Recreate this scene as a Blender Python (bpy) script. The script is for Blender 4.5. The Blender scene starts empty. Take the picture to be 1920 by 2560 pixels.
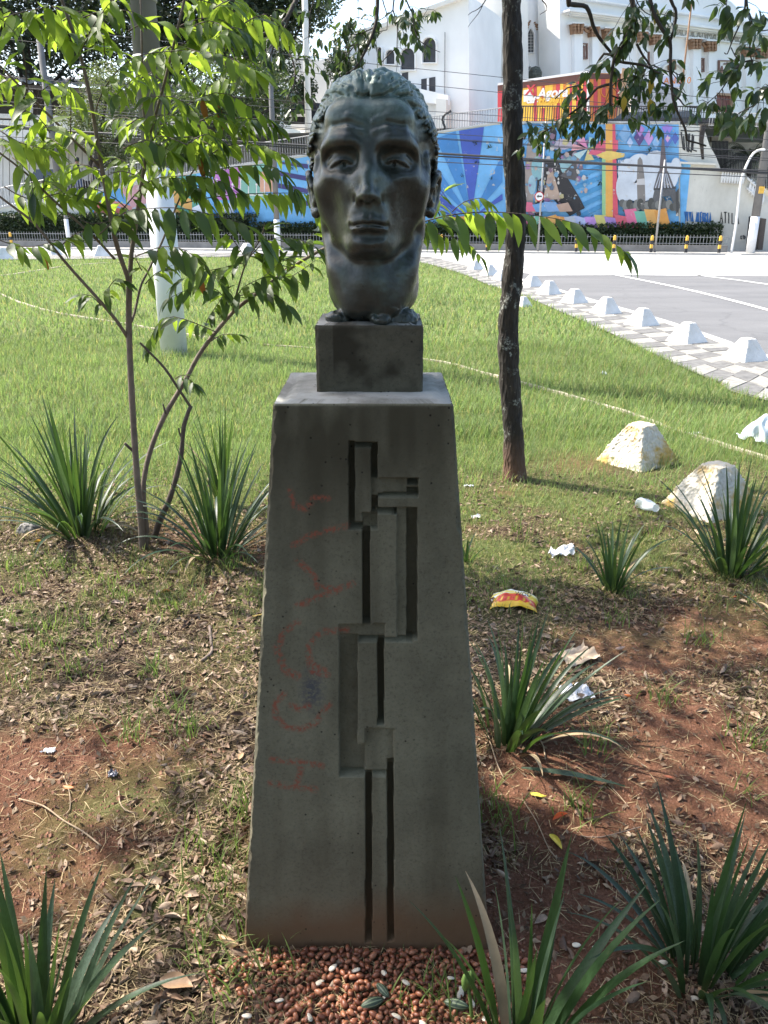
import bpy, math, random
import numpy as np
from mathutils import Vector, Matrix
R = math.radians
rnd = random.Random(7)
nr = np.random.RandomState(11)
C = bpy.context.scene.collection
SC = bpy.context.scene

# ---------------------------------------------------------------- camera, sky, sun, exposure
CAM_H = 1.6
PITCH = R(20.7)
FPX = 2010.0                      # focal length in pixels of the 1920 x 2560 photograph
cam = bpy.data.cameras.new('camera')
cam_o = bpy.data.objects.new('camera', cam)
C.objects.link(cam_o)
cam.sensor_fit = 'VERTICAL'
cam.sensor_height = 36.0
cam.sensor_width = 27.0
cam.lens = 36.0 * FPX / 2560.0
cam.clip_start = 0.05
cam.clip_end = 2000
cam_o.location = (0, 0, CAM_H)
cam_o.rotation_euler = (math.pi / 2 - PITCH, 0, 0)
SC.camera = cam_o

SUN_EL = R(50)
sun_vec = Vector((-0.90 * math.cos(SUN_EL), 0.436 * math.cos(SUN_EL), math.sin(SUN_EL)))   # towards the sun
world = bpy.data.worlds.new('World')
SC.world = world
world.use_nodes = True
wn = world.node_tree
wn.nodes.clear()
w_out = wn.nodes.new('ShaderNodeOutputWorld')
w_bg = wn.nodes.new('ShaderNodeBackground')
w_sky = wn.nodes.new('ShaderNodeTexSky')
w_sky.sky_type = 'NISHITA'
w_sky.sun_disc = False
w_sky.sun_elevation = SUN_EL
w_sky.sun_rotation = math.atan2(sun_vec.x, sun_vec.y)
w_sky.air_density = 1.0
w_sky.dust_density = 2.5
w_sky.ozone_density = 1.0
w_bg.inputs['Strength'].default_value = 0.145
wn.links.new(w_sky.outputs[0], w_bg.inputs[0])
wn.links.new(w_bg.outputs[0], w_out.inputs[0])

sun = bpy.data.lights.new('sun', 'SUN')
sun.energy = 3.7
sun.angle = R(0.5)
sun.color = (1.0, 0.94, 0.84)
sun_o = bpy.data.objects.new('sun', sun)
C.objects.link(sun_o)
sun_o.rotation_euler = sun_vec.to_track_quat('Z', 'Y').to_euler()

SC.view_settings.view_transform = 'Standard'
SC.view_settings.look = 'None'
SC.view_settings.gamma = 1.0
SC.view_settings.use_curve_mapping = False
SC.view_settings.exposure = 1.52
SC.render.engine = 'CYCLES'
SC.cycles.max_bounces = 6
SC.cycles.transparent_max_bounces = 8

# ---------------------------------------------------------------- helpers
_r = np.array((1.0, 0, 0))
_u = np.array((0, math.sin(PITCH), math.cos(PITCH)))
_f = np.array((0, math.cos(PITCH), -math.sin(PITCH)))
CAMP = np.array((0, 0, CAM_H))

def ray(px, py):
    return _f * FPX + _r * (px - 960.0) + _u * (1280.0 - py)

def gnd(px, py, z=0.0):
    """the place on the ground (height z) seen at this spot of the photograph"""
    d = ray(px, py)
    t = (z - CAM_H) / d[2]
    return CAMP + d * t

def atY(px, py, Y):
    d = ray(px, py)
    return CAMP + d * (Y / d[1])

def onpl(px, py, P, N):
    d = ray(px, py)
    P = np.array(P, float); N = np.array(N, float)
    t = np.dot(P - CAMP, N) / np.dot(d, N)
    return CAMP + d * t

def pxof(p):
    v = np.array(p, float) - CAMP
    z = v @ _f
    return 960 + FPX * (v @ _r) / z, 1280 - FPX * (v @ _u) / z

def tag(o, label=None, cat=None, group=None, kind=None):
    if label: o['label'] = label
    if cat: o['category'] = cat
    if group: o['group'] = group
    if kind: o['kind'] = kind
    return o

def empty(name, loc=(0, 0, 0), rz=0.0, label=None, cat=None, group=None):
    o = bpy.data.objects.new(name, None)
    o.empty_display_size = 0.1
    o.location = loc
    o.rotation_euler = (0, 0, rz)
    C.objects.link(o)
    return tag(o, label, cat, group)

def link(name, me, parent=None, loc=None):
    o = bpy.data.objects.new(name, me)
    C.objects.link(o)
    if parent is not None: o.parent = parent
    if loc is not None: o.location = loc
    return o

def mesh_np(name, V, F, mats=(), midx=None, smooth=True, col=None, uv=None):
    """V (n,3), F (m,k) uniform polygons, from numpy arrays"""
    V = np.ascontiguousarray(V, dtype=np.float32); F = np.ascontiguousarray(F, dtype=np.int32)
    me = bpy.data.meshes.new(name)
    n, m, k = len(V), len(F), F.shape[1]
    me.vertices.add(n); me.vertices.foreach_set('co', V.ravel())
    me.loops.add(m * k); me.loops.foreach_set('vertex_index', F.ravel())
    me.polygons.add(m)
    me.polygons.foreach_set('loop_start', np.arange(0, m * k, k, dtype=np.int32))
    me.polygons.foreach_set('loop_total', np.full(m, k, dtype=np.int32))
    if midx is not None: me.polygons.foreach_set('material_index', np.asarray(midx, dtype=np.int32))
    me.polygons.foreach_set('use_smooth', np.full(m, smooth, dtype=bool))
    for a in mats: me.materials.append(a)
    me.update(calc_edges=True)
    if col is not None:
        for cn, cv in col.items():
            ca = me.color_attributes.new(cn, 'FLOAT_COLOR', 'POINT')
            ca.data.foreach_set('color', np.ascontiguousarray(cv, dtype=np.float32).ravel())
    return me

class MB:
    """collects shapes into one mesh"""
    def __init__(s): s.v = []; s.f = []; s.m = []
    def add(s, V, F, m=0):
        b = len(s.v)
        s.v += [tuple(float(c) for c in v) for v in V]
        s.f += [tuple(b + i for i in f) for f in F]
        s.m += [m] * len(F)
        return s
    def box(s, c, size, rz=0.0, m=0, rx=0.0):
        x, y, z = [a / 2 for a in size]
        P = [Vector((sx * x, sy * y, sz * z)) for sz in (-1, 1) for sy in (-1, 1) for sx in (-1, 1)]
        M = Matrix.Rotation(rz, 3, 'Z') @ Matrix.Rotation(rx, 3, 'X')
        P = [M @ p + Vector(c) for p in P]
        return s.add(P, [(0, 2, 3, 1), (4, 5, 7, 6), (0, 1, 5, 4), (2, 6, 7, 3), (0, 4, 6, 2), (1, 3, 7, 5)], m)
    def hexa(s, bottom, top, m=0):
        """bottom and top: four points each, counter-clockwise"""
        n = len(bottom)
        return s.add(list(bottom) + list(top), [tuple(reversed(range(n))), tuple(range(n, 2 * n))] +
                     [(i, (i + 1) % n, n + (i + 1) % n, n + i) for i in range(n)], m)
    def tube(s, pts, rad, seg=8, m=0, caps=True):
        pts = [Vector(p) for p in pts]
        if not hasattr(rad, '__len__'): rad = [rad] * len(pts)
        prev = None; rings = []
        for i, p in enumerate(pts):
            t = (pts[min(i + 1, len(pts) - 1)] - pts[max(i - 1, 0)])
            if t.length < 1e-9: t = Vector((0, 0, 1))
            t.normalize()
            if prev is None:
                a = Vector((1, 0, 0)) if abs(t.x) < .8 else Vector((0, 1, 0))
                u = t.cross(a).normalized()
            else:
                u = (prev - t * prev.dot(t))
                u = u.normalized() if u.length > 1e-6 else t.orthogonal().normalized()
            prev = u; w = t.cross(u)
            rings.append([p + (u * math.cos(2 * math.pi * k / seg) + w * math.sin(2 * math.pi * k / seg)) * rad[i] for k in range(seg)])
        V = [q for r in rings for q in r]
        F = []
        for i in range(len(rings) - 1):
            for k in range(seg):
                F.append((i * seg + k, i * seg + (k + 1) % seg, (i + 1) * seg + (k + 1) % seg, (i + 1) * seg + k))
        if caps:
            F.append(tuple(reversed(range(seg)))); F.append(tuple(range((len(rings) - 1) * seg, len(rings) * seg)))
        return s.add(V, F, m)
    def lathe(s, prof, c=(0, 0, 0), seg=16, m=0):
        """prof: list of (radius, z)"""
        V = []; F = []
        for r, z in prof:
            for k in range(seg):
                a = 2 * math.pi * k / seg
                V.append((c[0] + r * math.cos(a), c[1] + r * math.sin(a), c[2] + z))
        for i in range(len(prof) - 1):
            for k in range(seg):
                F.append((i * seg + k, i * seg + (k + 1) % seg, (i + 1) * seg + (k + 1) % seg, (i + 1) * seg + k))
        F.append(tuple(reversed(range(seg)))); F.append(tuple(range((len(prof) - 1) * seg, len(prof) * seg)))
        return s.add(V, F, m)
    def mesh(s, name, mats, smooth=False):
        me = bpy.data.meshes.new(name)
        me.from_pydata(s.v, [], s.f)
        for a in (mats if isinstance(mats, (list, tuple)) else [mats]): me.materials.append(a)
        me.polygons.foreach_set('material_index', s.m)
        me.polygons.foreach_set('use_smooth', [smooth] * len(s.f))
        me.update()
        return me
    def build(s, name, mats, parent=None, smooth=False):
        return link(name, s.mesh(name, mats, smooth), parent)

def fbm(P, seed=0, octaves=4, scale=1.0):
    """cheap smooth noise on points (n,d): value noise on a lattice, summed"""
    P = np.asarray(P, dtype=np.float64) * scale
    out = np.zeros(P.shape[0]); amp = 1.0; tot = 0.0
    d = P.shape[1]
    for o in range(octaves):
        Q = P * (2 ** o) + 17.3 * o + seed * 3.71
        I = np.floor(Q).astype(np.int64); f = Q - I; f = f * f * (3 - 2 * f)
        acc = np.zeros(P.shape[0])
        for c in range(2 ** d):
            w = np.ones(P.shape[0]); h = np.full(P.shape[0], seed * 7919 + o * 104729, dtype=np.int64)
            for k in range(d):
                b = (c >> k) & 1
                w = w * (f[:, k] if b else 1 - f[:, k])
                h = h * 31 + (I[:, k] + b) * (73856093, 19349663, 83492791)[k]
            h = (h ^ (h >> 13)) * 1274126177
            h = (h ^ (h >> 16)) & 0xFFFF
            acc += w * (h / 65535.0)
        out += acc * amp; tot += amp; amp *= 0.5
    return out / tot

# ---------------------------------------------------------------- materials
def mat(name):
    m = bpy.data.materials.new(name); m.use_nodes = True
    nt = m.node_tree
    b = nt.nodes['Principled BSDF']
    return m, nt, b

def N(nt, t, **kw):
    n = nt.nodes.new(t)
    for k, v in kw.items():
        if k in n.inputs.keys(): n.inputs[k].default_value = v
        else: setattr(n, k, v)
    return n

def noise(nt, scale, detail=4, rough=.55, coord='Object', dist=0.0, stretch=None):
    tc = N(nt, 'ShaderNodeTexCoord')
    src = tc.outputs[coord]
    if stretch:
        mp = N(nt, 'ShaderNodeMapping'); mp.inputs['Scale'].default_value = stretch
        nt.links.new(src, mp.inputs[0]); src = mp.outputs[0]
    n = N(nt, 'ShaderNodeTexNoise', Scale=scale, Detail=detail, Roughness=rough, Distortion=dist)
    nt.links.new(src, n.inputs['Vector'])
    return n

def ramp(nt, fac, stops, interp='LINEAR'):
    r = N(nt, 'ShaderNodeValToRGB')
    r.color_ramp.interpolation = interp
    el = r.color_ramp.elements
    while len(el) < len(stops): el.new(0.5)
    for e, (p, c) in zip(el, stops):
        e.position = p; e.color = (*c, 1) if len(c) == 3 else c
    nt.links.new(fac, r.inputs[0])
    return r.outputs[0]

def mixc(nt, fac, a, b, mode='MIX'):
    m = N(nt, 'ShaderNodeMix', data_type='RGBA', blend_type=mode)
    if hasattr(fac, 'links'): nt.links.new(fac, m.inputs[0])
    else: m.inputs[0].default_value = fac
    for v, i in ((a, 6), (b, 7)):
        if hasattr(v, 'links'): nt.links.new(v, m.inputs[i])
        else: m.inputs[i].default_value = (*v, 1) if len(v) == 3 else v
    return m.outputs[2]

def bump(nt, b, h, strength=.3, dist=.01, prev=None):
    n = N(nt, 'ShaderNodeBump', Strength=strength, Distance=dist)
    nt.links.new(h, n.inputs['Height'])
    if prev is not None: nt.links.new(prev, n.inputs['Normal'])
    nt.links.new(n.outputs[0], b.inputs['Normal'])
    return n.outputs[0]

def simple(name, colr, rough=.7, var=.12, scale=8.0, metal=0.0, bmp=0.0, bscale=60, spec=None, bdist=.005):
    m, nt, b = mat(name)
    n = noise(nt, scale)
    lo = tuple(max(0, c * (1 - var)) for c in colr); hi = tuple(min(1, c * (1 + var)) for c in colr)
    nt.links.new(ramp(nt, n.outputs[0], [(.3, lo), (.7, hi)]), b.inputs['Base Color'])
    b.inputs['Roughness'].default_value = rough
    b.inputs['Metallic'].default_value = metal
    if spec is not None: b.inputs['Specular IOR Level'].default_value = spec
    if bmp: bump(nt, b, noise(nt, bscale, 6).outputs[0], bmp, bdist)
    return m

def leafmat(name, colr, trans, rough=.45, var=.25, tw=.35):
    """leaf: glossy face colour plus light through the blade; varies per object"""
    m, nt, b = mat(name)
    oi = N(nt, 'ShaderNodeObjectInfo')
    n = noise(nt, 9.0, 3)
    ad = N(nt, 'ShaderNodeMath', operation='ADD'); nt.links.new(oi.outputs['Random'], ad.inputs[0]); nt.links.new(n.outputs[0], ad.inputs[1])
    ml = N(nt, 'ShaderNodeMath', operation='MULTIPLY'); nt.links.new(ad.outputs[0], ml.inputs[0]); ml.inputs[1].default_value = .5
    c = ramp(nt, ml.outputs[0], [(.2, tuple(x * (1 - var) for x in colr)), (.8, tuple(x * (1 + var) for x in colr))])
    t = ramp(nt, ml.outputs[0], [(.2, tuple(x * (1 - var) for x in trans)), (.8, tuple(x * (1 + var) for x in trans))])
    nt.links.new(c, b.inputs['Base Color']); b.inputs['Roughness'].default_value = rough
    tr = N(nt, 'ShaderNodeBsdfTranslucent'); nt.links.new(t, tr.inputs[0])
    mx = N(nt, 'ShaderNodeMixShader'); mx.inputs[0].default_value = tw
    nt.links.new(b.outputs[0], mx.inputs[1]); nt.links.new(tr.outputs[0], mx.inputs[2])
    nt.links.new(mx.outputs[0], nt.nodes['Material Output'].inputs[0])
    return m
# ---------------------------------------------------------------- the bronze bust: signed distance sculpture turned into one mesh
class Sculpt:
    def __init__(s, lo, hi, h):
        s.lo = np.array(lo, float); s.h = h
        s.n = np.ceil((np.array(hi) - s.lo) / h).astype(int) + 1
        s.ax = [s.lo[i] + h * np.arange(s.n[i]) for i in range(3)]
        s.D = np.full(s.n, 1.0, dtype=np.float32)
    def _box(s, lo, hi):
        sl = []
        for i in range(3):
            a = int(max(0, math.floor((lo[i] - s.lo[i]) / s.h))); b = int(min(s.n[i], math.ceil((hi[i] - s.lo[i]) / s.h) + 1))
            if b <= a: return None, None
            sl.append(slice(a, b))
        g = np.meshgrid(s.ax[0][sl[0]], s.ax[1][sl[1]], s.ax[2][sl[2]], indexing='ij')
        return tuple(sl), [q.astype(np.float32) for q in g]
    def _comb(s, sl, d, k, sub):
        a = s.D[sl]
        if sub:
            h = np.maximum(k - np.abs(-d - a), 0) / k
            s.D[sl] = np.maximum(a, -d) + h * h * k * .25
        else:
            h = np.maximum(k - np.abs(a - d), 0) / k
            s.D[sl] = np.minimum(a, d) - h * h * k * .25
    def ell(s, c, r, k=.01, sub=False, rot=None):
        c = np.array(c, float); r = np.array(r, float); m = k + 3 * s.h
        R_ = max(r) if rot is not None else None
        ext = np.array([R_] * 3) if rot is not None else r
        sl, g = s._box(c - ext - m, c + ext + m)
        if sl is None: return
        p = [g[i] - c[i] for i in range(3)]
        if rot is not None:
            M = np.array(rot)
            p = [M[i][0] * p[0] + M[i][1] * p[1] + M[i][2] * p[2] for i in range(3)]
        k0 = np.sqrt(sum((p[i] / r[i]) ** 2 for i in range(3)) + 1e-12)
        k1 = np.sqrt(sum((p[i] / r[i] ** 2) ** 2 for i in range(3)) + 1e-12)
        s._comb(sl, k0 * (k0 - 1) / k1, k, sub)
    def cap(s, a, b, ra, rb, k=.006, sub=False):
        a = np.array(a, float); b = np.array(b, float); m = max(ra, rb) + k + 3 * s.h
        sl, g = s._box(np.minimum(a, b) - m, np.maximum(a, b) + m)
        if sl is None: return
        ba = b - a; L = max(1e-9, ba @ ba)
        p = [g[i] - a[i] for i in range(3)]
        t = np.clip((p[0] * ba[0] + p[1] * ba[1] + p[2] * ba[2]) / L, 0, 1)
        d = np.sqrt(sum((p[i] - t * ba[i]) ** 2 for i in range(3))) - (ra + (rb - ra) * t)
        s._comb(sl, d, k, sub)
    def chain(s, pts, rad, k=.006, sub=False):
        if not hasattr(rad, '__len__'): rad = [rad] * len(pts)
        for i in range(len(pts) - 1): s.cap(pts[i], pts[i + 1], rad[i], rad[i + 1], k, sub)
    def blur(s, n):
        D = np.clip(s.D, -.02, .02)
        for _ in range(n):
            for ax in range(3):
                a = np.moveaxis(D, ax, 0)
                b = a.copy()
                b[1:-1] = a[1:-1] * .5 + (a[:-2] + a[2:]) * .25
                D = np.moveaxis(b, 0, ax)
        s.D = np.ascontiguousarray(D)
    def nets(s):
        D = s.D; n = s.n
        ins = D < 0
        nc = n - 1
        cnt = np.zeros(nc, dtype=np.int8)
        for dx in (0, 1):
            for dy in (0, 1):
                for dz in (0, 1):
                    cnt += ins[dx:dx + nc[0], dy:dy + nc[1], dz:dz + nc[2]]
        act = (cnt > 0) & (cnt < 8)
        idx = -np.ones(nc, dtype=np.int64)
        I = np.argwhere(act); idx[act] = np.arange(len(I))
        acc = np.zeros((len(I), 3)); w = np.zeros(len(I))
        cs = [(x, y, z) for x in (0, 1) for y in (0, 1) for z in (0, 1)]
        for a in cs:
            for ax in range(3):
                if a[ax]: continue
                b = list(a); b[ax] = 1
                da = D[I[:, 0] + a[0], I[:, 1] + a[1], I[:, 2] + a[2]].astype(float)
                db = D[I[:, 0] + b[0], I[:, 1] + b[1], I[:, 2] + b[2]].astype(float)
                cr = (da < 0) != (db < 0)
                t = np.where(cr, da / np.where(cr, da - db, 1), 0)
                P = np.tile(np.array(a, float), (len(I), 1)); P[:, ax] += t
                acc[cr] += P[cr]; w[cr] += 1
        V = s.lo + (I + acc / w[:, None]) * s.h
        F = []
        for ax in range(3):
            u, v = (ax + 1) % 3, (ax + 2) % 3
            sh = [slice(None)] * 3; sh2 = [slice(None)] * 3
            sh[ax] = slice(0, n[ax] - 1); sh2[ax] = slice(1, n[ax])
            A = ins[tuple(sh)]; B = ins[tuple(sh2)]
            E = np.argwhere(A != B)
            ok = (E[:, u] > 0) & (E[:, v] > 0) & (E[:, u] < n[u] - 1) & (E[:, v] < n[v] - 1)
            E = E[ok]
            q = []
            for du, dv in ((-1, -1), (0, -1), (0, 0), (-1, 0)):
                e = E.copy(); e[:, u] += du; e[:, v] += dv
                q.append(idx[e[:, 0], e[:, 1], e[:, 2]])
            q = np.stack(q, 1)
            fl = A[E[:, 0], E[:, 1], E[:, 2]]
            q[~fl] = q[~fl][:, ::-1]
            F.append(q)
        return V, np.concatenate(F)

def sculpt_bust():
    # x to the viewer's right, second axis = forward (towards the viewer), third = up; metres, origin at the foot of the neck
    S = Sculpt((-.15, -.19, -.012), (.15, .18, .50), .0015)
    # big masses
    S.ell((0, -.022, .322), (.110, .142, .116), .01)
    S.ell((0, .006, .262), (.105, .112, .115), .03)
    S.ell((0, .030, .210), (.089, .086, .070), .035)
    S.ell((0, .052, .172), (.048, .064, .042), .03)
    for sx in (-1, 1):
        S.ell((sx * .062, .0, .195), (.034, .060, .055), .025)      # jaw corner
        S.ell((sx * .062, .050, .262), (.031, .028, .030), .06)     # cheekbone
        S.ell((sx * .040, .036, .176), (.034, .042, .028), .03)
    # neck, wide and long, rounded in at its foot
    for z, r1, r2 in ((.048, .086, .088), (.075, .085, .086), (.115, .083, .084), (.15, .086, .088)):
        S.ell((0, -.018, z), (r1, r2, .055), .035)
    S.ell((0, .004, .078), (.058, .076, .074), .03)
    for sx in (-1, 1):
        S.chain([(sx * .072, -.012, .175), (sx * .060, .030, .10), (sx * .036, .056, .025)], [.018, .016, .012], .035)
    S.chain([(-.088, .030, .168), (-.070, .066, .140), (-.040, .098, .118), (0, .118, .107), (.040, .098, .118), (.070, .066, .140), (.088, .030, .168)], [.008, .010, .012, .013, .012, .010, .008], .030, True)
    # chin
    S.ell((0, .096, .154), (.029, .025, .021), .022)
    S.ell((-.014, .106, .152), (.013, .011, .010), .016)
    S.ell((.015, .106, .152), (.013, .011, .010), .016)
    S.chain([(-.060, .038, .170), (-.028, .080, .148), (.028, .080, .148), (.060, .038, .170)], .011, .03)
    # muzzle
    S.ell((0, .090, .200), (.040, .033, .034), .026)
    for sx in (-1, 1):
        S.ell((sx * .082, .104, .198), (.018, .028, .040), .050, True)    # hollow cheek
        S.ell((sx * .107, .066, .300), (.014, .034, .030), .03, True)      # temple
        S.chain([(sx * .0265, .128, .240), (sx * .040, .118, .220), (sx * .047, .107, .196)], [.0008, .0012, .0005], .018, True)
        S.ell((sx * .042, .084, .366), (.036, .026, .026), .03)            # forehead boss
        S.chain([(sx * .016, .115, .314), (sx * .038, .116, .325), (sx * .060, .103, .326), (sx * .076, .081, .312), (sx * .084, .064, .294)], [.009, .0105, .0105, .009, .006], .018)
        S.chain([(sx * .008, .127, .334), (sx * .007, .125, .318)], .0018, .008, True)
        S.ell((sx * .046, .124, .290), (.034, .031, .0230), .014, True)    # socket
        S.ell((sx * .027, .128, .294), (.011, .026, .016), .012, True)
        S.ell((sx * .074, .100, .292), (.017, .026, .017), .014, True)
    # nose
    S.chain([(0, .108, .318), (0, .1155, .298), (0, .129, .270), (0, .1405, .240)], [.0125, .0098, .0100, .0115], .012)
    S.ell((0, .1440, .2345), (.0125, .0120, .0100), .008)
    for sx in (-1, 1):
        S.chain([(sx * .008, .112, .292), (sx * .013, .114, .266), (sx * .0165, .115, .245)], [.005, .0090, .012], .016)
        S.ell((sx * .0155, .1260, .2305), (.0078, .0150, .0092), .010)
    S.blur(16)
    for sx in (-1, 1):
        S.ell((sx * .0092, .1375, .2185), (.0045, .0085, .0060), .004, True)
        S.chain([(sx * .0255, .134, .236), (sx * .0262, .124, .229), (sx * .025, .119, .223)], .0010, .006, True)
        S.chain([(sx * .010, .1185, .337), (sx * .035, .116, .3445), (sx * .060, .1035, .3415)], [.0005, .0014, .0005], .012)
        S.chain([(sx * .010, .114, .355), (sx * .035, .1105, .3625), (sx * .064, .096, .3580)], [.0005, .0014, .0005], .012)
        S.chain([(sx * .010, .1255, .346), (sx * .035, .1215, .3535), (sx * .062, .1085, .3500)], [.0002, .0008, .0002], .008, True)
    S.chain([(0, .142, .2265), (0, .126, .2185)], [.0046, .0052], .006)
    # mouth
    S.chain([(-.031, .1095, .1835), (-.020, .1180, .1882), (-.007, .1235, .1915), (0, .1225, .1900), (.007, .1235, .1915), (.020, .1180, .1882), (.031, .1095, .1835)], [.0016, .0032, .0040, .0036, .0040, .0032, .0016], .014)
    S.chain([(-.027, .1095, .1805), (-.014, .1190, .1775), (0, .1225, .1765), (.014, .1190, .1775), (.027, .1095, .1805)], [.0020, .0044, .0054, .0044, .0020], .012)
    S.chain([(-.031, .1170, .1806), (-.019, .1265, .1836), (-.007, .1315, .1850), (0, .1310, .1838), (.007, .1315, .1850), (.019, .1265, .1836), (.031, .1170, .1806)], .0026, .0035, True)
    S.chain([(-.022, .121, .1650), (0, .1275, .1645), (.022, .121, .1650)], [.003, .0055, .003], .014, True)
    S.chain([(0, .1330, .216), (0, .1340, .200)], .0028, .008, True)
    for sx in (-1, 1):
        S.ell((sx * .036, .114, .1815), (.003, .004, .003), .008, True)
    # eyeballs and lids
    def sm(pts, rad):
        P_ = np.array(pts, float); t = np.linspace(0, len(P_) - 1, 17); i = np.arange(len(P_))
        Q = np.stack([np.polyval(np.polyfit(i, P_[:, k], 4 if len(P_) > 4 else 3), t) for k in range(3)], 1)
        return [tuple(q) for q in Q], list(np.interp(t, i, rad))
    for sx in (-1, 1):
        S.ell((sx * .047, .0685, .2855), (.0265, .0265, .0240), .003)
        up = [(sx * .0205, .0870, .2810), (sx * .030, .0940, .2892), (sx * .044, .0975, .2935), (sx * .059, .0935, .2912), (sx * .0745, .0790, .2800)]
        lw = [(sx * .0205, .0870, .2800), (sx * .033, .0925, .2745), (sx * .047, .0945, .2722), (sx * .061, .0895, .2744), (sx * .0745, .0785, .2808)]
        S.chain(*sm(up, [.0020, .0032, .0038, .0034, .0024]), .0025)
        S.chain(*sm(lw, [.0018, .0024, .0027, .0024, .0018]), .0025)
        S.chain(*sm([(p[0], p[1] - .007, p[2] + .0075) for p in up], [.003, .004, .0045, .0045, .003]), .008)
        S.chain([(sx * .030, .096, .268), (sx * .047, .097, .262), (sx * .063, .088, .264)], [.003, .004, .003], .012)
        S.ell((sx * .0450, .0975, .2865), (.0085, .0030, .0085), .002, True)              # carved iris
        S.ell((sx * .0450, .0935, .2865), (.0028, .0042, .0028), .001, True)
    S.blur(1)
    # ears
    for sx in (-1, 1):
        x0 = sx * .108
        S.ell((x0 + sx * .004, -.018, .238), (.011, .024, .035), .008)
        dx, dz = .006, -.007
        rim = [(.103, .006, .240), (.110, .008, .258), (.117, .000, .278), (.121, -.018, .285), (.122, -.036, .276), (.121, -.042, .256), (.118, -.034, .232), (.112, -.020, .214), (.107, -.006, .207), (.102, .004, .212)]
        S.chain([(sx * (a + dx), b, c * .93 + .010) for a, b, c in rim], [.0045, .005, .0058, .006, .006, .0058, .0055, .0065, .0085, .006], .004)
        S.chain([(sx * .119, -.008, .257), (sx * .122, -.024, .253), (sx * .121, -.028, .239), (sx * .118, -.020, .224)], [.003, .0042, .0042, .004], .004)
        S.ell((sx * .124, -.006, .236), (.011, .0105, .0135), .004, True)
        S.ell((sx * .108, .008, .230), (.006, .005, .008), .004)
    # hair: a cap with hundreds of combed locks
    hc = np.array((0, -.024, .312)); hr = np.array((.1230, .150, .1290))
    def t0(a):                                                     # hairline polar angle from the forward axis
        a = math.degrees(a)
        if a > 90: a = 180 - a
        xs = (-60, -30, -5, 20, 40, 55, 70, 80, 90); ys = (104, 94, 80, 66, 56, 50, 46, 44, 45)
        return R(float(np.interp(a, xs, ys)))
    def P(a, t, off):
        d = np.array((math.cos(a) * math.sin(t), math.cos(t), math.sin(a) * math.sin(t)))
        n = d / hr; n /= np.linalg.norm(n)
        return hc + d * hr + n * off
    g = random.Random(5)
    # undercap
    for ia in range(-40, 221, 10):
        a = R(ia); t = t0(a) + R(9)
        while t < R(172):
            S.ell(P(a, t, -.016), (.017, .017, .017), .010); t += R(11)
    def lock(a, t, L, w, lift=.0, swirl=0.0, up=0.0, k=.0025):
        n = 6; pts = []; rad = []
        ph = g.uniform(0, 6.28); am = g.uniform(.02, .085)
        for i in range(n):
            s = i / (n - 1)
            aa = a + am * math.sin(ph + 4.2 * s) + swirl * s
            tt = t + L * s
            if tt > R(176): break
            off = -.004 + w * .35 + lift * math.sin(math.pi * min(1, s * 1.15)) + up * (1 - s) ** 2
            pts.append(P(aa, tt, off)); rad.append(w * (.55 + .9 * math.sin(math.pi * (.12 + .80 * s))) * .62)
        if len(pts) > 1: S.chain(pts, rad, k)
    # back and sides, row after row
    for row in range(0, 11):
        for ia in np.arange(-48, 229, 4.3):
            a = R(ia + g.uniform(-2.5, 2.5)); t = t0(a) + R(row * 10.5 + g.uniform(-4, 4)) + R(1)
            side = abs(math.cos(a))
            lock(a, t, R(g.uniform(20, 34)), g.uniform(.0042, .0066) * (1 - .2 * side), g.uniform(.001, .006), g.uniform(-.2, .2), 0, .0012)
    # short tight curls over the temples
    for sx in (0, 1):
        for q in range(50):
            ia = g.uniform(-42, 42); a = R(ia if not sx else 180 - ia); t = t0(a) + R(g.uniform(-1, 30))
            c0 = P(a, t, .001); r0 = g.uniform(.004, .007); ph = g.uniform(0, 6.28)
            ta = P(a + .05, t, .001) - c0; ta /= np.linalg.norm(ta); tb = P(a, t + .05, .001) - c0; tb /= np.linalg.norm(tb)
            pts = [c0 + ta * r0 * math.cos(ph + u) * (1 - u / 9) + tb * r0 * math.sin(ph + u) * (1 - u / 9) for u in (0, 1, 2, 3, 4)]
            S.chain(pts, [.0022, .003, .003, .0026, .0018], .002)
    # the front: thick locks standing up from the hairline and falling to both sides
    for ia, w, lift, sw, up in ((60, .014, .012, -.30, .004), (68, .017, .017, -.34, .007), (77, .019, .021, -.26, .012), (86, .021, .023, -.06, .015), (95, .021, .022, .16, .014),
                                (104, .020, .020, .26, .011), (113, .018, .014, .34, .007), (122, .015, .009, .30, .003), (50, .013, .008, -.26, .002), (131, .013, .007, .24, .0),
                                (40, .011, .005, -.12, .0), (141, .011, .005, .12, .0)):
        for j in range(7):
            a = R(ia + (j - 3) * 1.7 + g.uniform(-2.2, 2.2))
            lock(a, t0(a) + R(-2 + 1.2 * abs(j - 3) + g.uniform(-1, 1)), R(g.uniform(24, 40)), w * (.30, .36, .46, .52, .46, .36, .30)[j] * g.uniform(.85, 1.15), lift * .68 * g.uniform(.4, 1.1), sw + g.uniform(-.22, .22), up * .7 * g.uniform(.3, 1.1), .0022)
    for q in range(46):                                           # second tier behind the front
        ia = g.uniform(50, 130); a = R(ia)
        lock(a, t0(a) + R(g.uniform(22, 44)), R(g.uniform(22, 34)), g.uniform(.008, .0115), g.uniform(.004, .010), (.2 if ia > 90 else -.2) + g.uniform(-.1, .1), 0, .002)
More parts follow.
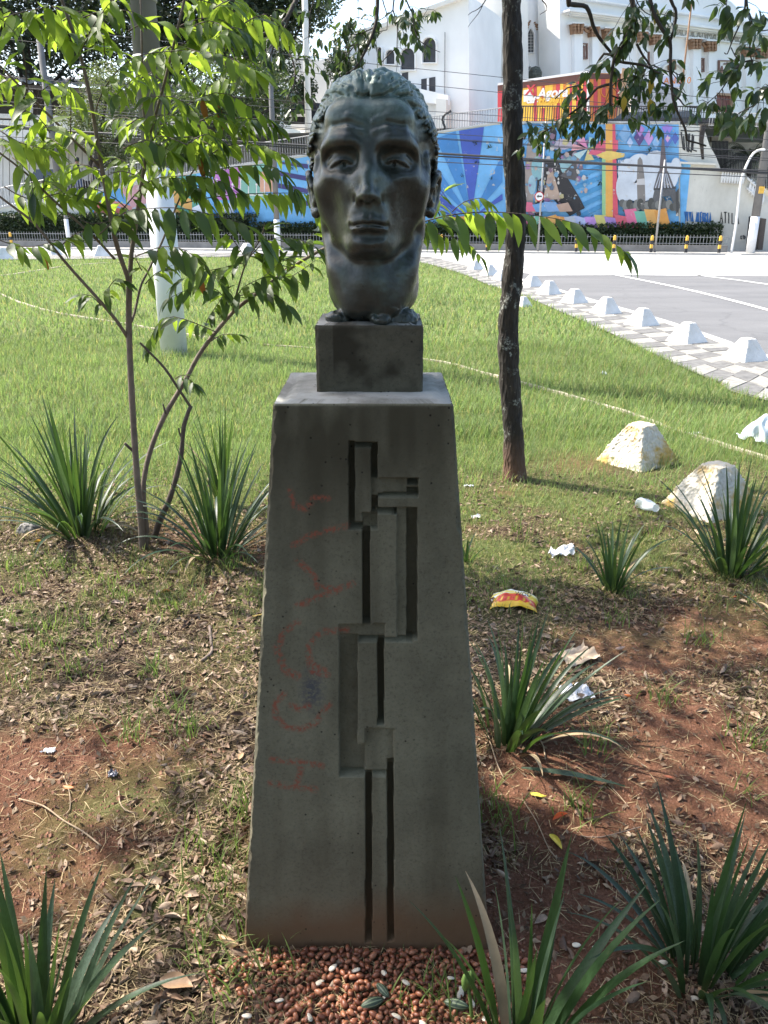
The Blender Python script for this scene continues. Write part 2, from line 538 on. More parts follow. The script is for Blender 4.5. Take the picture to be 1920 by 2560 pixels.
    for q in range(440):                                          # comb lines cut into the locks
        ia = g.uniform(20, 160); a = R(ia); t = t0(a) + R(g.uniform(2, 60)); sw = (.18 if ia > 90 else -.18) * g.uniform(.2, 1.4)
        top = max(0.0, 1 - abs(ia - 90) / 50) * .018
        S.chain([P(a + sw * s_, t + R(20) * s_, .0065 + top * (1.0 if t < t0(a) + R(30) else .4)) for s_ in (0, .33, .66, 1)], [.0008, .0021, .0021, .0008], .0012, True)
    # sideburns
    for sx in (-1, 1):
        S.chain([(sx * .100, .024, .300), (sx * .102, .022, .280), (sx * .100, .020, .258)], [.008, .007, .003], .008)
    # mortar pads under the neck
    for q in range(26):
        an = g.uniform(0, 6.28); rr_ = g.uniform(.055, .080)
        S.ell((rr_ * math.cos(an) * 1.02, rr_ * math.sin(an) * .9, g.uniform(-.006, .006)), (g.uniform(.010, .022), g.uniform(.010, .018), g.uniform(.006, .013)), .008)
    for sx in (-1, 1):
        for q in range(9):
            S.ell((sx * g.uniform(.060, .076), g.uniform(.020, .050), g.uniform(-.004, .010)), (g.uniform(.010, .018), g.uniform(.010, .018), g.uniform(.006, .012)), .012)
    V, F = S.nets()
    # fine unevenness of the cast surface
    V = V + ((fbm(V, 3, 3, 55) - .5) * (.0016 + .007 * np.clip((.034 - V[:, 2]) / .012, 0, 1)))[:, None] * np.array((1, 1, 1))
    return V, F

def bronze():
    m, nt, b = mat('weathered bronze')
    tc = N(nt, 'ShaderNodeTexCoord'); sp = N(nt, 'ShaderNodeSeparateXYZ'); nt.links.new(tc.outputs['Object'], sp.inputs[0])
    mr = N(nt, 'ShaderNodeMapRange'); nt.links.new(sp.outputs[2], mr.inputs[0])
    mr.inputs[1].default_value = .31; mr.inputs[2].default_value = .43
    big = noise(nt, 14, 5, .6, stretch=(1, 1, .45)); ad = N(nt, 'ShaderNodeMath', operation='MULTIPLY_ADD')
    nt.links.new(mr.outputs[0], ad.inputs[0]); ad.inputs[1].default_value = .62; 
    sh = N(nt, 'ShaderNodeMath', operation='MULTIPLY_ADD'); nt.links.new(big.outputs[0], sh.inputs[0]); sh.inputs[1].default_value = 1.3; sh.inputs[2].default_value = -.50
    nt.links.new(sh.outputs[0], ad.inputs[2])
    dark = ramp(nt, noise(nt, 40, 5).outputs[0], [(.3, (.021, .026, .022)), (.7, (.044, .050, .042))])
    teal = ramp(nt, noise(nt, 55, 5).outputs[0], [(.3, (.060, .105, .088)), (.7, (.160, .235, .200))])
    c = mixc(nt, ramp(nt, ad.outputs[0], [(.18, (0, 0, 0)), (.80, (1, 1, 1))]), dark, teal)
    nt.links.new(c, b.inputs['Base Color'])
    b.inputs['Metallic'].default_value = .22
    nt.links.new(ramp(nt, noise(nt, 30, 4).outputs[0], [(.3, (.27,) * 3), (.7, (.46,) * 3)]), b.inputs['Roughness'])
    b.inputs['Specular IOR Level'].default_value = .6
    p = bump(nt, b, noise(nt, 160, 6, .7).outputs[0], .35, .0012)
    bump(nt, b, noise(nt, 38, 3).outputs[0], .35, .003, p)
    return m

_V, _F = sculpt_bust()
_V = _V[:, (0, 1, 2)] * np.array((1, -1, 1)); _F = _F[:, ::-1]
me_bust = mesh_np('head', _V, _F, [bronze()])
BUST_AT = (-.022, 1.685, 1.388)
bust = link('bronze_bust', me_bust)
bust.location = BUST_AT
bust.rotation_euler = (0, 0, R(-3.0))
tag(bust, 'green-patinated bronze bust of a man with swept-back hair on the concrete pedestal', 'bust')
# ---------------------------------------------------------------- tapering concrete pedestal with its cast relief, and the small block
PED_C = (-.040, 1.66)
PED_H = 1.252
def ped_half(v):
    return .285 + (.172 - .285) * v, .282 + (.158 - .282) * v

def c2(x0, y0, x1, y1, d): k = .3918; return (600 + x0 * k, 850 + y0 * k, 600 + x1 * k, 850 + y1 * k, d)
def c3(x0, y0, x1, y1, d): k = .434; return (580 + x0 * k, 1600 + y0 * k, 580 + x1 * k, 1600 + y1 * k, d)
RELIEF = [
    c2(692, 650, 878, 1212, .017), c2(732, 687, 836, 1165, .003), c2(780, 1110, 878, 1212, .010), c2(692, 1165, 780, 1212, .017),
    c2(836, 885, 1138, 1002, .009), c2(1066, 893, 1138, 932, .018), c2(1066, 955, 1138, 1000, .018), c2(878, 984, 1138, 1002, .017),
    c2(836, 1002, 878, 1090, .015), c2(860, 1072, 1132, 1110, .012), c2(876, 1086, 1006, 1110, .018), c2(1000, 1068, 1068, 1912, .008), c2(1062, 1068, 1132, 1912, .014),
    c2(780, 1212, 830, 1822, .018), c2(632, 1815, 925, 1908, .009), c3(617, -20, 724, 786, .011), c3(617, 600, 932, 786, .011),
    c3(765, 510, 932, 770, .009), c3(617, 765, 893, 786, .016), c2(755, 1900, 1106, 1925, .018), c2(880, 1912, 916, 1960, .018), c3(838, -10, 876, 492, .018),
    c3(768, 765, 806, 1745, .020), c3(895, 700, 932, 1737, .020)]
RED = [('2', [(370, 1410), (470, 1500), (500, 1580), (620, 1590), (720, 1555)]), ('2', [(620, 1600), (500, 1640), (360, 1700)]), ('2', [(340, 1310), (420, 1260), (520, 1225), (690, 1185)]),
       ('2', [(320, 960), (350, 1060), (420, 1080), (470, 1010), (560, 1010)]), ('2', [(370, 1800), (270, 1870), (240, 2000), (280, 2100), (370, 2140)]),
       ('2', [(680, 1850), (520, 1860), (440, 1950), (440, 2060), (540, 2110)]), ('3', [(250, 40), (290, 120), (310, 190), (380, 215)]), ('3', [(440, 60), (460, 180), (550, 200)]),
       ('3', [(300, 310), (250, 360), (250, 440), (310, 500), (400, 515), (480, 480), (520, 420), (560, 370)]), ('3', [(340, 380), (400, 400), (440, 380)]),
       ('3', [(230, 690), (370, 700), (520, 725)]), ('3', [(395, 705), (395, 760), (370, 830)]), ('3', [(220, 825), (350, 845), (480, 860)])]

def concrete(name, base, red=True, dark=.6):
    m, nt, b = mat(name)
    n1 = noise(nt, 5, 8, .65); n2 = noise(nt, 2.2, 5, .6, stretch=(1, 1, .5))
    lo = tuple(c * dark for c in base)
    c = ramp(nt, n1.outputs[0], [(.3, tuple(x * .68 for x in base)), (.7, tuple(x * 1.22 for x in base))])
    at = N(nt, 'ShaderNodeAttribute', attribute_name='marks'); sp = N(nt, 'ShaderNodeSeparateColor'); nt.links.new(at.outputs['Color'], sp.inputs[0])
    n3 = noise(nt, 120, 4, .7)
    def mask(out, lo_, hi_):
        mu = N(nt, 'ShaderNodeMath', operation='MULTIPLY'); nt.links.new(out, mu.inputs[0])
        nt.links.new(ramp(nt, n3.outputs[0], [(lo_, (0,) * 3), (hi_, (1,) * 3)]), mu.inputs[1]); return mu.outputs[0]
    c = mixc(nt, 1.0, c, ramp(nt, noise(nt, 150, 3, .8).outputs[0], [(.32, (.72,) * 3), (.45, (1,) * 3), (.68, (1.12,) * 3)]), 'MULTIPLY')
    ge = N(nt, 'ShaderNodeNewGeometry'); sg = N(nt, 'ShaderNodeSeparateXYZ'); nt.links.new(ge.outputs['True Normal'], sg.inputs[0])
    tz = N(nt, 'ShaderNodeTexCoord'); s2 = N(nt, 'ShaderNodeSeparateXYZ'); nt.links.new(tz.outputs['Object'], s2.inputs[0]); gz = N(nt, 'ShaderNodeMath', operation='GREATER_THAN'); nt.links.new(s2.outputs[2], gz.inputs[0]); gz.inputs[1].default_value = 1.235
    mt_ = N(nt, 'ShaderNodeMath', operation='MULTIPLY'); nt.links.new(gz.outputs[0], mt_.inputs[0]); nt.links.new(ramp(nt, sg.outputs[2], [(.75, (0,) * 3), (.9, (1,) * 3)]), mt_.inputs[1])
    c = mixc(nt, mt_.outputs[0], c, ramp(nt, n1.outputs[0], [(.35, (.20, .19, .16)), (.5, (.38, .37, .33)), (.7, (.46, .45, .41))]))  # top faces bleached in colour, standing in for sun on the cap
    c = mixc(nt, sp.outputs[2], c, (base[0] * .34, base[1] * .32, base[2] * .29))          # grime, and the painted shade of the grooves
    c = mixc(nt, at.outputs['Alpha'], c, (.15, .088, .048))                                  # soil splashed on the foot
    c = mixc(nt, mask(sp.outputs[1], .38, .55), c, (.070, .070, .074))                        # smear
    c = mixc(nt, mask(sp.outputs[0], .42, .58), c, (.25, .066, .038))                        # red crayon
    vo = N(nt, 'ShaderNodeTexVoronoi', Scale=55.0); tc = N(nt, 'ShaderNodeTexCoord'); nt.links.new(tc.outputs['Object'], vo.inputs['Vector'])
    pit = ramp(nt, vo.outputs['Distance'], [(.07, (.2,) * 3), (.16, (1,) * 3)])
    n4 = noise(nt, 13, 2); gate = ramp(nt, n4.outputs[0], [(.52, (0,) * 3), (.60, (1,) * 3)])
    c = mixc(nt, gate, c, mixc(nt, 1.0, c, pit, 'MULTIPLY'))
    nt.links.new(c, b.inputs['Base Color']); b.inputs['Roughness'].default_value = .88
    b.inputs['Specular IOR Level'].default_value = .25
    p = bump(nt, b, noise(nt, 240, 6, .7).outputs[0], .35, .0015)
    bump(nt, b, pit, .25, .003, p)
    return m

def tapered(name, cx, cy, z0, z1, half, nf, ns, nv, rough, front_depth=None, marks=None, mats=(), topn=14):
    # perimeter samples, counter-clockwise from the front left corner; the front face is dense
    S_ = []
    for side, n in ((0, nf), (1, ns), (2, ns), (3, ns)):
        for i in range(n):
            S_.append((side, i / n))
    S_ = np.array(S_); side = S_[:, 0].astype(int); f = S_[:, 1]
    ux = np.select([side == 0, side == 1, side == 2, side == 3], [-1 + 2 * f, 1 + 0 * f, 1 - 2 * f, -1 + 0 * f])
    uy = np.select([side == 0, side == 1, side == 2, side == 3], [-1 + 0 * f, -1 + 2 * f, 1 + 0 * f, 1 - 2 * f])
    vs = np.linspace(0, 1, nv)
    hx, hy = half(vs)
    X = cx + ux[None, :] * hx[:, None]; Y = cy + uy[None, :] * hy[:, None]; Z = np.repeat((z0 + (z1 - z0) * vs)[:, None], len(f), 1)
    P = np.stack([X, Y, Z], -1).reshape(-1, 3)
    # distance to the nearest vertical edge and to the top edge
    dx = (1 - np.abs(ux))[None, :] * hx[:, None]; dy = (1 - np.abs(uy))[None, :] * hy[:, None]
    de = np.where((side % 2 == 0)[None, :], dx, dy).ravel(); dt = (z1 - Z).ravel()
    n1 = fbm(P, 5, 4, 45); n2 = fbm(P, 9, 3, 90)
    rad = .004 + .009 * np.clip(n1 - .45, 0, 1) * 2
    cut = np.clip(rad - de, 0, 1) * .75 + np.clip(rad * .9 - dt, 0, 1) * .55
    cut += (n2 - .5) * rough + (fbm(P, 2, 3, 6) - .5) * rough * 1.5
    if front_depth is not None:
        fr = np.tile(side == 0, nv)
        cut = cut + np.where(fr, front_depth(P), 0)
    nx = np.where(side % 2 == 1, np.sign(ux), 0) + np.where(side % 2 == 0, ux ** 15, 0); ny = np.where(side % 2 == 0, np.sign(uy), 0) + np.where(side % 2 == 1, uy ** 15, 0)
    nn = np.stack([np.tile(nx, nv), np.tile(ny, nv), np.zeros(len(P))], -1)
    P2 = P - nn * cut[:, None]
    P2[:, 2] -= np.clip(rad * .9 - dt, 0, 1) * .0
    m = len(f)
    F = []
    i = np.arange(nv - 1)[:, None] * m; j = np.arange(m)[None, :]
    F = np.stack([i + j, i + (j + 1) % m, i + m + (j + 1) % m, i + m + j], -1).reshape(-1, 4)
    # the top: shrinking rings
    last = P2[(nv - 1) * m:].copy(); allV = [P2]; b = (nv - 1) * m
    ctr = np.array((cx, cy, z1))
    for q in range(1, topn):
        k = 1 - (q / (topn - 1)) ** 1.0
        k = max(k, .0005)
        ring = ctr + (last - ctr) * (k, k, 1)
        ring[:, 2] = z1 + (fbm(ring, 4, 3, 30) - .5) * .004 - (.003 if q == 1 else 0) + (.003 if q > 1 else 0)
        nb = len(np.concatenate(allV)); allV.append(ring)
        jj = np.arange(m)
        F = np.concatenate([F, np.stack([b + jj, b + (jj + 1) % m, nb + (jj + 1) % m, nb + jj], -1)])
        b = nb
    V = np.concatenate(allV)
    col = None
    if marks is not None:
        mk = np.zeros((len(V), 4), dtype=np.float32); mk[:] = marks(V)
        col = {'marks': mk}
    return mesh_np(name, V, F, mats, smooth=True, col=col)

def seg_dist(px, py, pts):
    d = np.full(len(px), 1e9)
    for (x0, y0), (x1, y1) in zip(pts[:-1], pts[1:]):
        L = (x1 - x0) ** 2 + (y1 - y0) ** 2
        t = np.clip(((px - x0) * (x1 - x0) + (py - y0) * (y1 - y0)) / L, 0, 1)
        d = np.minimum(d, np.hypot(px - x0 - t * (x1 - x0), py - y0 - t * (y1 - y0)))
    return d

def proj(P):
    v = P - CAMP; z = v @ _f
    return 960 + FPX * (v @ _r) / z, 1280 - FPX * (v @ _u) / z

def relief(P):
    px, py = proj(P)
    # widths were read off where the relief is seen; wobble the lines a little
    px = px + (fbm(P, 12, 2, 25) - .5) * 3; py = py + (fbm(P, 13, 2, 25) - .5) * 3
    d = np.zeros(len(P))
    for x0, y0, x1, y1, dep in RELIEF:
        d = np.where((px > x0) & (px < x1) & (py > y0) & (py < y1), dep if dep < .01 else dep * 1.7, d)
    # chipped knob inside the lower box
    return d - (d > .008) * (fbm(P, 21, 3, 45) - .5) * .004

def ped_marks(V):
    px, py = proj(V)
    front = (V[:, 1] < PED_C[1] - .1) & (V[:, 2] < PED_H + .01)
    r = np.full(len(V), 1e9)
    for k, pts in RED:
        q = [((600 + x * .3918, 850 + y * .3918) if k == '2' else (580 + x * .434, 1600 + y * .434)) for x, y in pts]
        r = np.minimum(r, seg_dist(px, py, q))
    red = np.where(front, np.clip(1.25 - r / 9.0, 0, 1) * .85, 0)
    sm = np.where(front, np.clip(1.3 - np.hypot((px - 780) / 32, (py - 1725) / 55), 0, 1), 0)
    z = V[:, 2] / PED_H
    st = fbm(V * (1, 1, .35), 31, 4, 11)
    gr = np.clip((z - .72) / .22, 0, 1) * np.clip((st - .30) * 4, 0, 1) * .85 + np.clip((fbm(V * (1, 1, .12), 33, 4, 14) - .50) * 5, 0, 1) * .38
    gr = np.where(V[:, 2] > PED_H - .004, 0, np.maximum(gr, np.where(front, np.clip((relief(V) - .012) / .012, 0, 1) * .75, 0)))  # deep grooves darkened in colour to strengthen their shade
    soil = np.clip((.16 + .10 * (st - .5) - V[:, 2]) / .10, 0, 1) * .85 + np.clip((.5 - V[:, 2]) / .5, 0, 1) * .22
    return np.stack([red, sm, np.clip(gr, 0, 1), np.clip(soil, 0, 1)], -1)

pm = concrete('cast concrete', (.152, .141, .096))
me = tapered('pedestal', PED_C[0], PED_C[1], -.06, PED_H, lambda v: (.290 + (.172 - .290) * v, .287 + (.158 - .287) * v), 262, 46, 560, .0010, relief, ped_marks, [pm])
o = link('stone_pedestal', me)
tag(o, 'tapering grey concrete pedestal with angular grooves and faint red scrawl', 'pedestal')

def blk_marks(V):
    g_ = np.clip((fbm(V, 41, 4, 14) - .42) * 5, 0, 1) * .95
    g_ = np.where(V[:, 0] < -.10, g_ * .4, g_)
    return np.stack([0 * g_, 0 * g_, g_, 0 * g_], -1)
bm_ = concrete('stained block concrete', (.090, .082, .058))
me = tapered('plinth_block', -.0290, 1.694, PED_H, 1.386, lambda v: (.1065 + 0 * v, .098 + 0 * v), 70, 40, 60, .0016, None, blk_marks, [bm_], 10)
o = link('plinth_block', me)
tag(o, 'small blackened concrete block between the bust and the pedestal', 'block')
# ---------------------------------------------------------------- ground, lawn, pavement, kerb, road
def resample(pts, step):
    pts = [np.array(p, float) for p in pts]; out = [pts[0]]
    # Catmull-Rom through the points
    for i in range(len(pts) - 1):
        p0 = pts[max(i - 1, 0)]; p1 = pts[i]; p2 = pts[i + 1]; p3 = pts[min(i + 2, len(pts) - 1)]
        n = max(2, int(np.linalg.norm(p2 - p1) / step))
        for k in range(1, n + 1):
            t = k / n
            out.append(.5 * ((2 * p1) + (-p0 + p2) * t + (2 * p0 - 5 * p1 + 4 * p2 - p3) * t * t + (-p0 + 3 * p1 - 3 * p2 + p3) * t ** 3))
    return np.array(out)

ROAD_Z = -.12
# edge of the lawn (read from the photograph) and the kerb line
LAWN_EDGE = [gnd(*p)[:2] for p in ((-900, 655), (-300, 652), (0, 650), (300, 648), (620, 642), (900, 645), (1040, 656), (1100, 669), (1164, 689), (1223, 714), (1312, 743), (1406, 783), (1520, 832), (1624, 882), (1742, 936), (1817, 966), (1920, 1005))] + [np.array((5.4, 5.6)), np.array((8.5, 3.2)), np.array((14, -2))]
KERB = [gnd(*p)[:2] for p in ((-900, 642), (-300, 640), (0, 640), (300, 638), (620, 632), (900, 634), (1060, 642), (1160, 664), (1270, 693), (1400, 731), (1480, 756), (1640, 803), (1802, 859), (1920, 899))] + [np.array((6.6, 6.4)), np.array((10, 3.8)), np.array((15.5, -1.5))]
LE = resample(LAWN_EDGE, .4); KE = resample(KERB, .4)
def arclen(P): return np.concatenate([[0], np.cumsum(np.linalg.norm(np.diff(P, axis=0), axis=1))])
def at_len(P, L, s):
    return np.array([np.interp(s, L, P[:, 0]), np.interp(s, L, P[:, 1])]).T

def in_poly(x, y, poly):
    c = np.zeros(len(x), bool); n = len(poly); j = n - 1
    for i in range(n):
        xi, yi = poly[i]; xj, yj = poly[j]
        t = ((yi > y) != (yj > y)) & (x < (xj - xi) * (y - yi) / (yj - yi + 1e-12) + xi)
        c ^= t; j = i
    return c
LAWN_POLY = [tuple(p) for p in LE] + [(14, -12), (-60, -12), (-60, LE[0][1])]

def ground_h(x, y):
    P = np.stack([x, y], -1)
    near = np.clip((7 - np.hypot(x, y)) / 4, 0, 1)
    h = (fbm(P, 51, 3, .9) - .5) * .05 * (.3 + near) + near * ((fbm(P, 52, 3, 7) - .5) * .022 + (fbm(P, 53, 2, 38) - .5) * .010)
    return h * np.clip((np.hypot(x + .04, y - 1.55) - .1) / .6, .25, 1)

def green_cover(x, y):
    """0 bare soil / litter, 1 closed lawn: read off the photograph"""
    P = np.stack([x, y], -1)
    n = fbm(P, 61, 4, 1.3); n2 = fbm(P, 62, 3, 4.0)
    edge = np.where(x < .2, 4.05, 4.75 + .1 * x)
    c = np.clip((y - edge) / .9 + (n - .5) * 1.2 + .4, 0, 1)
    # thin turf right of the pedestal and to the left of its foot
    mid = np.clip(1.3 - np.abs(y - 4.1) / 1.2, 0, 1) * (x > .2) * np.clip((n2 - .24) * 3.4, 0, 1) * .9
    foot = np.clip(1.25 - np.hypot((x + .55) / .42, (y - 1.72) / .36), 0, 1) * 1.1 * np.clip((n2 - .22) * 3, 0, 1)
    lft = np.clip(1 - np.abs(y - 3.1) / 1.0, 0, 1) * (x < -.3) * np.clip((n2 - .38) * 4, 0, 1) * .8
    return np.clip(np.maximum.reduce([c, mid, foot, lft]), 0, 1)

def bare(x, y):
    """1 where the red soil lies open"""
    P = np.stack([x, y], -1)
    n = fbm(P, 71, 4, 2.2)
    spots = [(-.95, 1.95, .42, .26, 1.0), (-1.05, 1.62, .40, .25, 1.0), (.55, 1.95, .28, .42, 1.1), (.95, 2.0, .35, .45, .8), (.9, 2.75, .30, .25, .8), (.45, 1.45, .35, .25, .9), (1.35, 2.9, .3, .3, .8),
             (-.35, 3.6, .45, .22, .6), (1.25, 5.2, .25, .30, .9), (.82, 4.6, .12, .1, 1.1), (-1.0, 4.1, .5, .3, .3)]
    s = np.zeros(len(x))
    for cx, cy, rx, ry, a in spots:
        s = np.maximum(s, a * np.clip(1.35 - np.hypot((x - cx) / rx, (y - cy) / ry), 0, 1))
    return np.clip((s + (n - .5) * 1.1) * 1.6, 0, 1)

def axis_samples(lo, hi, c0, c1, fine, growth):
    out = list(np.arange(c0, c1, fine)); d = fine; x = c1
    while x < hi: out.append(x); d *= growth; x += min(d, .6)
    d = fine; x = c0 - fine; L = []
    while x > lo: L.append(x); d *= growth; x -= min(d, .6)
    return np.array(sorted(L) + out)

gx = axis_samples(-34, 14, -1.9, 1.9, .012, 1.035); gy = axis_samples(-6, 30, .85, 3.6, .012, 1.022)
GX, GY = np.meshgrid(gx, gy, indexing='ij'); x = GX.ravel(); y = GY.ravel()
z = ground_h(x, y)
ny_ = len(gy)
i = np.arange(len(gx) - 1)[:, None] * ny_; j = np.arange(ny_ - 1)[None, :]
F = np.stack([i + j, i + ny_ + j, i + ny_ + j + 1, i + j + 1], -1).reshape(-1, 4)
cxm = x[F].mean(1); cym = y[F].mean(1)
F = F[in_poly(cxm, cym, LAWN_POLY)]
gc = green_cover(x, y); br = bare(x, y) * (1 - .9 * np.clip(gc - .3, 0, 1))
colr = np.stack([gc, br, 0 * gc, 1 + 0 * gc], -1)

m, nt, b = mat('soil and turf')
at_ = N(nt, 'ShaderNodeAttribute', attribute_name='cover'); sp = N(nt, 'ShaderNodeSeparateColor'); nt.links.new(at_.outputs['Color'], sp.inputs[0])
soil = ramp(nt, noise(nt, 14, 8, .7).outputs[0], [(.25, (.125, .058, .034)), (.5, (.205, .097, .058)), (.75, (.30, .155, .10))])
soil = mixc(nt, ramp(nt, noise(nt, 2.6, 4).outputs[0], [(.56, (0,) * 3), (.74, (.6,) * 3)]), soil, (.18, .125, .055))
soil = mixc(nt, 1.0, soil, ramp(nt, noise(nt, 110, 6, .8).outputs[0], [(.3, (.5,) * 3), (.5, (1,) * 3), (.7, (1.35,) * 3)]), 'MULTIPLY')
lit = ramp(nt, noise(nt, 42, 8, .75).outputs[0], [(.3, (.035, .022, .014)), (.5, (.085, .055, .036)), (.72, (.19, .13, .082))])
lawn = ramp(nt, noise(nt, 30, 6, .7).outputs[0], [(.3, (.10, .125, .038)), (.7, (.19, .235, .075))])
c = mixc(nt, sp.outputs[1], lit, soil)
c = mixc(nt, sp.outputs[0], c, lawn)
nt.links.new(c, b.inputs['Base Color']); b.inputs['Roughness'].default_value = .95; b.inputs['Specular IOR Level'].default_value = .15
vs_ = N(nt, 'ShaderNodeTexVoronoi', Scale=75.0); tv = N(nt, 'ShaderNodeTexCoord'); nt.links.new(tv.outputs['Object'], vs_.inputs['Vector'])
p = bump(nt, b, noise(nt, 60, 9, .8).outputs[0], 1.0, .022)
p = bump(nt, b, vs_.outputs['Distance'], .7, .008, p)
bump(nt, b, noise(nt, 300, 5, .75).outputs[0], .8, .004, p)
me = mesh_np('ground', np.stack([x, y, z], -1), F, [m], smooth=True, col={'cover': colr})
o = link('ground', me); tag(o, 'park ground of red soil, leaf litter and lawn', kind='structure')

# base sheet to the horizon, and the road
m_far = simple('far ground', (.10, .12, .06), .95, .2, .4)
mb = MB(); mb.add([(-900, -400, -.30), (900, -400, -.30), (900, 1400, -.30), (-900, 1400, -.30)], [(0, 1, 2, 3)])
o = mb.build('terrain', m_far); tag(o, 'flat land beyond the park', kind='structure')
m_as, nt, b = mat('worn asphalt')
c = ramp(nt, noise(nt, 1.1, 6, .6, stretch=(.35, 1, 1)).outputs[0], [(.3, (.125, .124, .122)), (.7, (.175, .173, .170))])
c2_ = ramp(nt, noise(nt, 70, 6, .8).outputs[0], [(.3, (.65,) * 3), (.7, (1.15,) * 3)])
c = mixc(nt, 1.0, c, c2_, 'MULTIPLY'); ve = N(nt, 'ShaderNodeTexVoronoi', Scale=.35, feature='DISTANCE_TO_EDGE'); nz_ = noise(nt, 1.5, 5); tv = N(nt, 'ShaderNodeTexCoord'); va = N(nt, 'ShaderNodeVectorMath', operation='MULTIPLY_ADD'); nt.links.new(nz_.outputs[1], va.inputs[0]); va.inputs[1].default_value = (.9, .9, 0); nt.links.new(tv.outputs['Object'], va.inputs[2]); nt.links.new(va.outputs[0], ve.inputs['Vector'])
c = mixc(nt, ramp(nt, ve.outputs['Distance'], [(.003, (.35,) * 3), (.009, (0,) * 3)]), c, (.07, .07, .07)); c = mixc(nt, ramp(nt, noise(nt, .7, 4).outputs[0], [(.60, (0,) * 3), (.66, (.5,) * 3)]), c, (.11, .11, .11))
nt.links.new(c, b.inputs['Base Color']); b.inputs['Roughness'].default_value = .75
bump(nt, b, noise(nt, 160, 4).outputs[0], .4, .004)
road_pts = [(-90, 8), (60, -14), (60, 40), (-90, 60)]
mb = MB(); mb.add([(-90, -10, ROAD_Z), (70, -30, ROAD_Z), (70, 36, ROAD_Z), (-90, 50, ROAD_Z)], [(0, 1, 2, 3)])
o = mb.build('road', m_as); tag(o, 'grey asphalt road with white markings', kind='structure')
# pale concrete lane along the far side
m_cl = simple('pale concrete lane', (.50, .49, .47), .8, .1, .8, bmp=.2)
def strip(name, pa, pb, z, material, parent=None, kind=None, label=None):
    pa = np.array(pa); pb = np.array(pb); n = len(pa)
    V = [(p[0], p[1], z) for p in pa] + [(p[0], p[1], z) for p in pb]
    mb = MB().add(V, [(i, i + 1, n + i + 1, n + i) for i in range(n - 1)])
    o = mb.build(name, material, parent)
    if kind or label: tag(o, label, kind=kind)
    return o
near = [gnd(px, py, ROAD_Z)[:2] for px, py in ((-600, 640), (0, 641), (700, 641), (1180, 668), (1340, 686), (1920, 690), (2500, 692))]
far = [gnd(px, py, ROAD_Z)[:2] for px, py in ((-600, 612), (0, 616), (700, 621), (1180, 626), (1340, 628), (1920, 634), (2500, 640))]
strip('road_lane', near, far, ROAD_Z + .004, m_cl, kind='structure', label='pale sunlit concrete lane along the hedge')
m_wp = simple('road paint', (.74, .74, .72), .6, .12, 5)
def line(pts, w, z=ROAD_Z + .009, nm='road_marking'):
    P = resample([gnd(px, py, ROAD_Z)[:2] for px, py in pts], 1.0)
    d = np.gradient(P, axis=0); nrm = np.stack([-d[:, 1], d[:, 0]], -1); nrm /= np.linalg.norm(nrm, axis=1)[:, None] + 1e-9
    return strip(nm, P - nrm * w / 2, P + nrm * w / 2, z, m_wp, kind='structure', label='white painted line on the asphalt')
line([(1540, 688), (1680, 716), (1800, 744), (1925, 777), (2100, 825)], .13)
line([(1330, 688), (1560, 687), (1760, 689)], .30)
line([(1740, 688), (1860, 703), (1990, 722)], .13)
for k in range(9):      # pedestrian crossing bars, nearly side-on
    a = gnd(1190 + k * 34, 672, ROAD_Z)[:2]; b2 = gnd(1150 + k * 40, 655, ROAD_Z)[:2]
    w = np.array((.22, 0)); strip('road_marking', [a - w, b2 - w], [a + w, b2 + w], ROAD_Z + .012, m_wp, kind='structure', label='white bar of the crossing')

# pavement between lawn and kerb
m_slab = simple('pavement mortar', (.18, .17, .15), .9, .2, 12, bmp=.4)
m_kerb = simple('kerb stone', (.46, .45, .42), .85, .2, 9, bmp=.4)
LL, LK = arclen(LE), arclen(KE)
ns = 260
sl = np.linspace(0, 1, ns)
A = at_len(LE, LL, sl * LL[-1])
# pair points of the two curves by nearest
def nearest(P, Q):
    return np.array([Q[np.argmin(((Q - p) ** 2).sum(1))] for p in P])
KD = at_len(KE, LK, np.linspace(0, 1, 1500) * LK[-1])
B = nearest(A, KD)
for _ in range(3): B[1:-1] = (B[:-2] + B[1:-1] * 2 + B[2:]) / 4
pav = strip('pavement', A, B, .012, m_slab); tag(pav, 'black and white stone pavement along the kerb', kind='structure')
KP = KD[::6]; d = np.gradient(KP, axis=0); nrm = np.stack([-d[:, 1], d[:, 0]], -1); nrm /= np.linalg.norm(nrm, axis=1)[:, None]
mb = MB(); n = len(KP); o1 = KP + nrm * .00; o2 = KP + nrm * .14
V = [(*p, .018) for p in o1] + [(*p, .020) for p in o2] + [(*p, ROAD_Z - .02) for p in KP + nrm * .16] + [(*p, -.05) for p in o1]
mb.add(V, [(i, i + 1, n + i + 1, n + i) for i in range(n - 1)] + [(n + i, n + i + 1, 2 * n + i + 1, 2 * n + i) for i in range(n - 1)] + [(3 * n + i, 3 * n + i + 1, i + 1, i) for i in range(n - 1)])
o = mb.build('kerb', m_kerb); tag(o, 'worn stone kerb between pavement and road', kind='structure')
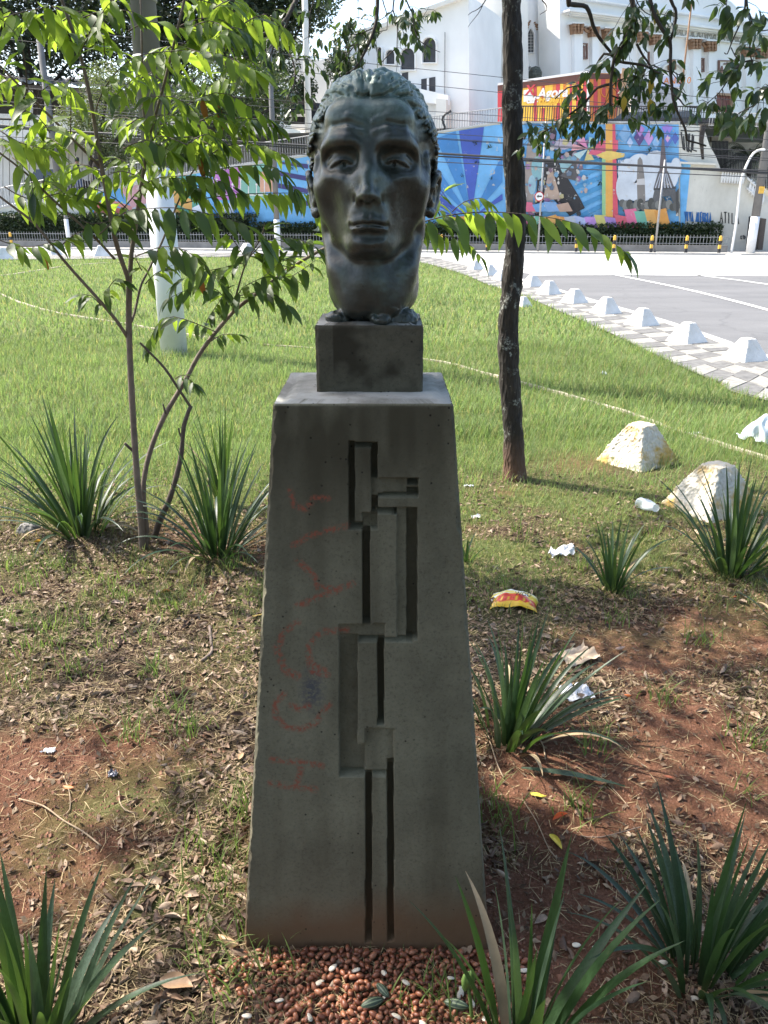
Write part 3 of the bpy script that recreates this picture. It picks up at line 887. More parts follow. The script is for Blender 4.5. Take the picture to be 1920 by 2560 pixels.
# paving patches of light and dark stone
m_lt = simple('light paving stone', (.255, .245, .22), .85, .25, 14, bmp=.6, bscale=90)
m_dk = simple('dark paving stone', (.14, .136, .128), .85, .3, 14, bmp=.6, bscale=90)
cells = []
s = 0.0; k = 0
A_len = arclen(A); Bm = B
def row(s_, t):
    a = at_len(A, A_len, s_); b_ = np.array([np.interp(s_, A_len, B[:, 0]), np.interp(s_, A_len, B[:, 1])])
    return a + (b_ - a) * t
smax = A_len[-1]; tot = 0
far_mb = [MB(), MB()]
i_ = 0; s = smax - 10.0
while s > 8:
    w_ = np.linalg.norm(row(s, 1) - row(s, 0))
    nc = max(2, int(round(w_ / .36)))
    for c_ in range(nc):
        sk = .14 * c_
        g1, g2 = .008, .008 / w_
        P4 = [row(s - sk + g1, (c_ + .0) / nc + g2), row(s - sk + .34 - g1, c_ / nc + g2), row(s - sk - .14 + .34 - g1, (c_ + 1) / nc - g2), row(s - sk - .14 + g1, (c_ + 1) / nc - g2)]
        if any(np.linalg.norm(p) > 60 for p in P4): continue
        dark = (i_ + c_) % 2
        P4 = [p + nr.uniform(-.008, .008, 2) for p in P4]
        h = .018 + .004 * rnd.random()
        dist = np.linalg.norm(P4[0])
        P4 = P4[::-1]
        if dist < 15 and tot < 290:
            mb = MB().hexa([(*p, .004) for p in P4], [(*p, h) for p in P4])
            mb.build('paving_stone', m_dk if dark else m_lt, pav); tot += 1
        else: far_mb[dark].hexa([(*p, .004) for p in P4], [(*p, h) for p in P4])
    s -= .34; i_ += 1
for q, mt in ((0, m_lt), (1, m_dk)):
    if far_mb[q].v: tag(far_mb[q].build('paving_stones', mt, pav), kind='stuff')

# thin concrete edging lines that cross the lawn
m_edge = simple('lawn edging concrete', (.40, .35, .26), .9, .3, 3, bmp=.4)
def edging(pts, w, label, h=.018):
    P = resample([gnd(px, py)[:2] for px, py in pts], .25)
    d = np.gradient(P, axis=0); nn = np.stack([-d[:, 1], d[:, 0]], -1); nn /= np.linalg.norm(nn, axis=1)[:, None]
    wob = (fbm(P, 81, 3, 3.0) - .5)[:, None] * .02
    a, b_ = P - nn * w / 2 + wob, P + nn * w / 2 + wob; n = len(P)
    hh = ground_h(P[:, 0], P[:, 1]) + h + (fbm(P, 82, 3, 4.0) - .5) * .02
    V = [(*p, z_) for p, z_ in zip(a, hh)] + [(*p, z_) for p, z_ in zip(b_, hh)] + [(*p, -.05) for p in a] + [(*p, -.05) for p in b_]
    mb = MB().add(V, [(i, i + 1, n + i + 1, n + i) for i in range(n - 1)] + [(i, 2 * n + i, 2 * n + i + 1, i + 1) for i in range(n - 1)] + [(n + i, n + i + 1, 3 * n + i + 1, 3 * n + i) for i in range(n - 1)])
    o = mb.build('lawn_edging', m_edge); tag(o, label, kind='structure'); return P
EDGE1 = edging([(2300, 1290), (2050, 1205), (1920, 1150), (1800, 1113), (1680, 1073), (1560, 1030), (1400, 984), (1245, 944), (1100, 905), (850, 878), (600, 856), (480, 840), (320, 812), (150, 785), (60, 760), (-5, 733), (-60, 705)], .040, 'narrow pale edging strip curving across the lawn')
edging([(-160, 705), (0, 690), (60, 682), (150, 668), (260, 658), (420, 655)], .09, 'low whitish edging far left in the lawn')
# ---------------------------------------------------------------- grass, straw and litter that nobody could count
def blades(name, X, Y, H, W, lean, seg, colr, label, material, flat=False, curl=1.0, seed=1):
    rs = np.random.RandomState(seed); n = len(X)
    az = rs.uniform(0, 2 * np.pi, n); face = az + np.pi / 2 + rs.uniform(-.5, .5, n)
    Z0 = ground_h(X, Y) + (.004 if flat else -.004)
    t = np.linspace(0, 1, seg + 1)
    # bending curve: the blade leans by angle growing with t
    a0 = rs.uniform(0, .35, n) + (1.15 if flat else 0); a1 = lean * (.35 + rs.uniform(0, 1, n)) * curl + a0
    cx = np.zeros((n, seg + 1)); cz = np.zeros((n, seg + 1))
    for k in range(1, seg + 1):
        a = a0 + (a1 - a0) * (k - .5) / seg
        cx[:, k] = cx[:, k - 1] + np.sin(a) / seg; cz[:, k] = cz[:, k - 1] + np.cos(a) / seg
    if flat: cz = np.abs(cz) * .5
    cx *= H[:, None]; cz *= H[:, None]
    px = X[:, None] + cx * np.cos(az)[:, None]; py = Y[:, None] + cx * np.sin(az)[:, None]; pz = Z0[:, None] + cz
    wd = W[:, None] * (1 - t[None, :] ** 1.6 * .92)
    wx = np.cos(face)[:, None] * wd / 2; wy = np.sin(face)[:, None] * wd / 2
    L = np.stack([px - wx, py - wy, pz], -1); Rr = np.stack([px + wx, py + wy, pz], -1)
    V = np.stack([L, Rr], 2).reshape(-1, 3)                      # n, seg+1, 2
    base = (np.arange(n) * (seg + 1) * 2)[:, None]; k = np.arange(seg)[None, :] * 2
    F = np.stack([base + k, base + k + 1, base + k + 3, base + k + 2], -1).reshape(-1, 4)
    cc = np.repeat(colr, (seg + 1) * 2, axis=0)
    me = mesh_np(name, V, F, [material], smooth=True, col={'tint': np.concatenate([cc, np.ones((len(cc), 1))], 1)})
    o = link(name, me); return tag(o, label, kind='stuff')

def tintmat(name, trans=.45, rough=.6, spec=.3, tmul=1.25):
    m, nt, b = mat(name)
    at = N(nt, 'ShaderNodeAttribute', attribute_name='tint')
    nt.links.new(at.outputs['Color'], b.inputs['Base Color']); b.inputs['Roughness'].default_value = rough; b.inputs['Specular IOR Level'].default_value = spec
    if trans:
        tr = N(nt, 'ShaderNodeBsdfTranslucent'); c = mixc(nt, 1.0, at.outputs['Color'], (tmul, tmul * 1.05, tmul * .7), 'MULTIPLY'); nt.links.new(c, tr.inputs[0])
        mx = N(nt, 'ShaderNodeMixShader'); mx.inputs[0].default_value = trans
        nt.links.new(b.outputs[0], mx.inputs[1]); nt.links.new(tr.outputs[0], mx.inputs[2]); nt.links.new(mx.outputs[0], nt.nodes['Material Output'].inputs[0])
    return m
m_grass = tintmat('grass blades'); m_straw = tintmat('dry straw', .25, .8, .15, 1.0)

def scatter(n, y0, y1, seed, wedge=.60, marg=.9):
    rs = np.random.RandomState(seed)
    Y = rs.uniform(y0, y1, n); half = wedge * Y + marg
    return rs.uniform(-1, 1, n) * half, Y, rs
def tint(base, n, rs, var=.22, alt=None, pa=0.0):
    c = np.tile(np.array(base, float), (n, 1)) * (1 + rs.uniform(-var, var, (n, 1)))
    if alt is not None:
        w = rs.uniform(0, 1, n) < pa; c[w] = np.array(alt) * (1 + rs.uniform(-var, var, (w.sum(), 1)))
    return c
not_ped = lambda X, Y: ~((np.abs(X - PED_C[0]) < .295) & (np.abs(Y - PED_C[1]) < .285))
def lawn_layer(n, y0, y1, h0, h1, w, seg, seed, sub=1.0):
    X, Y, rs = scatter(n, y0, y1, seed)
    g_ = green_cover(X, Y); k = (rs.uniform(0, 1, n) < g_ ** 1.2 * sub) & in_poly(X, Y, LAWN_POLY) & not_ped(X, Y)
    X, Y, g_ = X[k], Y[k], g_[k]; m_ = len(X)
    tall = np.clip((Y - 3.8) / 1.3, .45, 1); cl = fbm(np.stack([X, Y], -1), 91, 3, 2.3)
    H = rs.uniform(h0, h1, m_) * tall * (.5 + cl)
    cb = fbm(np.stack([X, Y], -1), 92, 3, .8)[:, None]
    c = tint((.190, .262, .098), m_, rs, .25, (.30, .28, .13), .16) * (.75 + .5 * cb)
    dry = (np.clip(4.9 - Y, 0, 1) * .55)[:, None] * rs.uniform(0, 1, (m_, 1)); c = c * (1 - dry) + np.array((.24, .20, .085)) * dry
    blades('grass', X, Y, H, w * (.7 + .6 * rs.uniform(0, 1, m_)), .9, seg, c, 'long fine green lawn grass', m_grass, seed=seed)
lawn_layer(85000, 3.0, 6.2, .055, .125, .0042, 4, 101)
lawn_layer(80000, 5.8, 10.5, .06, .13, .0065, 3, 102)
lawn_layer(90000, 10, 29, .06, .13, .016, 2, 103)
# short turf and weeds between the litter
X, Y, rs = scatter(60000, .85, 4.6, 104, .56, .3)
gmask = fbm(np.stack([X, Y], -1), 93, 4, 3.2) + .25 * (green_cover(X, Y) - .3)
k = (gmask - .035 * (X < -.2) * (Y < 3) + .10 * ((X > .3) & (Y > 2.9)) > .495 + .10 * rs.uniform(-1, 1, len(X))) & not_ped(X, Y) & (bare(X, Y) < .65); X, Y = X[k], Y[k]; n = len(X)
blades('turf', X, Y, rs.uniform(.012, .045, n), np.full(n, .0026), 1.1, 3, tint((.135, .165, .055), n, rs, .3, (.26, .21, .10), .35), 'short patchy turf between the dead leaves', m_grass, seed=14)
# brighter weed tufts
P = [gnd(px, py)[:2] for px, py in ((40, 1420), (90, 1450), (150, 1420), (260, 1460), (180, 1530), (140, 1620), (20, 1560), (260, 1620), (40, 1720), (380, 1680), (60, 1640), (120, 1580), (230, 1560), (300, 1500), (330, 1440), (420, 1520), (190, 1690), (360, 1600), (60, 1480), (500, 1500), (590, 1420), (420, 1780), (330, 1850), (620, 2050), (560, 2150), (490, 2130), (540, 2250), (470, 1840),
     (1260, 1470), (1450, 1420), (1540, 1560), (1660, 1770), (1480, 1880), (1850, 1860), (1880, 2010), (1440, 2030), (1240, 2020), (1250, 2060), (1170, 1390), (1640, 1340), (1300, 1330), (1750, 1620), (640, 2390), (690, 2420), (1040, 2500), (1130, 2520), (590, 2480), (520, 2380), (1560, 1480))]
xs, ys = [], []
for p in P:
    q = rs.randint(14, 40); xs.append(rs.normal(p[0], .035, q)); ys.append(rs.normal(p[1], .035, q))
X = np.concatenate(xs); Y = np.concatenate(ys); n = len(X)
blades('weeds', X, Y, rs.uniform(.04, .13, n), np.full(n, .0042), 1.0, 5, tint((.15, .215, .06), n, rs, .25), 'fresh green weed tufts on the soil', m_grass, seed=15)
# straw lying flat
X, Y, rs = scatter(85000, .85, 5.2, 105, .56, .3)
k = not_ped(X, Y) & (rs.uniform(0, 1, len(X)) < .22 + .78 * (1 - bare(X, Y)) * np.clip(1.2 - green_cover(X, Y), 0, 1)); X, Y = X[k], Y[k]; n = len(X)
blades('straw', X, Y, rs.uniform(.015, .07, n), rs.uniform(.0010, .0024, n), .5, 3, tint((.42, .33, .19), n, rs, .35, (.14, .10, .06), .4), 'dry straw and rootlets on the ground', m_straw, flat=True, seed=16)
# soil crumbs
ico = []
X, Y, rs = scatter(60000, .85, 3.8, 106, .56, .3)
k = not_ped(X, Y) & (bare(X, Y) > .15); X, Y = X[k], Y[k]; n = len(X)
tet = np.array([(1, 0, -.3), (-.5, .87, -.3), (-.5, -.87, -.3), (.1, .1, .9), (.7, .7, .3), (-.8, .1, .4), (.3, -.8, .3)])
tf = np.array([(0, 4, 6), (4, 3, 6), (4, 5, 3), (5, 6, 3), (0, 1, 4), (1, 5, 4), (1, 2, 5), (2, 6, 5), (2, 0, 6)])
sz = rs.gamma(1.6, .0011, n) + .0008
V = (np.stack([X, Y, ground_h(X, Y)], -1)[:, None, :] + (tet[None] * sz[:, None, None] * rs.uniform(.6, 1.3, (n, 7, 3)))).reshape(-1, 3)
F = (np.arange(n)[:, None, None] * 7 + tf[None]).reshape(-1, 3)
m_crumb = simple('soil crumbs', (.21, .10, .062), .95, .3, 40)
tag(link('soil_crumbs', mesh_np('soil_crumbs', V, F, [m_crumb], smooth=False)), 'loose crumbs of red earth', kind='stuff')

# ---- dead leaves
def dead_leaf_mesh(seed, big=1.0):
    r = random.Random(seed); n = 7; V = []; L = .044 * big * r.uniform(.8, 1.25); W = L * r.uniform(.34, .5)
    roll = r.uniform(.9, 2.7) * r.choice((-1, 1)); arch = r.uniform(-1.2, 1.6); tw = r.uniform(-.7, .7)
    for i in range(n + 1):
        s = i / n; w = W / 2 * math.sin(math.pi * min(1, max(.02, s ** .85))) ** .8
        for j in (-1, -.5, 0, .5, 1):
            a = j * roll * .5 + tw * (s - .5) + r.uniform(-.06, .06)
            yy = (math.sin(j * roll * .6) / max(.3, abs(roll) * .6)) * w if abs(roll) > .01 else j * w
            zz = (1 - math.cos(j * roll * .9)) * w * .9
            x_ = (s - .5) * L * (1 - .12 * abs(arch)); z_ = -math.cos((s - .5) * arch) * L * .16 * arch + zz
            ct, st = math.cos(tw * (s - .5) * 1.6), math.sin(tw * (s - .5) * 1.6)
            V.append((x_, yy * ct - z_ * st, abs(yy * st + z_ * ct) + .001))
    F = [(i * 5 + j, i * 5 + j + 1, (i + 1) * 5 + j + 1, (i + 1) * 5 + j) for i in range(n) for j in range(4)]
    return V, F
def deadmat(name, a, b_, c_):
    m, nt, b = mat(name)
    oi = N(nt, 'ShaderNodeObjectInfo'); ge = N(nt, 'ShaderNodeNewGeometry')
    n_ = noise(nt, 45, 5, .7); ad = N(nt, 'ShaderNodeMath', operation='ADD')
    nt.links.new(oi.outputs['Random'], ad.inputs[0]); nt.links.new(ge.outputs['Random Per Island'], ad.inputs[1])
    fr = N(nt, 'ShaderNodeMath', operation='FRACT'); nt.links.new(ad.outputs[0], fr.inputs[0])
    c = ramp(nt, fr.outputs[0], [(.0, a), (.5, b_), (1, c_)])
    c = mixc(nt, 1.0, c, ramp(nt, n_.outputs[0], [(.35, (.55,) * 3), (.65, (1.15,) * 3)]), 'MULTIPLY')
    nt.links.new(c, b.inputs['Base Color']); b.inputs['Roughness'].default_value = .65; b.inputs['Specular IOR Level'].default_value = .3
    bump(nt, b, n_.outputs[0], .4, .002)
    return m
m_dead = deadmat('dead leaf', (.08, .046, .030), (.235, .150, .100), (.48, .37, .27))
dead_me = []
for q in range(9):
    V, F = dead_leaf_mesh(200 + q)
    me = bpy.data.meshes.new('dead_leaf'); me.from_pydata(V, [], F); me.materials.append(m_dead)
    me.polygons.foreach_set('use_smooth', [True] * len(F)); me.update(); dead_me.append((me, np.array(V), np.array(F)))
def litter_density(x, y):
    P = np.stack([x, y], -1)
    n_ = fbm(P, 95, 4, 2.6)
    d = np.clip((n_ - .28) * 5, 0, 1) * np.clip((5.3 - y) / 1.2, 0, 1) * (1 - 1.1 * np.clip(bare(x, y) - .1, 0, .85))
    d = np.where((x > .2) & (y > 3.3), d * .5, d)
    return np.where((np.abs(x) < .26) & (y < 1.37), d * .04, d)
X, Y, rs = scatter(15000, .95, 5.0, 107, .54, .25)
k = (rs.uniform(0, 1, len(X)) < litter_density(X, Y)) & not_ped(X, Y); X, Y = X[k][:6000], Y[k][:6000]
Zg = ground_h(X, Y)
order = np.argsort(np.hypot(X, Y))
inside = [i for i in order if abs(X[i]) < .47 * (Y[i] * .935 + .57)]
single = set(inside[:260])
MARKS = [((640, 2300), 'against the left foot of the pedestal'), ((560, 2080), 'in the dry turf left of the pedestal foot'), ((560, 1850), 'left of the pedestal at knee height'), ((540, 1600), 'beside the knobbly grey stick left of the pedestal'), ((300, 2200), 'on the bare red soil at the lower left'),
         ((120, 2250), 'on the mossy soil above the lower left sword plant'), ((330, 2480), 'beside the lower left sword plant'), ((300, 1960), 'around the dark crumpled foil'), ((120, 1900), 'around the flaky white scrap at the far left'), ((300, 1730), 'in the thick litter at the left, halfway up'),
         ((110, 1700), 'in the litter near the left edge, halfway up'), ((350, 1500), 'on the soil below the sapling'), ((120, 1480), 'below the left sword plant'), ((1260, 2000), 'just right of the pedestal below the middle sword plant'), ((1300, 1650), 'behind the middle sword plant'), ((1550, 1680), 'around the foil paper and large tan leaf'),
         ((1580, 1880), 'right of the middle sword plant'), ((1800, 1950), 'in the heap at the right edge above the big sword plant'), ((1840, 1650), 'in the litter at the right edge, halfway up'), ((1330, 2300), 'in the shade right of the pedestal foot'), ((1560, 2480), 'under the left side of the lower right sword plant'), ((1840, 2520), 'under the lower right sword plant at the corner'),
         ((1500, 1400), 'around the small open sword plant'), ((1230, 1420), 'beside the snack wrapper'), ((960, 2500), 'among the peanuts'), ((500, 2520), 'in the dry turf left of the peanuts')]
MARKW = [(gnd(*p_)[:2], t_) for p_, t_ in MARKS]
LV, LF = [], []; off = 0
for i in range(len(X)):
    me, V0, F0 = dead_me[rnd.randrange(9)]
    M = Matrix.Rotation(rnd.uniform(0, 6.28), 3, 'Z') @ Matrix.Rotation(rnd.uniform(-.9, .9), 3, 'X') @ Matrix.Rotation(rnd.uniform(-.35, .35), 3, 'Y')
    if rnd.random() < .4: M = M @ Matrix.Rotation(math.pi, 3, 'X')
    sc_ = rnd.uniform(.55, 1.15)
    if i in single:
        zmin = min((M @ Vector(v)).z for v in V0[::3]) * sc_
        o = link('dead_leaf', me); o.matrix_world = Matrix.Translation((X[i], Y[i], Zg[i] - zmin * .7 + .002)) @ (M.to_4x4() @ Matrix.Scale(sc_, 4))
        wh = min(MARKW, key=lambda q_: (q_[0][0] - X[i]) ** 2 + (q_[0][1] - Y[i]) ** 2)[1]
        tag(o, 'curled brown dead leaf ' + wh, 'dead leaf', 'dead leaves ' + wh)
    else:
        Q = (V0 * sc_) @ np.array(M).T; Q = Q + np.array((X[i], Y[i], Zg[i] - Q[:, 2].min() * .6 + .002))
        LV.append(Q); LF.append(F0 + off); off += len(Q)
tag(link('leaf_litter', mesh_np('leaf_litter', np.concatenate(LV), np.concatenate(LF), [m_dead])), 'brown leaf litter on the soil', kind='stuff')
# small flakes of broken leaf
X, Y, rs = scatter(52000, .9, 5.2, 108, .55, .3)
k = not_ped(X, Y) & (rs.uniform(0, 1, len(X)) < .12 + .9 * litter_density(X, Y)); X, Y = X[k], Y[k]; n = len(X)
q4 = np.array([(-1, -.1, 0), (.1, -.55, 0), (1, .1, 0), (-.2, .5, 0)]); sz = rs.uniform(.003, .014, n)
V = np.zeros((n, 4, 3)); a = rs.uniform(0, 6.28, n); ti = rs.uniform(-1, 1, (n, 2)) * .8
for c_ in range(4):
    qx, qy = q4[c_, 0] * sz * rs.uniform(.6, 1.2, n), q4[c_, 1] * sz * rs.uniform(.6, 1.2, n)
    V[:, c_, 0] = X + qx * np.cos(a) - qy * np.sin(a); V[:, c_, 1] = Y + qx * np.sin(a) + qy * np.cos(a)
    V[:, c_, 2] = ground_h(X, Y) + .006 + qx * ti[:, 0] + qy * ti[:, 1]
m_flake = deadmat('leaf flakes', (.07, .042, .026), (.20, .125, .075), (.34, .25, .16))
tag(link('leaf_flakes', mesh_np('leaf_flakes', V.reshape(-1, 3), np.arange(n * 4).reshape(-1, 4), [m_flake], smooth=False)), 'crumbled leaf flakes on the soil', kind='stuff')
# ---------------------------------------------------------------- clumps of sword-leaved plants
m_sword = []
for q, (c_, t_) in enumerate((((.018, .040, .019), (.06, .13, .02)), ((.026, .056, .022), (.11, .20, .03)), ((.050, .080, .050), (.10, .18, .05)))):
    m, nt, b = mat('sword leaf')
    n1 = noise(nt, 6, 3, stretch=(8, 8, 1)); oi = N(nt, 'ShaderNodeObjectInfo')
    n1.inputs['Detail'].default_value = 4
    cc = ramp(nt, n1.outputs[0], [(.3, tuple(x * .75 for x in c_)), (.7, tuple(x * 1.35 for x in c_))])
    cc = mixc(nt, ramp(nt, noise(nt, 28, 6, .8).outputs[0], [(.66, (0,) * 3), (.72, (.8,) * 3)]), cc, (.16, .12, .05)); cc = mixc(nt, 1.0, cc, ramp(nt, noise(nt, 90, 3, .6, stretch=(3, 3, .25)).outputs[0], [(.35, (.7,) * 3), (.65, (1.25,) * 3)]), 'MULTIPLY')
    bump(nt, b, noise(nt, 120, 3, .6, stretch=(3, 3, .2)).outputs[0], .3, .002); nt.links.new(cc, b.inputs['Base Color']); b.inputs['Roughness'].default_value = .42; b.inputs['Specular IOR Level'].default_value = .5
    tr = N(nt, 'ShaderNodeBsdfTranslucent'); tr.inputs[0].default_value = (*t_, 1)
    mx = N(nt, 'ShaderNodeMixShader'); mx.inputs[0].default_value = .28
    nt.links.new(b.outputs[0], mx.inputs[1]); nt.links.new(tr.outputs[0], mx.inputs[2]); nt.links.new(mx.outputs[0], nt.nodes['Material Output'].inputs[0])
    m_sword.append(m)
m_sdry = simple('dry sword leaf', (.32, .24, .14), .8, .25, 20)

def sword(L, W, a0, a1, az, twist, mtl, n=11):
    """one arching leaf: a0 / a1 = lean from the vertical at base and tip"""
    mb = MB(); V = []; px = pz = 0.0; rows = []
    d = Vector((math.cos(az), math.sin(az), 0)); side0 = Vector((-math.sin(az), math.cos(az), 0))
    for i in range(n + 1):
        s = i / n; a = a0 + (a1 - a0) * s ** 1.7
        if i: px += math.sin(a) * L / n; pz += math.cos(a) * L / n
        w = W * (.55 + .45 * min(1, s * 4)) * (1 - s ** 3.2) * (1 - .35 * s) + .0006
        nrm = d * (-math.cos(a)) + Vector((0, 0, math.sin(a)))
        sd = (side0 * math.cos(twist * s) + nrm * math.sin(twist * s))
        up = nrm * math.cos(twist * s) - side0 * math.sin(twist * s)
        c_ = d * px + Vector((0, 0, pz))
        rows.append([c_ - sd * w / 2 + up * w * .16, c_, c_ + sd * w / 2 + up * w * .16])
    V = [p for r_ in rows for p in r_]
    F = [(i * 3 + j, i * 3 + j + 1, (i + 1) * 3 + j + 1, (i + 1) * 3 + j) for i in range(n) for j in (0, 1)]
    return mb.add(V, F).mesh('leaf', mtl, True)

def clump(px, py, n, L, W, label, seed, spread=.06, tilt=(0.0, 0.0), arch=1.0, dry=2, tall=None, base_h=0.0, world=None):
    r = random.Random(seed)
    g_ = gnd(px, py) if world is None else np.array((*world, 0.0))
    zz = float(ground_h(np.array([g_[0]]), np.array([g_[1]]))[0])
    o = empty('sword_plant', (g_[0], g_[1], zz - .01), 0, label, 'plant', 'sword-leaved plants in the bed')
    for i in range(n + dry):
        az = i * 2.399 + r.uniform(-.4, .4); q = (i + .5) / n
        lean = min(1.45, (.06 + q ** 1.0 * .95) * arch)
        Ls = L * r.uniform(.72, 1.08) * (1 - .18 * q)
        dr = i >= n
        me = sword(Ls if not dr else L * r.uniform(.4, .7), W * r.uniform(.75, 1.15), lean * r.uniform(.45, .75) + tilt[0] * math.cos(az - tilt[1]) * .3, lean * r.uniform(1.1, 1.75) + (.5 if dr else 0), az, r.uniform(-.7, .7),
                   m_sdry if dr else m_sword[r.choice((0, 0, 1, 1, 2))])
        lf = link('leaf', me, o)
        rr = spread * math.sqrt(min(1, q)) * r.uniform(.5, 1)
        lf.location = (rr * math.cos(az) + r.uniform(-.01, .01), rr * math.sin(az) + r.uniform(-.01, .01), base_h)
        if tilt[0]: lf.rotation_euler = (-tilt[0] * math.sin(tilt[1]), tilt[0] * math.cos(tilt[1]), 0)
        if dr: lf['label'] = 'dry tan leaf'
    return o
clump(200, 1330, 96, .72, .026, 'broad sword-leaved clump at the left, left of the sapling', 301, .14, (.08, math.pi), 1.35)
clump(545, 1385, 62, .62, .026, 'sword-leaved clump between the sapling and the pedestal', 302, .12, (.05, 0), 1.4)
clump(560, 1265, 30, .66, .019, 'narrow upright sword-leaved clump just behind the one beside the pedestal', 303, .05, (0, 0), .55, 1)
clump(95, 2640, 30, .44, .030, 'sword-leaved clump cut off by the bottom left corner', 304, .08, (.15, 0), .9)
clump(1300, 2650, 18, .50, .030, 'sword-leaved clump in front of the pedestal, beside the peanuts', 305, .06, (.05, 0), .65, 3)
clump(1750, 2440, 44, .44, .024, 'large sword-leaved clump at the bottom right', 306, .10, (.0, 0), 1.2)
clump(1275, 1850, 44, .45, .025, 'sword-leaved clump below the crisp wrapper, right of the pedestal', 307, .10, (.20, .3), 1.15, 5)
clump(1530, 1475, 24, .42, .022, 'small open sword-leaved clump beside the white tissue', 308, .05, (.0, 0), 1.0)
clump(1830, 1435, 58, .58, .024, 'sword-leaved clump in front of the yellowed pyramid block', 309, .10, (.0, 0), 1.05)
clump(1965, 1580, 14, .30, .022, 'low sword-leaved clump at the right edge', 310, .06, (.1, math.pi), 1.1)
clump(1165, 1400, 8, .18, .016, 'small sword-leaved tuft behind the right edge of the pedestal', 311, .03, (0, 0), .9, 0)
# ---------------------------------------------------------------- young tree on the left with feathery drooping leaves
m_bark = simple('smooth sapling bark', (.165, .125, .095), .8, .25, 22, bmp=.5, bscale=70)
m_bark_d = simple('dead stem bark', (.10, .075, .058), .9, .3, 25, bmp=.7, bscale=60)
m_leafA = leafmat('bright sapling leaf', (.10, .165, .030), (.40, .56, .055), .55, .25, .55)
m_leafB = leafmat('dark sapling leaf', (.045, .085, .024), (.17, .28, .035), .5, .25, .38)
m_leafO = simple('orange withering leaf', (.42, .16, .03), .6, .2, 12)

def leaf_mesh(L, W, droop, fold, mtl, seed, point=1.0, n=5):
    """lanceolate leaf along +x, face up (+z), drooping towards the tip"""
    r = random.Random(seed); V = []; x_ = z_ = 0; 
    prof = lambda s: (math.sin(math.pi * s ** .78) ** .9) if 0 < s < 1 else 0.0
    for i in range(n + 1):
        s = i / n; a = -droop * s ** 1.2
        if i: x_ += math.cos(a) * L / n; z_ += math.sin(a) * L / n
        w = W / 2 * prof(s) + .0004
        wv = r.uniform(-.06, .06) * W
        V += [(x_, -w, z_ + fold * w + wv), (x_, 0, z_), (x_, w, z_ + fold * w - wv)]
    F = [(i * 3 + j, i * 3 + j + 1, (i + 1) * 3 + j + 1, (i + 1) * 3 + j) for i in range(n) for j in (0, 1)]
    me = bpy.data.meshes.new('leaf'); me.from_pydata(V, [], F); me.materials.append(mtl)
    me.polygons.foreach_set('use_smooth', [True] * len(F)); me.update()
    return me, np.array(V), np.array(F)

def orient(d, nrm):
    d = Vector(d).normalized(); nrm = Vector(nrm); nrm = (nrm - d * nrm.dot(d))
    nrm = nrm.normalized() if nrm.length > 1e-5 else d.orthogonal().normalized()
    y_ = nrm.cross(d)
    return Matrix((d, y_, nrm)).transposed()

class Foliage:
    """leaves of one tree: the largest in the picture become parts, the rest one joined part"""
    def __init__(s): s.L = []
    def add(s, kind, p, M, sc_): s.L.append((kind, Vector(p), M, sc_))
    def build(s, tree, meshes, cap, loc, joinname='foliage', part='leaf', label=None):
        size = []
        for k, p, M, sc_ in s.L:
            px, py = pxof(p); d_ = (p - Vector(CAMP)).length
            vis = -30 < px < 1950 and -30 < py < 2590
            size.append(-(sc_ / d_) if vis else 1)
        order = np.argsort(size); chosen = set(i for i in order[:cap] if size[i] < 0)
        JV, JF, JM, off = [], [], [], 0; mats = []
        for i, (k, p, M, sc_) in enumerate(s.L):
            me, V0, F0 = meshes[k]
            if i in chosen:
                o = link(part, me, tree); o.matrix_local = Matrix.Translation(p - Vector(loc)) @ M.to_4x4() @ Matrix.Scale(sc_, 4)
            else:
                Q = (V0 * sc_) @ np.array(M).T + np.array(p - Vector(loc)); JV.append(Q); JF.append(F0 + off); off += len(Q)
                mt = me.materials[0]
                if mt not in mats: mats.append(mt)
                JM.append(np.full(len(F0), mats.index(mt)))
        if JV:
            o = link(joinname, mesh_np(joinname, np.concatenate(JV), np.concatenate(JF), mats, np.concatenate(JM)), tree)
            tag(o, kind='stuff')

SAP_AT = gnd(357, 1372)
sap = empty('sapling', SAP_AT, 0, 'slender young tree with drooping feathery green leaves left of the pedestal', 'tree')
YS = SAP_AT[1]
def sp_(pts, dy0=0.0, dy1=0.0, Y0=None):
    """pixel polyline -> points of the place, moving away from the trunk plane by dy"""
    n = len(pts); Yb = YS if Y0 is None else Y0
    out = []
    for i, (px, py) in enumerate(pts):
        t = i / max(1, n - 1); out.append(Vector(atY(px, py, Yb + dy0 + (dy1 - dy0) * t)))
    return out
def smooth_path(P, step=.04):
    Q = resample([np.array(p) for p in P], step); return [Vector(q) for q in Q]
def limb(name, P, r0, r1, mtl, parent, loc, knot=.0, label=None, seg=8):
    P = smooth_path(P); n = len(P)
    rad = [(r0 + (r1 - r0) * i / (n - 1)) * (1 + knot * rnd.uniform(-1, 1)) for i in range(n)]
    mb = MB().tube([p - Vector(loc) for p in P], rad, seg)
    o = mb.build(name, mtl, parent, True)
    if label: o['label'] = label
    return P
sloc = tuple(SAP_AT)
limb('trunk', sp_([(357, 1385), (352, 1300), (345, 1220), (338, 1127), (329, 980), (325, 895), (322, 800), (323, 718)]), .0175, .0135, m_bark, sap, sloc, .05)
limb('trunk', sp_([(362, 1385), (366, 1320), (358, 1230), (366, 1165), (385, 1100), (414, 1035), (464, 950), (506, 874), (582, 781), (640, 735), (700, 689), (775, 640), (860, 600), (960, 572), (1060, 556)], .01, .30), .0145, .0055, m_bark, sap, sloc, .05, 'second stem leaning right behind the bust')
limb('branch', sp_([(323, 718), (318, 690), (300, 640), (282, 570), (254, 415), (228, 260), (200, 135), (155, 0), (140, -60)], 0, -.25), .0115, .006, m_bark, sap, sloc, .04)
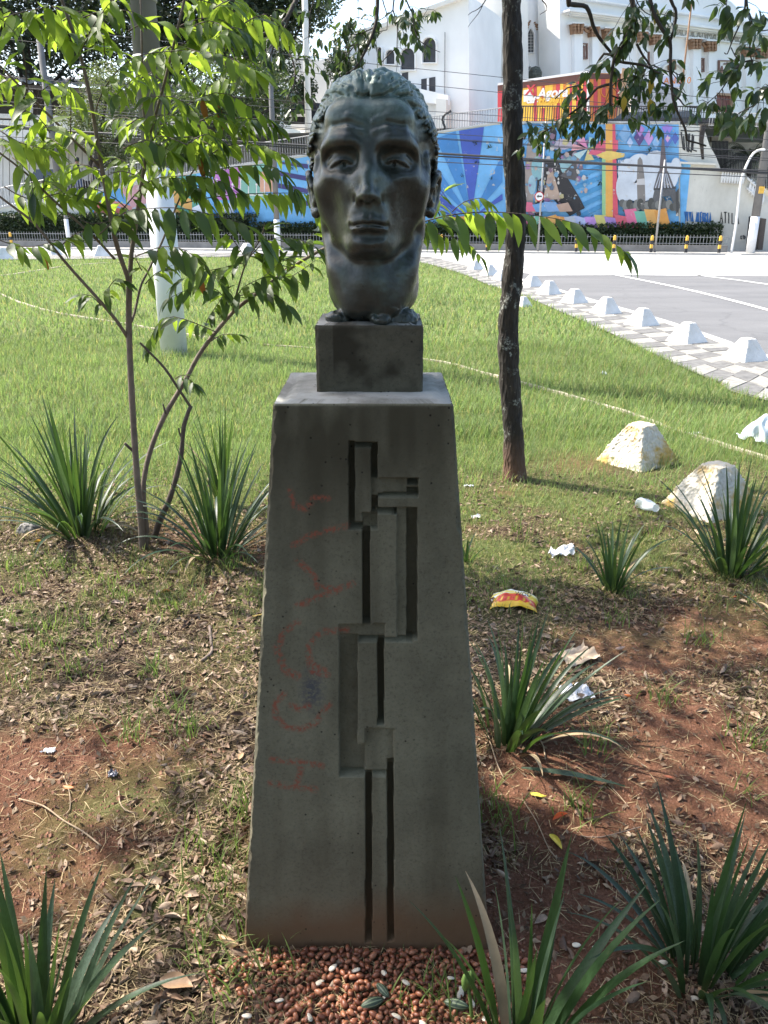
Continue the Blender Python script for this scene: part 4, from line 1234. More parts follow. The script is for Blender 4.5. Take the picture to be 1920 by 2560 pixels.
limb('branch', sp_([(323, 720), (328, 640), (335, 590), (357, 440), (369, 352)], 0, .1), .0115, .008, m_bark, sap, sloc, .04)
limb('branch', sp_([(369, 352), (357, 260), (355, 130), (352, 0), (350, -50)], .1, .2), .006, .004, m_bark, sap, sloc)
limb('branch', sp_([(369, 352), (404, 233), (430, 130), (461, 0), (470, -50)], .1, .0), .007, .005, m_bark, sap, sloc)
limb('branch', sp_([(328, 805), (337, 780), (352, 715), (367, 684), (405, 605), (451, 492), (492, 415), (545, 385)], 0, .3), .0065, .003, m_bark, sap, sloc)
limb('branch', sp_([(320, 845), (290, 800), (245, 747), (181, 676), (135, 621), (88, 560), (0, 492), (-60, 440)], 0, -.25), .0085, .004, m_bark, sap, sloc)
limb('branch', sp_([(287, 648), (233, 590), (130, 497), (67, 435), (0, 383), (-60, 345)], -.03, -.30), .006, .0035, m_bark, sap, sloc)
limb('branch', sp_([(249, 415), (155, 321), (88, 254), (0, 166), (-50, 120)], -.12, -.4), .006, .0035, m_bark, sap, sloc)
limb('branch', sp_([(582, 781), (590, 740), (616, 655), (650, 600), (662, 560)], .14, .05), .005, .0025, m_bark, sap, sloc)
limb('broken_stem', sp_([(385, 1345), (400, 1300), (426, 1241), (451, 1149), (460, 1064), (477, 1015)], .08, .10), .0165, .0095, m_bark_d, sap, sloc, .1, 'dark pruned dead stem')
limb('broken_stem', sp_([(477, 1018), (443, 967), (415, 925), (388, 895), (350, 857)], .10, .06), .0075, .0055, m_bark_d, sap, sloc, .08, 'dead side shoot with a cut end')
limb('stub', sp_([(334, 1128), (322, 1118), (312, 1108)], 0, -.02), .008, .006, m_bark_d, sap, sloc)
limb('stub', sp_([(414, 1035), (410, 1018), (407, 1010)], .06, .06), .005, .004, m_bark_d, sap, sloc)
limb('stub', sp_([(454, 1095), (448, 1080), (447, 1070)], .1, .1), .005, .0035, m_bark_d, sap, sloc)

LM = {}
for q in range(5):
    LM['a%d' % q] = leaf_mesh(.128, .037, .25 + .22 * q, .25, m_leafA, q)
    LM['b%d' % q] = leaf_mesh(.128, .036, .25 + .22 * q, .25, m_leafB, 10 + q)
LM['o'] = leaf_mesh(.115, .03, .6, .3, m_leafO, 3)
fol = Foliage()
def twig(pts, dy0, dy1, big=1.0, dark=.35, start=.12, gap=.0225, r0=.0028, hang=.9, thick=None, Y0=None, orange=()):
    P = smooth_path(sp_(pts, dy0, dy1, Y0), .02)
    limb('twig', sp_(pts, dy0, dy1, Y0), r0, .0010, m_bark_d, sap, sloc, seg=5)
    L = sum((P[i + 1] - P[i]).length for i in range(len(P) - 1)); s = L * start; k = 0
    acc = 0; i = 0
    while s < L and i < len(P) - 1:
        d_ = (P[i + 1] - P[i]); l = d_.length
        if acc + l < s: acc += l; i += 1; continue
        p = P[i] + d_ * ((s - acc) / l); t = d_.normalized()
        sd = t.cross(Vector((0, 0, 1)));
        if sd.length < .2: sd = Vector((rnd.uniform(-1, 1), rnd.uniform(-1, 1), 0))
        sd.normalize(); sgn = 1 if k % 2 else -1
        dr = sd * sgn * rnd.uniform(.45, .85) + t * rnd.uniform(.25, .6) + Vector((0, 0, -1)) * hang * rnd.uniform(.05, .95) + Vector((rnd.uniform(-.2, .2), rnd.uniform(-.2, .2), 0))
        nn = Vector((0, 0, 1)) + sd * sgn * .5 + Vector((rnd.uniform(-.35, .35), rnd.uniform(-.5, .1), 0))
        kd = ('b' if rnd.random() < dark else 'a') + str(rnd.randrange(5))
        if orange and k in orange: kd = 'o'
        e = 1 - .35 * (s / L) ** 3
        fol.add(kd, p, orient(dr, nn), big * rnd.uniform(.62, 1.12) * e)
        s += gap * rnd.uniform(.75, 1.25) * big; k += 1
    # the tip fan
    for q in range(3):
        t = (P[-1] - P[-3]).normalized(); fol.add(('b' if rnd.random() < dark else 'a') + str(q), P[-1], orient(t + Vector((rnd.uniform(-.5, .5), rnd.uniform(-.5, .5), -.3 * hang)), (0, -.2, 1)), big * rnd.uniform(.6, .9))
c5 = lambda *a: [(x_ * .5184, y_ * .5184) for x_, y_ in a]
c6 = lambda *a: [(x_ * .4219, 600 + y_ * .4219) for x_, y_ in a]
for pts, d0, d1, big, dark in (
        (c5((460, 540), (500, 430), (600, 310), (700, 262), (880, 245), (1060, 262), (1220, 335)), -.1, -.3, 1.15, .3),
        (c5((720, 700), (830, 560), (980, 465), (1100, 455), (1290, 570)), .1, .1, 1.15, .25),
        (c5((940, 810), (1050, 722), (1200, 690), (1390, 755)), .2, .2, 1.0, .2),
        (c5((870, 950), (1000, 835), (1180, 800), (1330, 810), (1420, 910)), .1, -.1, 1.1, .6),
        (c5((590, 1010), (720, 875), (840, 850), (1000, 855), (1120, 900)), -.1, -.2, 1.1, .4),
        (c5((480, 1130), (600, 1025), (700, 1008), (850, 1003), (1000, 1030), (1180, 1085), (1260, 1150)), -.2, -.35, 1.35, .8),
        (c5((650, 1240), (780, 1190), (900, 1210), (1000, 1290), (1060, 1370)), 0, -.15, 1.15, .85),
        (c5((340, 645), (342, 520), (340, 330)), -.2, -.25, 1.35, .35), (c5((210, 925), (212, 800), (208, 680)), -.2, -.2, 1.3, .55),
        (c5((130, 420), (120, 300), (95, 190), (20, 105)), -.3, -.35, 1.35, .35), (c5((200, 500), (150, 440), (80, 380), (10, 400)), -.3, -.3, 1.2, .2),
        (c5((890, 980), (1000, 955), (1200, 935), (1480, 935), (1530, 980)), .1, 0, 1.05, .3), (c5((1190, 1255), (1290, 1160), (1420, 1150), (1540, 1200)), .1, .0, 1.25, .8),
        (c5((1190, 1255), (1110, 1140), (1030, 1090)), .12, .1, 1.1, .7), (c5((1190, 1255), (1230, 1180), (1280, 1110)), .12, .05, 1.1, .7),
        (c5((385, 262), (440, 140), (520, 25), (600, -60)), -.15, -.2, 1.2, .2), (c5((385, 262), (300, 130), (230, 60), (150, -10)), -.15, -.3, 1.3, .35),
        (c5((890, -20), (1000, 10), (1120, 50), (1210, 160)), .1, .1, 1.2, .4), (c5((620, 150), (720, 105), (860, 130), (1060, 190)), 0, .1, 1.15, .3),
        (c5((505, 265), (500, 180), (510, 70)), -.1, -.15, 1.2, .3), (c5((0, 90), (120, 55), (260, 30)), -.2, -.3, 1.3, .2),
        (c5((530, 665), (400, 640), (250, 625), (110, 600)), -.1, -.1, 1.1, .25), (c5((490, 830), (420, 800), (340, 790), (240, 850)), -.1, .1, 1.25, .1),
        (c5((0, 630), (100, 690), (230, 720)), -.3, -.3, 1.2, .35), (c5((20, 900), (150, 965), (300, 930), (460, 975)), -.15, -.1, 1.15, .4),
        (c5((390, 1060), (450, 1080), (560, 1060)), -.1, -.15, 1.0, .45), (c5((60, 760), (140, 830), (160, 930)), -.2, -.25, 1.2, .5),
        (c5((-20, 1150), (60, 1180), (160, 1190), (300, 1150)), -.2, -.2, 1.1, .8), (c5((300, 1180), (360, 1130), (420, 1110)), -.1, -.1, .9, .3),
        (c5((640, 1040), (560, 960), (420, 900), (330, 920)), 0, -.1, 1.1, .2), (c5((700, 880), (640, 800), (560, 760)), .1, .15, 1.0, .2),
        (c5((830, 250), (900, 200), (960, 120), (1000, 30)), .1, .15, 1.15, .35), (c5((680, 380), (620, 300), (540, 200), (420, 130)), .15, .2, 1.0, .3),
        (c5((700, 620), (780, 600), (900, 600), (1050, 640)), .1, .2, 1.0, .3), (c5((240, 640), (180, 560), (60, 510)), -.3, -.35, 1.2, .15),
        (c5((250, 30), (320, 60), (420, 50)), -.1, -.1, 1.1, .2), (c5((1100, 640), (1200, 600), (1330, 610)), .2, .1, .9, .25),
        (c5((860, 130), (960, 90), (1080, 100), (1190, 200)), .1, .05, 1.15, .2), (c5((330, 180), (280, 110), (180, 90)), -.2, -.2, 1.2, .2),
        (c6((1280, 545), (1150, 490), (1030, 455), (960, 480), (900, 560), (875, 630)), .1, .1, .9, .75), (c6((1200, 560), (1230, 470), (1290, 380), (1340, 300)), .1, .1, .8, .8),
        (c6((1380, 400), (1290, 300), (1180, 270), (1010, 340)), .12, .05, 1.0, .9), (c6((1460, 130), (1340, 160), (1200, 190), (1060, 240)), .1, .05, 1.1, .85),
        (c6((1420, 330), (1530, 310), (1640, 330), (1700, 380)), .15, .1, 1.15, .85), (c6((1250, 600), (1320, 560), (1410, 560)), .1, .1, .8, .7), (c6((1040, 820), (1090, 800), (1150, 850)), .05, .0, .8, .7),
        (c6((600, 390), (540, 330), (480, 325)), -.05, -.05, .9, .8), (c6((620, 370), (640, 290), (690, 230), (730, 240)), -.05, -.05, .8, .5), (c6((840, 180), (810, 120), (790, 40)), .0, .05, .9, .4),
        (c6((1380, 380), (1440, 280), (1560, 220), (1660, 130)), .1, .0, 1.1, .8), (c6((860, 260), (920, 200), (1020, 150)), .0, .0, .8, .4), (c6((1490, 60), (1580, 90), (1660, 60)), .1, .1, 1.2, .8),
        (c6((1300, 180), (1350, 300), (1330, 400)), .1, .1, .8, .8)):
    twig(pts, d0, d1, big, dark)
twig([(1056, 556), (1100, 543), (1146, 535), (1215, 530), (1305, 535), (1411, 551), (1490, 578), (1560, 628)], .28, .15, 1.45, .45, .0, .026, .0035, 1.1)
twig([(1060, 556), (1075, 575), (1110, 590), (1160, 600), (1200, 640)], .28, .25, 1.0, .4, .0, .03, .003, 1.0)
twig([(900, 588), (960, 575), (1040, 570), (1090, 560)], .3, .3, 1.0, .4, .0)
twig([(700, 689), (740, 640), (770, 600), (800, 560)], .2, .1, 1.2, .5, .0, hang=.5)
twig([(640, 735), (680, 700), (730, 690), (790, 650)], .2, .1, 1.1, .8, .0)
twig([(1130, 530), (1160, 505), (1200, 495), (1215, 500)], .25, .2, .9, .1, .2)
twig([(1100, 540), (1090, 510), (1110, 480)], .25, .2, .9, .1, .2)
_r3 = random.Random(77)
for q in range(40):   # fillers in the upper left of the crown
    x0, y0 = _r3.uniform(-20, 640), _r3.uniform(-30, 480); a = _r3.uniform(-.5, .6); l = _r3.uniform(70, 130); sg = _r3.choice((-1, 1))
    twig([(x0, y0), (x0 + sg * l * .5, y0 - 22), (x0 + sg * l, y0 + l * a * .5)], _r3.uniform(-.3, .35), _r3.uniform(-.3, .35), 1.0, .3, .05)
fol.build(sap, LM, 295, sloc)
# two withered hanging leaves
for px, py in ((505, 245), (545, 262), (500, 395), (500, 690), (103, 622)):
    o = link('leaf', LM['o'][0], sap); p = Vector(atY(px, py, YS + .05)); o.matrix_local = Matrix.Translation(p - Vector(sloc)) @ orient((.1, 0, -1), (0, -1, .2)).to_4x4() @ Matrix.Scale(.9, 4); o['label'] = 'withered orange leaf'
# ---------------------------------------------------------------- dark-trunked tree on the right, its hanging branches and the crowns overhead
m, nt, b = mat('dark rough bark')
vo = N(nt, 'ShaderNodeTexVoronoi', Scale=34.0); tc = N(nt, 'ShaderNodeTexCoord'); mp = N(nt, 'ShaderNodeMapping'); mp.inputs['Scale'].default_value = (1.6, 1.6, .45)
nt.links.new(tc.outputs['Object'], mp.inputs[0]); nt.links.new(mp.outputs[0], vo.inputs['Vector'])
n1 = noise(nt, 26, 7, .7, stretch=(1, 1, .5)); n2 = noise(nt, 7, 5, .7)
c = ramp(nt, n1.outputs[0], [(.3, (.010, .008, .006)), (.7, (.040, .030, .022))])
lich = ramp(nt, n2.outputs[0], [(.56, (0,) * 3), (.63, (1,) * 3)]); lic2 = ramp(nt, noise(nt, 70, 5, .7).outputs[0], [(.45, (0,) * 3), (.58, (1,) * 3)])
lm = N(nt, 'ShaderNodeMath', operation='MULTIPLY'); nt.links.new(lich, lm.inputs[0]); nt.links.new(lic2, lm.inputs[1])
c = mixc(nt, lm.outputs[0], c, (.30, .31, .27))
sz_ = N(nt, 'ShaderNodeSeparateXYZ'); nt.links.new(tc.outputs['Object'], sz_.inputs[0])
c = mixc(nt, ramp(nt, sz_.outputs[2], [(.02, (.7,) * 3), (.30, (0,) * 3)]), c, (.17, .085, .05))
nt.links.new(c, b.inputs['Base Color']); b.inputs['Roughness'].default_value = .85
p = bump(nt, b, vo.outputs['Distance'], .8, .012); bump(nt, b, n1.outputs[0], .6, .006, p)
m_dark = m
m_twig = simple('dark twig bark', (.050, .040, .032), .85, .3, 30, bmp=.4)
m_leafC = leafmat('dark glossy tree leaf', (.034, .058, .022), (.11, .18, .035), .35, .3, .34)
TR_AT = gnd(1287, 1192); tloc = tuple(TR_AT); YT = TR_AT[1]
tree = empty('dark_trunk_tree', TR_AT, 0, 'slim dark rough-barked tree right of the bust with leafy branches hanging into the top right', 'tree')
P = [Vector(atY(px, py, YT + dy)) for px, py, dy in ((1287, 1215, 0), (1287, 1185, 0), (1283, 1110, 0), (1279, 1020, 0), (1271, 900, .0), (1272, 800, 0), (1280, 700, 0), (1289, 600, 0), (1290, 520, 0), (1284, 400, 0), (1281, 280, 0), (1282, 150, 0), (1279, 40, 0), (1276, -60, 0), (1272, -260, .1), (1262, -520, .2))]
P = smooth_path(P, .035)
seg = 34; V = []; F = []
for i, p in enumerate(P):
    zz = p.z; r0 = .0625 + .018 * math.exp(-zz / .12) - .004 * zz
    for k in range(seg):
        a = 2 * math.pi * k / seg
        V.append((p.x - tloc[0] + r0 * math.cos(a), p.y - tloc[1] + r0 * math.sin(a), p.z - tloc[2]))
V = np.array(V); ctr = np.repeat(np.array([(p.x - tloc[0], p.y - tloc[1], p.z) for p in P]), seg, axis=0)
dd = V - ctr; dd[:, 2] = 0; dd /= np.linalg.norm(dd, axis=1)[:, None]
V += dd * ((fbm(V * (1, 1, .55), 141, 4, 40)[:, None] - .5) * .026 + (fbm(V, 142, 3, 9)[:, None] - .5) * .014)
n = len(P)
F = [(i * seg + k, i * seg + (k + 1) % seg, (i + 1) * seg + (k + 1) % seg, (i + 1) * seg + k) for i in range(n - 1) for k in range(seg)]
link('trunk', mesh_np('trunk', V, np.array(F), [m_dark]), tree)

TM = {}
for q in range(6): TM['c%d' % q] = leaf_mesh(.066, .027, .15 + .16 * q, .18, m_leafC, 40 + q)
m_yel = simple('yellowing leaf', (.50, .36, .04), .5, .15, 10); TM['y'] = leaf_mesh(.078, .032, .4, .2, m_yel, 3)
tf_ = Foliage()
def cluster(p, t, n, big, kind='c', down=.9):
    for q in range(n):
        a = q * 2.4 + rnd.uniform(-.5, .5)
        o_ = t.orthogonal().normalized(); w = t.cross(o_)
        dr = t * rnd.uniform(.2, .8) + (o_ * math.cos(a) + w * math.sin(a)) * rnd.uniform(.5, 1.0) + Vector((0, 0, -down * rnd.uniform(.3, 1.2)))
        tf_.add(kind + str(rnd.randrange(6)), p - t * rnd.uniform(0, .06) + Vector((rnd.uniform(-.01, .01), rnd.uniform(-.03, .03), 0)), orient(dr, (rnd.uniform(-.5, .5), rnd.uniform(-.9, .2), 1)), big * rnd.uniform(.65, 1.15))
def hang(pts, Y0, Y1, r0, r1, leaves=0, big=1.0, start=0.0, name='branch', side=1, tipn=5):
    n_ = len(pts)
    PP = [Vector(atY(x_, y_, Y0 + (Y1 - Y0) * i / (n_ - 1))) for i, (x_, y_) in enumerate(pts)]
    limb(name, PP, r0, r1, m_twig, tree, tloc, .08, seg=7)
    if leaves:
        Q = smooth_path(PP, .02); i0 = int(len(Q) * start)
        for k in range(leaves):
            i = rnd.randrange(i0, len(Q) - 1); t = (Q[min(i + 3, len(Q) - 1)] - Q[i - 1]).normalized()
            L_ = rnd.uniform(.02, .14) * side; o_ = (t.orthogonal().normalized() * rnd.uniform(-1, 1) + t.cross(Vector((0, 1, 0))) * rnd.uniform(-1, 1) + Vector((0, rnd.uniform(-.6, .6), -.25)))
            e = Q[i] + t * L_ * .5 + o_.normalized() * L_
            MBt.tube([Q[i] - Vector(tloc), (Q[i] + e) / 2 + Vector((0, 0, .01)) - Vector(tloc), e - Vector(tloc)], [.0016, .0012, .0008], 4)
            cluster(e, (e - Q[i]).normalized(), rnd.randint(4, tipn + 1), big)
MBt = MB()
k_ = .3134; cR = lambda *a: [(1400 + x_ * k_, y_ * k_) for x_, y_ in a]
hang([(1415, -90)] + cR((70, 10), (80, 32), (150, 40), (210, 55), (245, 130), (262, 200), (300, 280), (350, 350), (425, 440)), 4.2, 4.4, .012, .007)
hang([(1572, -90)] + cR((575, 0), (600, 130), (560, 240), (500, 350), (460, 420), (430, 480), (412, 600), (402, 720), (400, 860)), 4.3, 4.4, .014, .006, 26, 1.0, .25)
hang([(1615, -80)] + cR((720, 0), (760, 130), (820, 240), (878, 330), (882, 450), (880, 560), (893, 680), (900, 780), (940, 900), (1000, 1030)) + [(1716, 345), (1722, 352), (1745, 358), (1765, 365)], 4.2, 4.3, .010, .004)
hang([(1668, -80)] + cR((885, 0), (920, 70), (925, 140), (905, 250), (880, 325)), 4.2, 4.25, .008, .006, 4, .9, .2)
hang(cR((430, 480), (520, 500), (640, 515), (700, 535), (760, 570), (830, 595)), 4.4, 4.3, .008, .003, 5, .9, .3)
hang(cR((612, 350), (660, 440), (720, 520), (790, 640), (860, 680), (930, 710), (1015, 765)), 4.4, 4.5, .006, .0025, 7, .95, .3)
hang(cR((430, 450), (350, 430), (290, 520), (220, 600), (150, 680), (60, 700), (-40, 790)), 4.4, 4.6, .007, .003, 7, 1.0, .3)
hang(cR((405, 670), (300, 700), (240, 770), (160, 850), (80, 910), (-20, 990), (-130, 1050), (-200, 1060), (-260, 1030)), 4.4, 4.7, .007, .0025, 16, 1.0, .2)
hang(cR((880, 545), (930, 590), (1000, 600)), 4.25, 4.2, .003, .0015, 2, .8, .6)
hang(cR((893, 740), (960, 800), (1000, 850), (1090, 860), (1080, 930)), 4.25, 4.2, .004, .002)
hang(cR((740, 520), (830, 560), (900, 590), (960, 670), (1000, 740)), 4.4, 4.4, .003, .0015)
hang(cR((402, 760), (480, 790), (560, 840), (660, 870), (760, 850)), 4.4, 4.5, .004, .0015, 14, 1.0, .2)
hang(cR((404, 700), (470, 640), (600, 610), (720, 600)), 4.4, 4.5, .004, .0015, 11, 1.0, .2)
hang(cR((404, 820), (330, 860), (230, 930), (120, 1040)), 4.4, 4.5, .003, .0015, 9, 1.0, .1)
hang([(1592, -60)] + cR((600, -40), (640, 60), (720, 120), (800, 110), (860, 130)), 4.3, 4.3, .003, .0015, 7, .9, .3)
hang([(1865, -80)] + cR((1480, 0), (1470, 90), (1440, 180), (1400, 270), (1365, 350), (1335, 430), (1310, 420)), 4.0, 4.0, .005, .002)
hang([(1868, -60)] + cR((1490, 20), (1510, 120), (1535, 190), (1520, 300), (1515, 430), (1545, 540), (1520, 610)), 4.0, 4.1, .005, .002, 3, 1.1, .2)
hang(cR((1535, 190), (1570, 240), (1620, 245), (1680, 235)), 4.0, 4.0, .0035, .002)
hang(cR((1365, 380), (1400, 450), (1450, 500), (1480, 540)), 4.0, 4.0, .0025, .0015)
hang(cR((1540, 480), (1450, 500), (1400, 560), (1340, 640), (1270, 740), (1180, 820), (1110, 900)), 4.1, 4.0, .004, .0015, 17, 1.05, .05)
hang(cR((1680, 660), (1640, 720), (1590, 795), (1500, 870), (1430, 900), (1390, 960)), 3.9, 3.9, .004, .0015, 9, 1.15, .15)
hang(cR((1480, -40), (1475, 60), (1470, 130)), 3.9, 3.9, .004, .002, 4, 1.2, .3)
hang([(1790, -60)] + cR((1330, -60), (1320, 20), (1290, 60)), 4.0, 4.0, .003, .0015, 3, 1.2, .6)
hang([(1345, -70), (1350, -10), (1364, 10), (1367, 25), (1350, 36)], 4.3, 4.3, .004, .0012)
hang([(1228, -60), (1214, 0), (1196, 22), (1180, 30), (1170, 38)], 4.3, 4.3, .003, .001); hang([(1206, 15), (1195, 35), (1178, 56), (1170, 68)], 4.3, 4.3, .002, .0008)
for q in range(5):
    x_, y_ = ((1628, 196), (1631, 252), (1626, 246), (1640, 20), (1560, 240))[q]
    tf_.add('y', Vector(atY(x_, y_, 4.35)), orient((.1, 0, -1), (0, -1, 0)), .9)
# branches over the bust, coming from the left
kM = .2773; cM = lambda *a: [(640 + x_ * kM, y_ * kM) for x_, y_ in a]
hang([(760, -90)] + cM((365, -10), (330, 60), (290, 140), (240, 210), (190, 260), (90, 300), (0, 330)) + [(610, 110), (570, 118)], 5.0, 4.6, .016, .005, 8, .95, .3)
hang(cM((300, 140), (260, 250), (240, 330), (265, 400), (320, 520), (350, 620), (352, 720), (330, 810), (290, 860), (270, 920)), 5.0, 4.7, .007, .0025, 6, .9, .5)
hang(cM((190, 265), (160, 390), (130, 500), (60, 570)), 4.8, 4.6, .005, .002, 7, .9, .2)
hang([(942, -80)] + cM((1095, -10), (1090, 120), (1078, 220), (1035, 350), (990, 450), (930, 560), (880, 630), (820, 660)), 5.2, 5.0, .013, .005, 6, .85, .35)
hang(cM((1035, 350), (980, 370), (920, 400), (850, 410), (780, 440)), 5.1, 5.1, .004, .0015, 9, .85, .2)
hang(cM((1075, 240), (1000, 280), (900, 310), (800, 305), (720, 320)), 5.2, 5.2, .004, .0015, 9, .8, .2)
hang([(955, -60)] + cM((1140, -10), (1170, 90), (1185, 180), (1180, 270)), 5.3, 5.2, .004, .002)
hang([(985, -60)] + cM((1245, -10), (1235, 90), (1270, 200), (1275, 320), (1272, 430), (1300, 520), (1320, 590)), 5.2, 5.0, .005, .0015, 7, .85, .35)
hang(cM((1270, 430), (1200, 490), (1130, 565)), 5.1, 5.0, .0035, .002); hang(cM((1180, 270), (1100, 290), (1060, 330)), 5.2, 5.2, .002, .001, 3, .8, .3)
hang([(1010, -60)] + cM((1350, -10), (1410, 120), (1425, 240), (1460, 350), (1520, 400), (1610, 450), (1660, 470)), 5.1, 4.9, .0045, .0015, 9, .85, .2)
hang(cM((1240, 90), (1180, 140), (1090, 190), (1010, 180), (900, 150)), 5.3, 5.3, .003, .001, 8, .75, .3)
hang(cM((1270, 200), (1350, 220), (1430, 225), (1500, 160), (1560, 60)), 5.2, 5.1, .003, .001, 9, .85, .2)
hang([(790, -60)] + cM((530, -10), (495, 80), (480, 150), (400, 160)), 5.0, 5.0, .004, .0015, 5, .85, .2)
hang(cM((490, 100), (480, 230), (475, 330), (478, 400)), 5.0, 5.0, .004, .0015, 3, .85, .3)
hang(cM((880, 420), (820, 500), (760, 560), (700, 620), (640, 700)), 5.0, 4.9, .0035, .0015, 12, .85, .1)
hang(cM((350, 530), (430, 540), (520, 500), (600, 480)), 4.8, 4.9, .003, .001, 6, .8, .2)
hang(cM((860, 160), (800, 260), (700, 300), (640, 380)), 5.2, 5.1, .003, .001, 10, .8, .1)
hang(cM((220, 340), (130, 420), (60, 520), (20, 640)), 4.7, 4.6, .003, .001, 9, .9, .1)
hang([(590, 118), (560, 160), (545, 230), (530, 290)], 4.7, 4.6, .003, .001, 8, .9, .1)
# crown above the frame: limbs spreading from the trunk and masses of leaves
top = P[-1]; L0 = np.array((0., 0., 0.))
_r5 = random.Random(99)
cents = []
for q in range(10):
    a = q * 2.4; l = 1.3 + .12 * q
    e = top + Vector((math.cos(a) * l, math.sin(a) * l * .8 - .2, .5 + .12 * q))
    limb('limb', [top - Vector((0, 0, .3)), (top + e) / 2 + Vector((0, 0, .18)), e], .035, .010, m_dark, tree, tloc, .05)
    cents.append(e)
tag(MBt.build('twigs', m_twig, tree, True), kind='stuff')
tf_.build(tree, TM, 295, tloc)

def leaf_mass(name, spheres, n, size, mtls, parent, loc, seed, squash=.75, holes=.48, nscale=1.1, zmin=None):
    """thousands of leaf-sized faces gathered in clumps within ellipsoids (cx, cy, cz, r)"""
    rs = np.random.RandomState(seed); Q = []
    tot = sum(s_[3] ** 2 for s_ in spheres)
    for cx, cy, cz, r in spheres:
        k = int(n * r * r / tot)
        d = rs.normal(size=(k, 3)); d /= np.linalg.norm(d, axis=1)[:, None]
        Q.append(np.array((cx, cy, cz)) + d * (r * rs.uniform(0, 1, (k, 1)) ** .45) * (1, 1, squash))
    Q = np.concatenate(Q)
    keep = fbm(Q, seed, 3, nscale) > holes - .12 * rs.uniform(0, 1, len(Q))
    if zmin is not None: keep &= Q[:, 2] > zmin
    Q = Q[keep]; n = len(Q)
    a = rs.normal(size=(n, 3)); a[:, 2] *= .6; a /= np.linalg.norm(a, axis=1)[:, None]
    b_ = np.cross(a, rs.normal(size=(n, 3))); b_ /= np.linalg.norm(b_, axis=1)[:, None] + 1e-9
    sz = size * rs.uniform(.6, 1.3, (n, 1))
    V = np.stack([Q - a * sz, Q + b_ * sz * .42, Q + a * sz, Q - b_ * sz * .42], 1).reshape(-1, 3) - np.array(loc)
    o = link(name, mesh_np(name, V, np.arange(n * 4).reshape(-1, 4), mtls, rs.randint(0, len(mtls), n), smooth=False), parent)
    return tag(o, kind='stuff')
m_mass = leafmat('canopy leaf', (.035, .060, .022), (.10, .17, .03), .45, .3, .35)
leaf_mass('crown', [(c_.x, c_.y, c_.z + .25, .85) for c_ in cents] + [(top.x, top.y, top.z + 1.5, 1.3)], 9000, .055, [m_mass], tree, tloc, 501, .7, .45, 1.6, 3.15)

# unseen trees added around the camera to block sky light from bust and pedestal
def added_shade_tree(loc, h, spheres, n, label, seed, lean=(0, 0)):
    t_ = empty('added_shade_tree', loc, 0, label, 'tree', 'unseen trees added around the camera for shade')
    e = Vector((lean[0], lean[1], h)); mid = e * .5 + Vector((.12, -.08, 0))
    mb = MB().tube(smooth_path([Vector((0, 0, -.1)), mid, e], .2), .11, 12); mb.build('trunk', m_dark, t_, True)
    for i, s_ in enumerate(spheres):
        c_ = Vector((s_[0] - loc[0], s_[1] - loc[1], s_[2]))
        MB().tube(smooth_path([e - Vector((0, 0, .5)), (e + c_) / 2 + Vector((0, 0, .2)), c_], .2), [.045] * 1 + [.03] * 0 if False else .035, 7).build('branch', m_dark, t_, True)
    leaf_mass('crown', spheres, n, .075, [m_mass], t_, loc, seed, .6, .44, 1.2)
added_shade_tree((-4.4, -2.2, 0), 3.6, [(-3.9, -3.2, 4.8, 1.5), (-2.2, -2.6, 5.0, 1.3), (-.6, -.8, 4.6, 1.1)], 9000, 'unseen tree added for shade to the left behind the camera', 511, (.6, -.2))
added_shade_tree((2.9, -1.0, 0), 3.4, [(2.6, -.6, 4.3, 1.4), (1.2, -1.6, 4.6, 1.6), (3.2, .6, 4.4, 1.1), (1.2, .3, 4.2, 1.1)], 9000, 'unseen tree added for shade to the right behind the camera', 512, (-.4, .2))
added_shade_tree((-.6, -4.6, 0), 4.0, [(-.6, -4.2, 5.0, 2.2), (1.6, -5.0, 4.6, 2.0), (-3.2, -4.4, 4.6, 2.0)], 9000, 'large unseen tree added for shade well behind the camera', 513)
for i_, (x_, y_) in enumerate(((-9, -8), (-4.5, -10), (0.5, -9), (5.5, -10), (10, -7))):
    added_shade_tree((x_, y_, 0), 3.4, [(x_, y_, 3.6, 2.9), (x_ + 1.6, y_ + .8, 2.2, 1.9), (x_ - 1.5, y_ + .6, 1.9, 1.8), (x_, y_ + .4, 6.0, 2.4)], 6500, 'unseen tree %s of the row added far behind the camera' % ('one', 'two', 'three', 'four', 'five')[i_], 530 + i_)
# unseen leaf clumps added between bust and sun to shade the bust
leaf_mass('added_bough_leaves', [(-1.25, 2.28, 3.15, .30), (-1.55, 2.45, 3.45, .38), (-1.75, 2.45, 3.75, .45), (-1.0, 2.2, 2.95, .22)], 1500, .06, [m_mass], tree, tloc, 521, .8, .30, 2.0)
leaf_mass('added_bough_leaves', [(-2.2, 3.2, 3.9, 1.1), (-3.4, 2.6, 4.2, 1.1), (-1.6, 4.4, 4.0, .9), (-3.6, 4.4, 4.3, 1.1)], 1500, .07, [m_mass], tree, tloc, 522, .4, .42, 1.5)  # sparse unseen leaves added to dapple the ground
limb('limb', [top - Vector((0, 0, .3)), Vector((0.3, 3.8, 4.2)), Vector((-.9, 2.9, 3.9)), Vector((-1.7, 2.45, 3.6))], .03, .01, m_dark, tree, tloc, .05)  # unseen limb added to carry these shading leaves
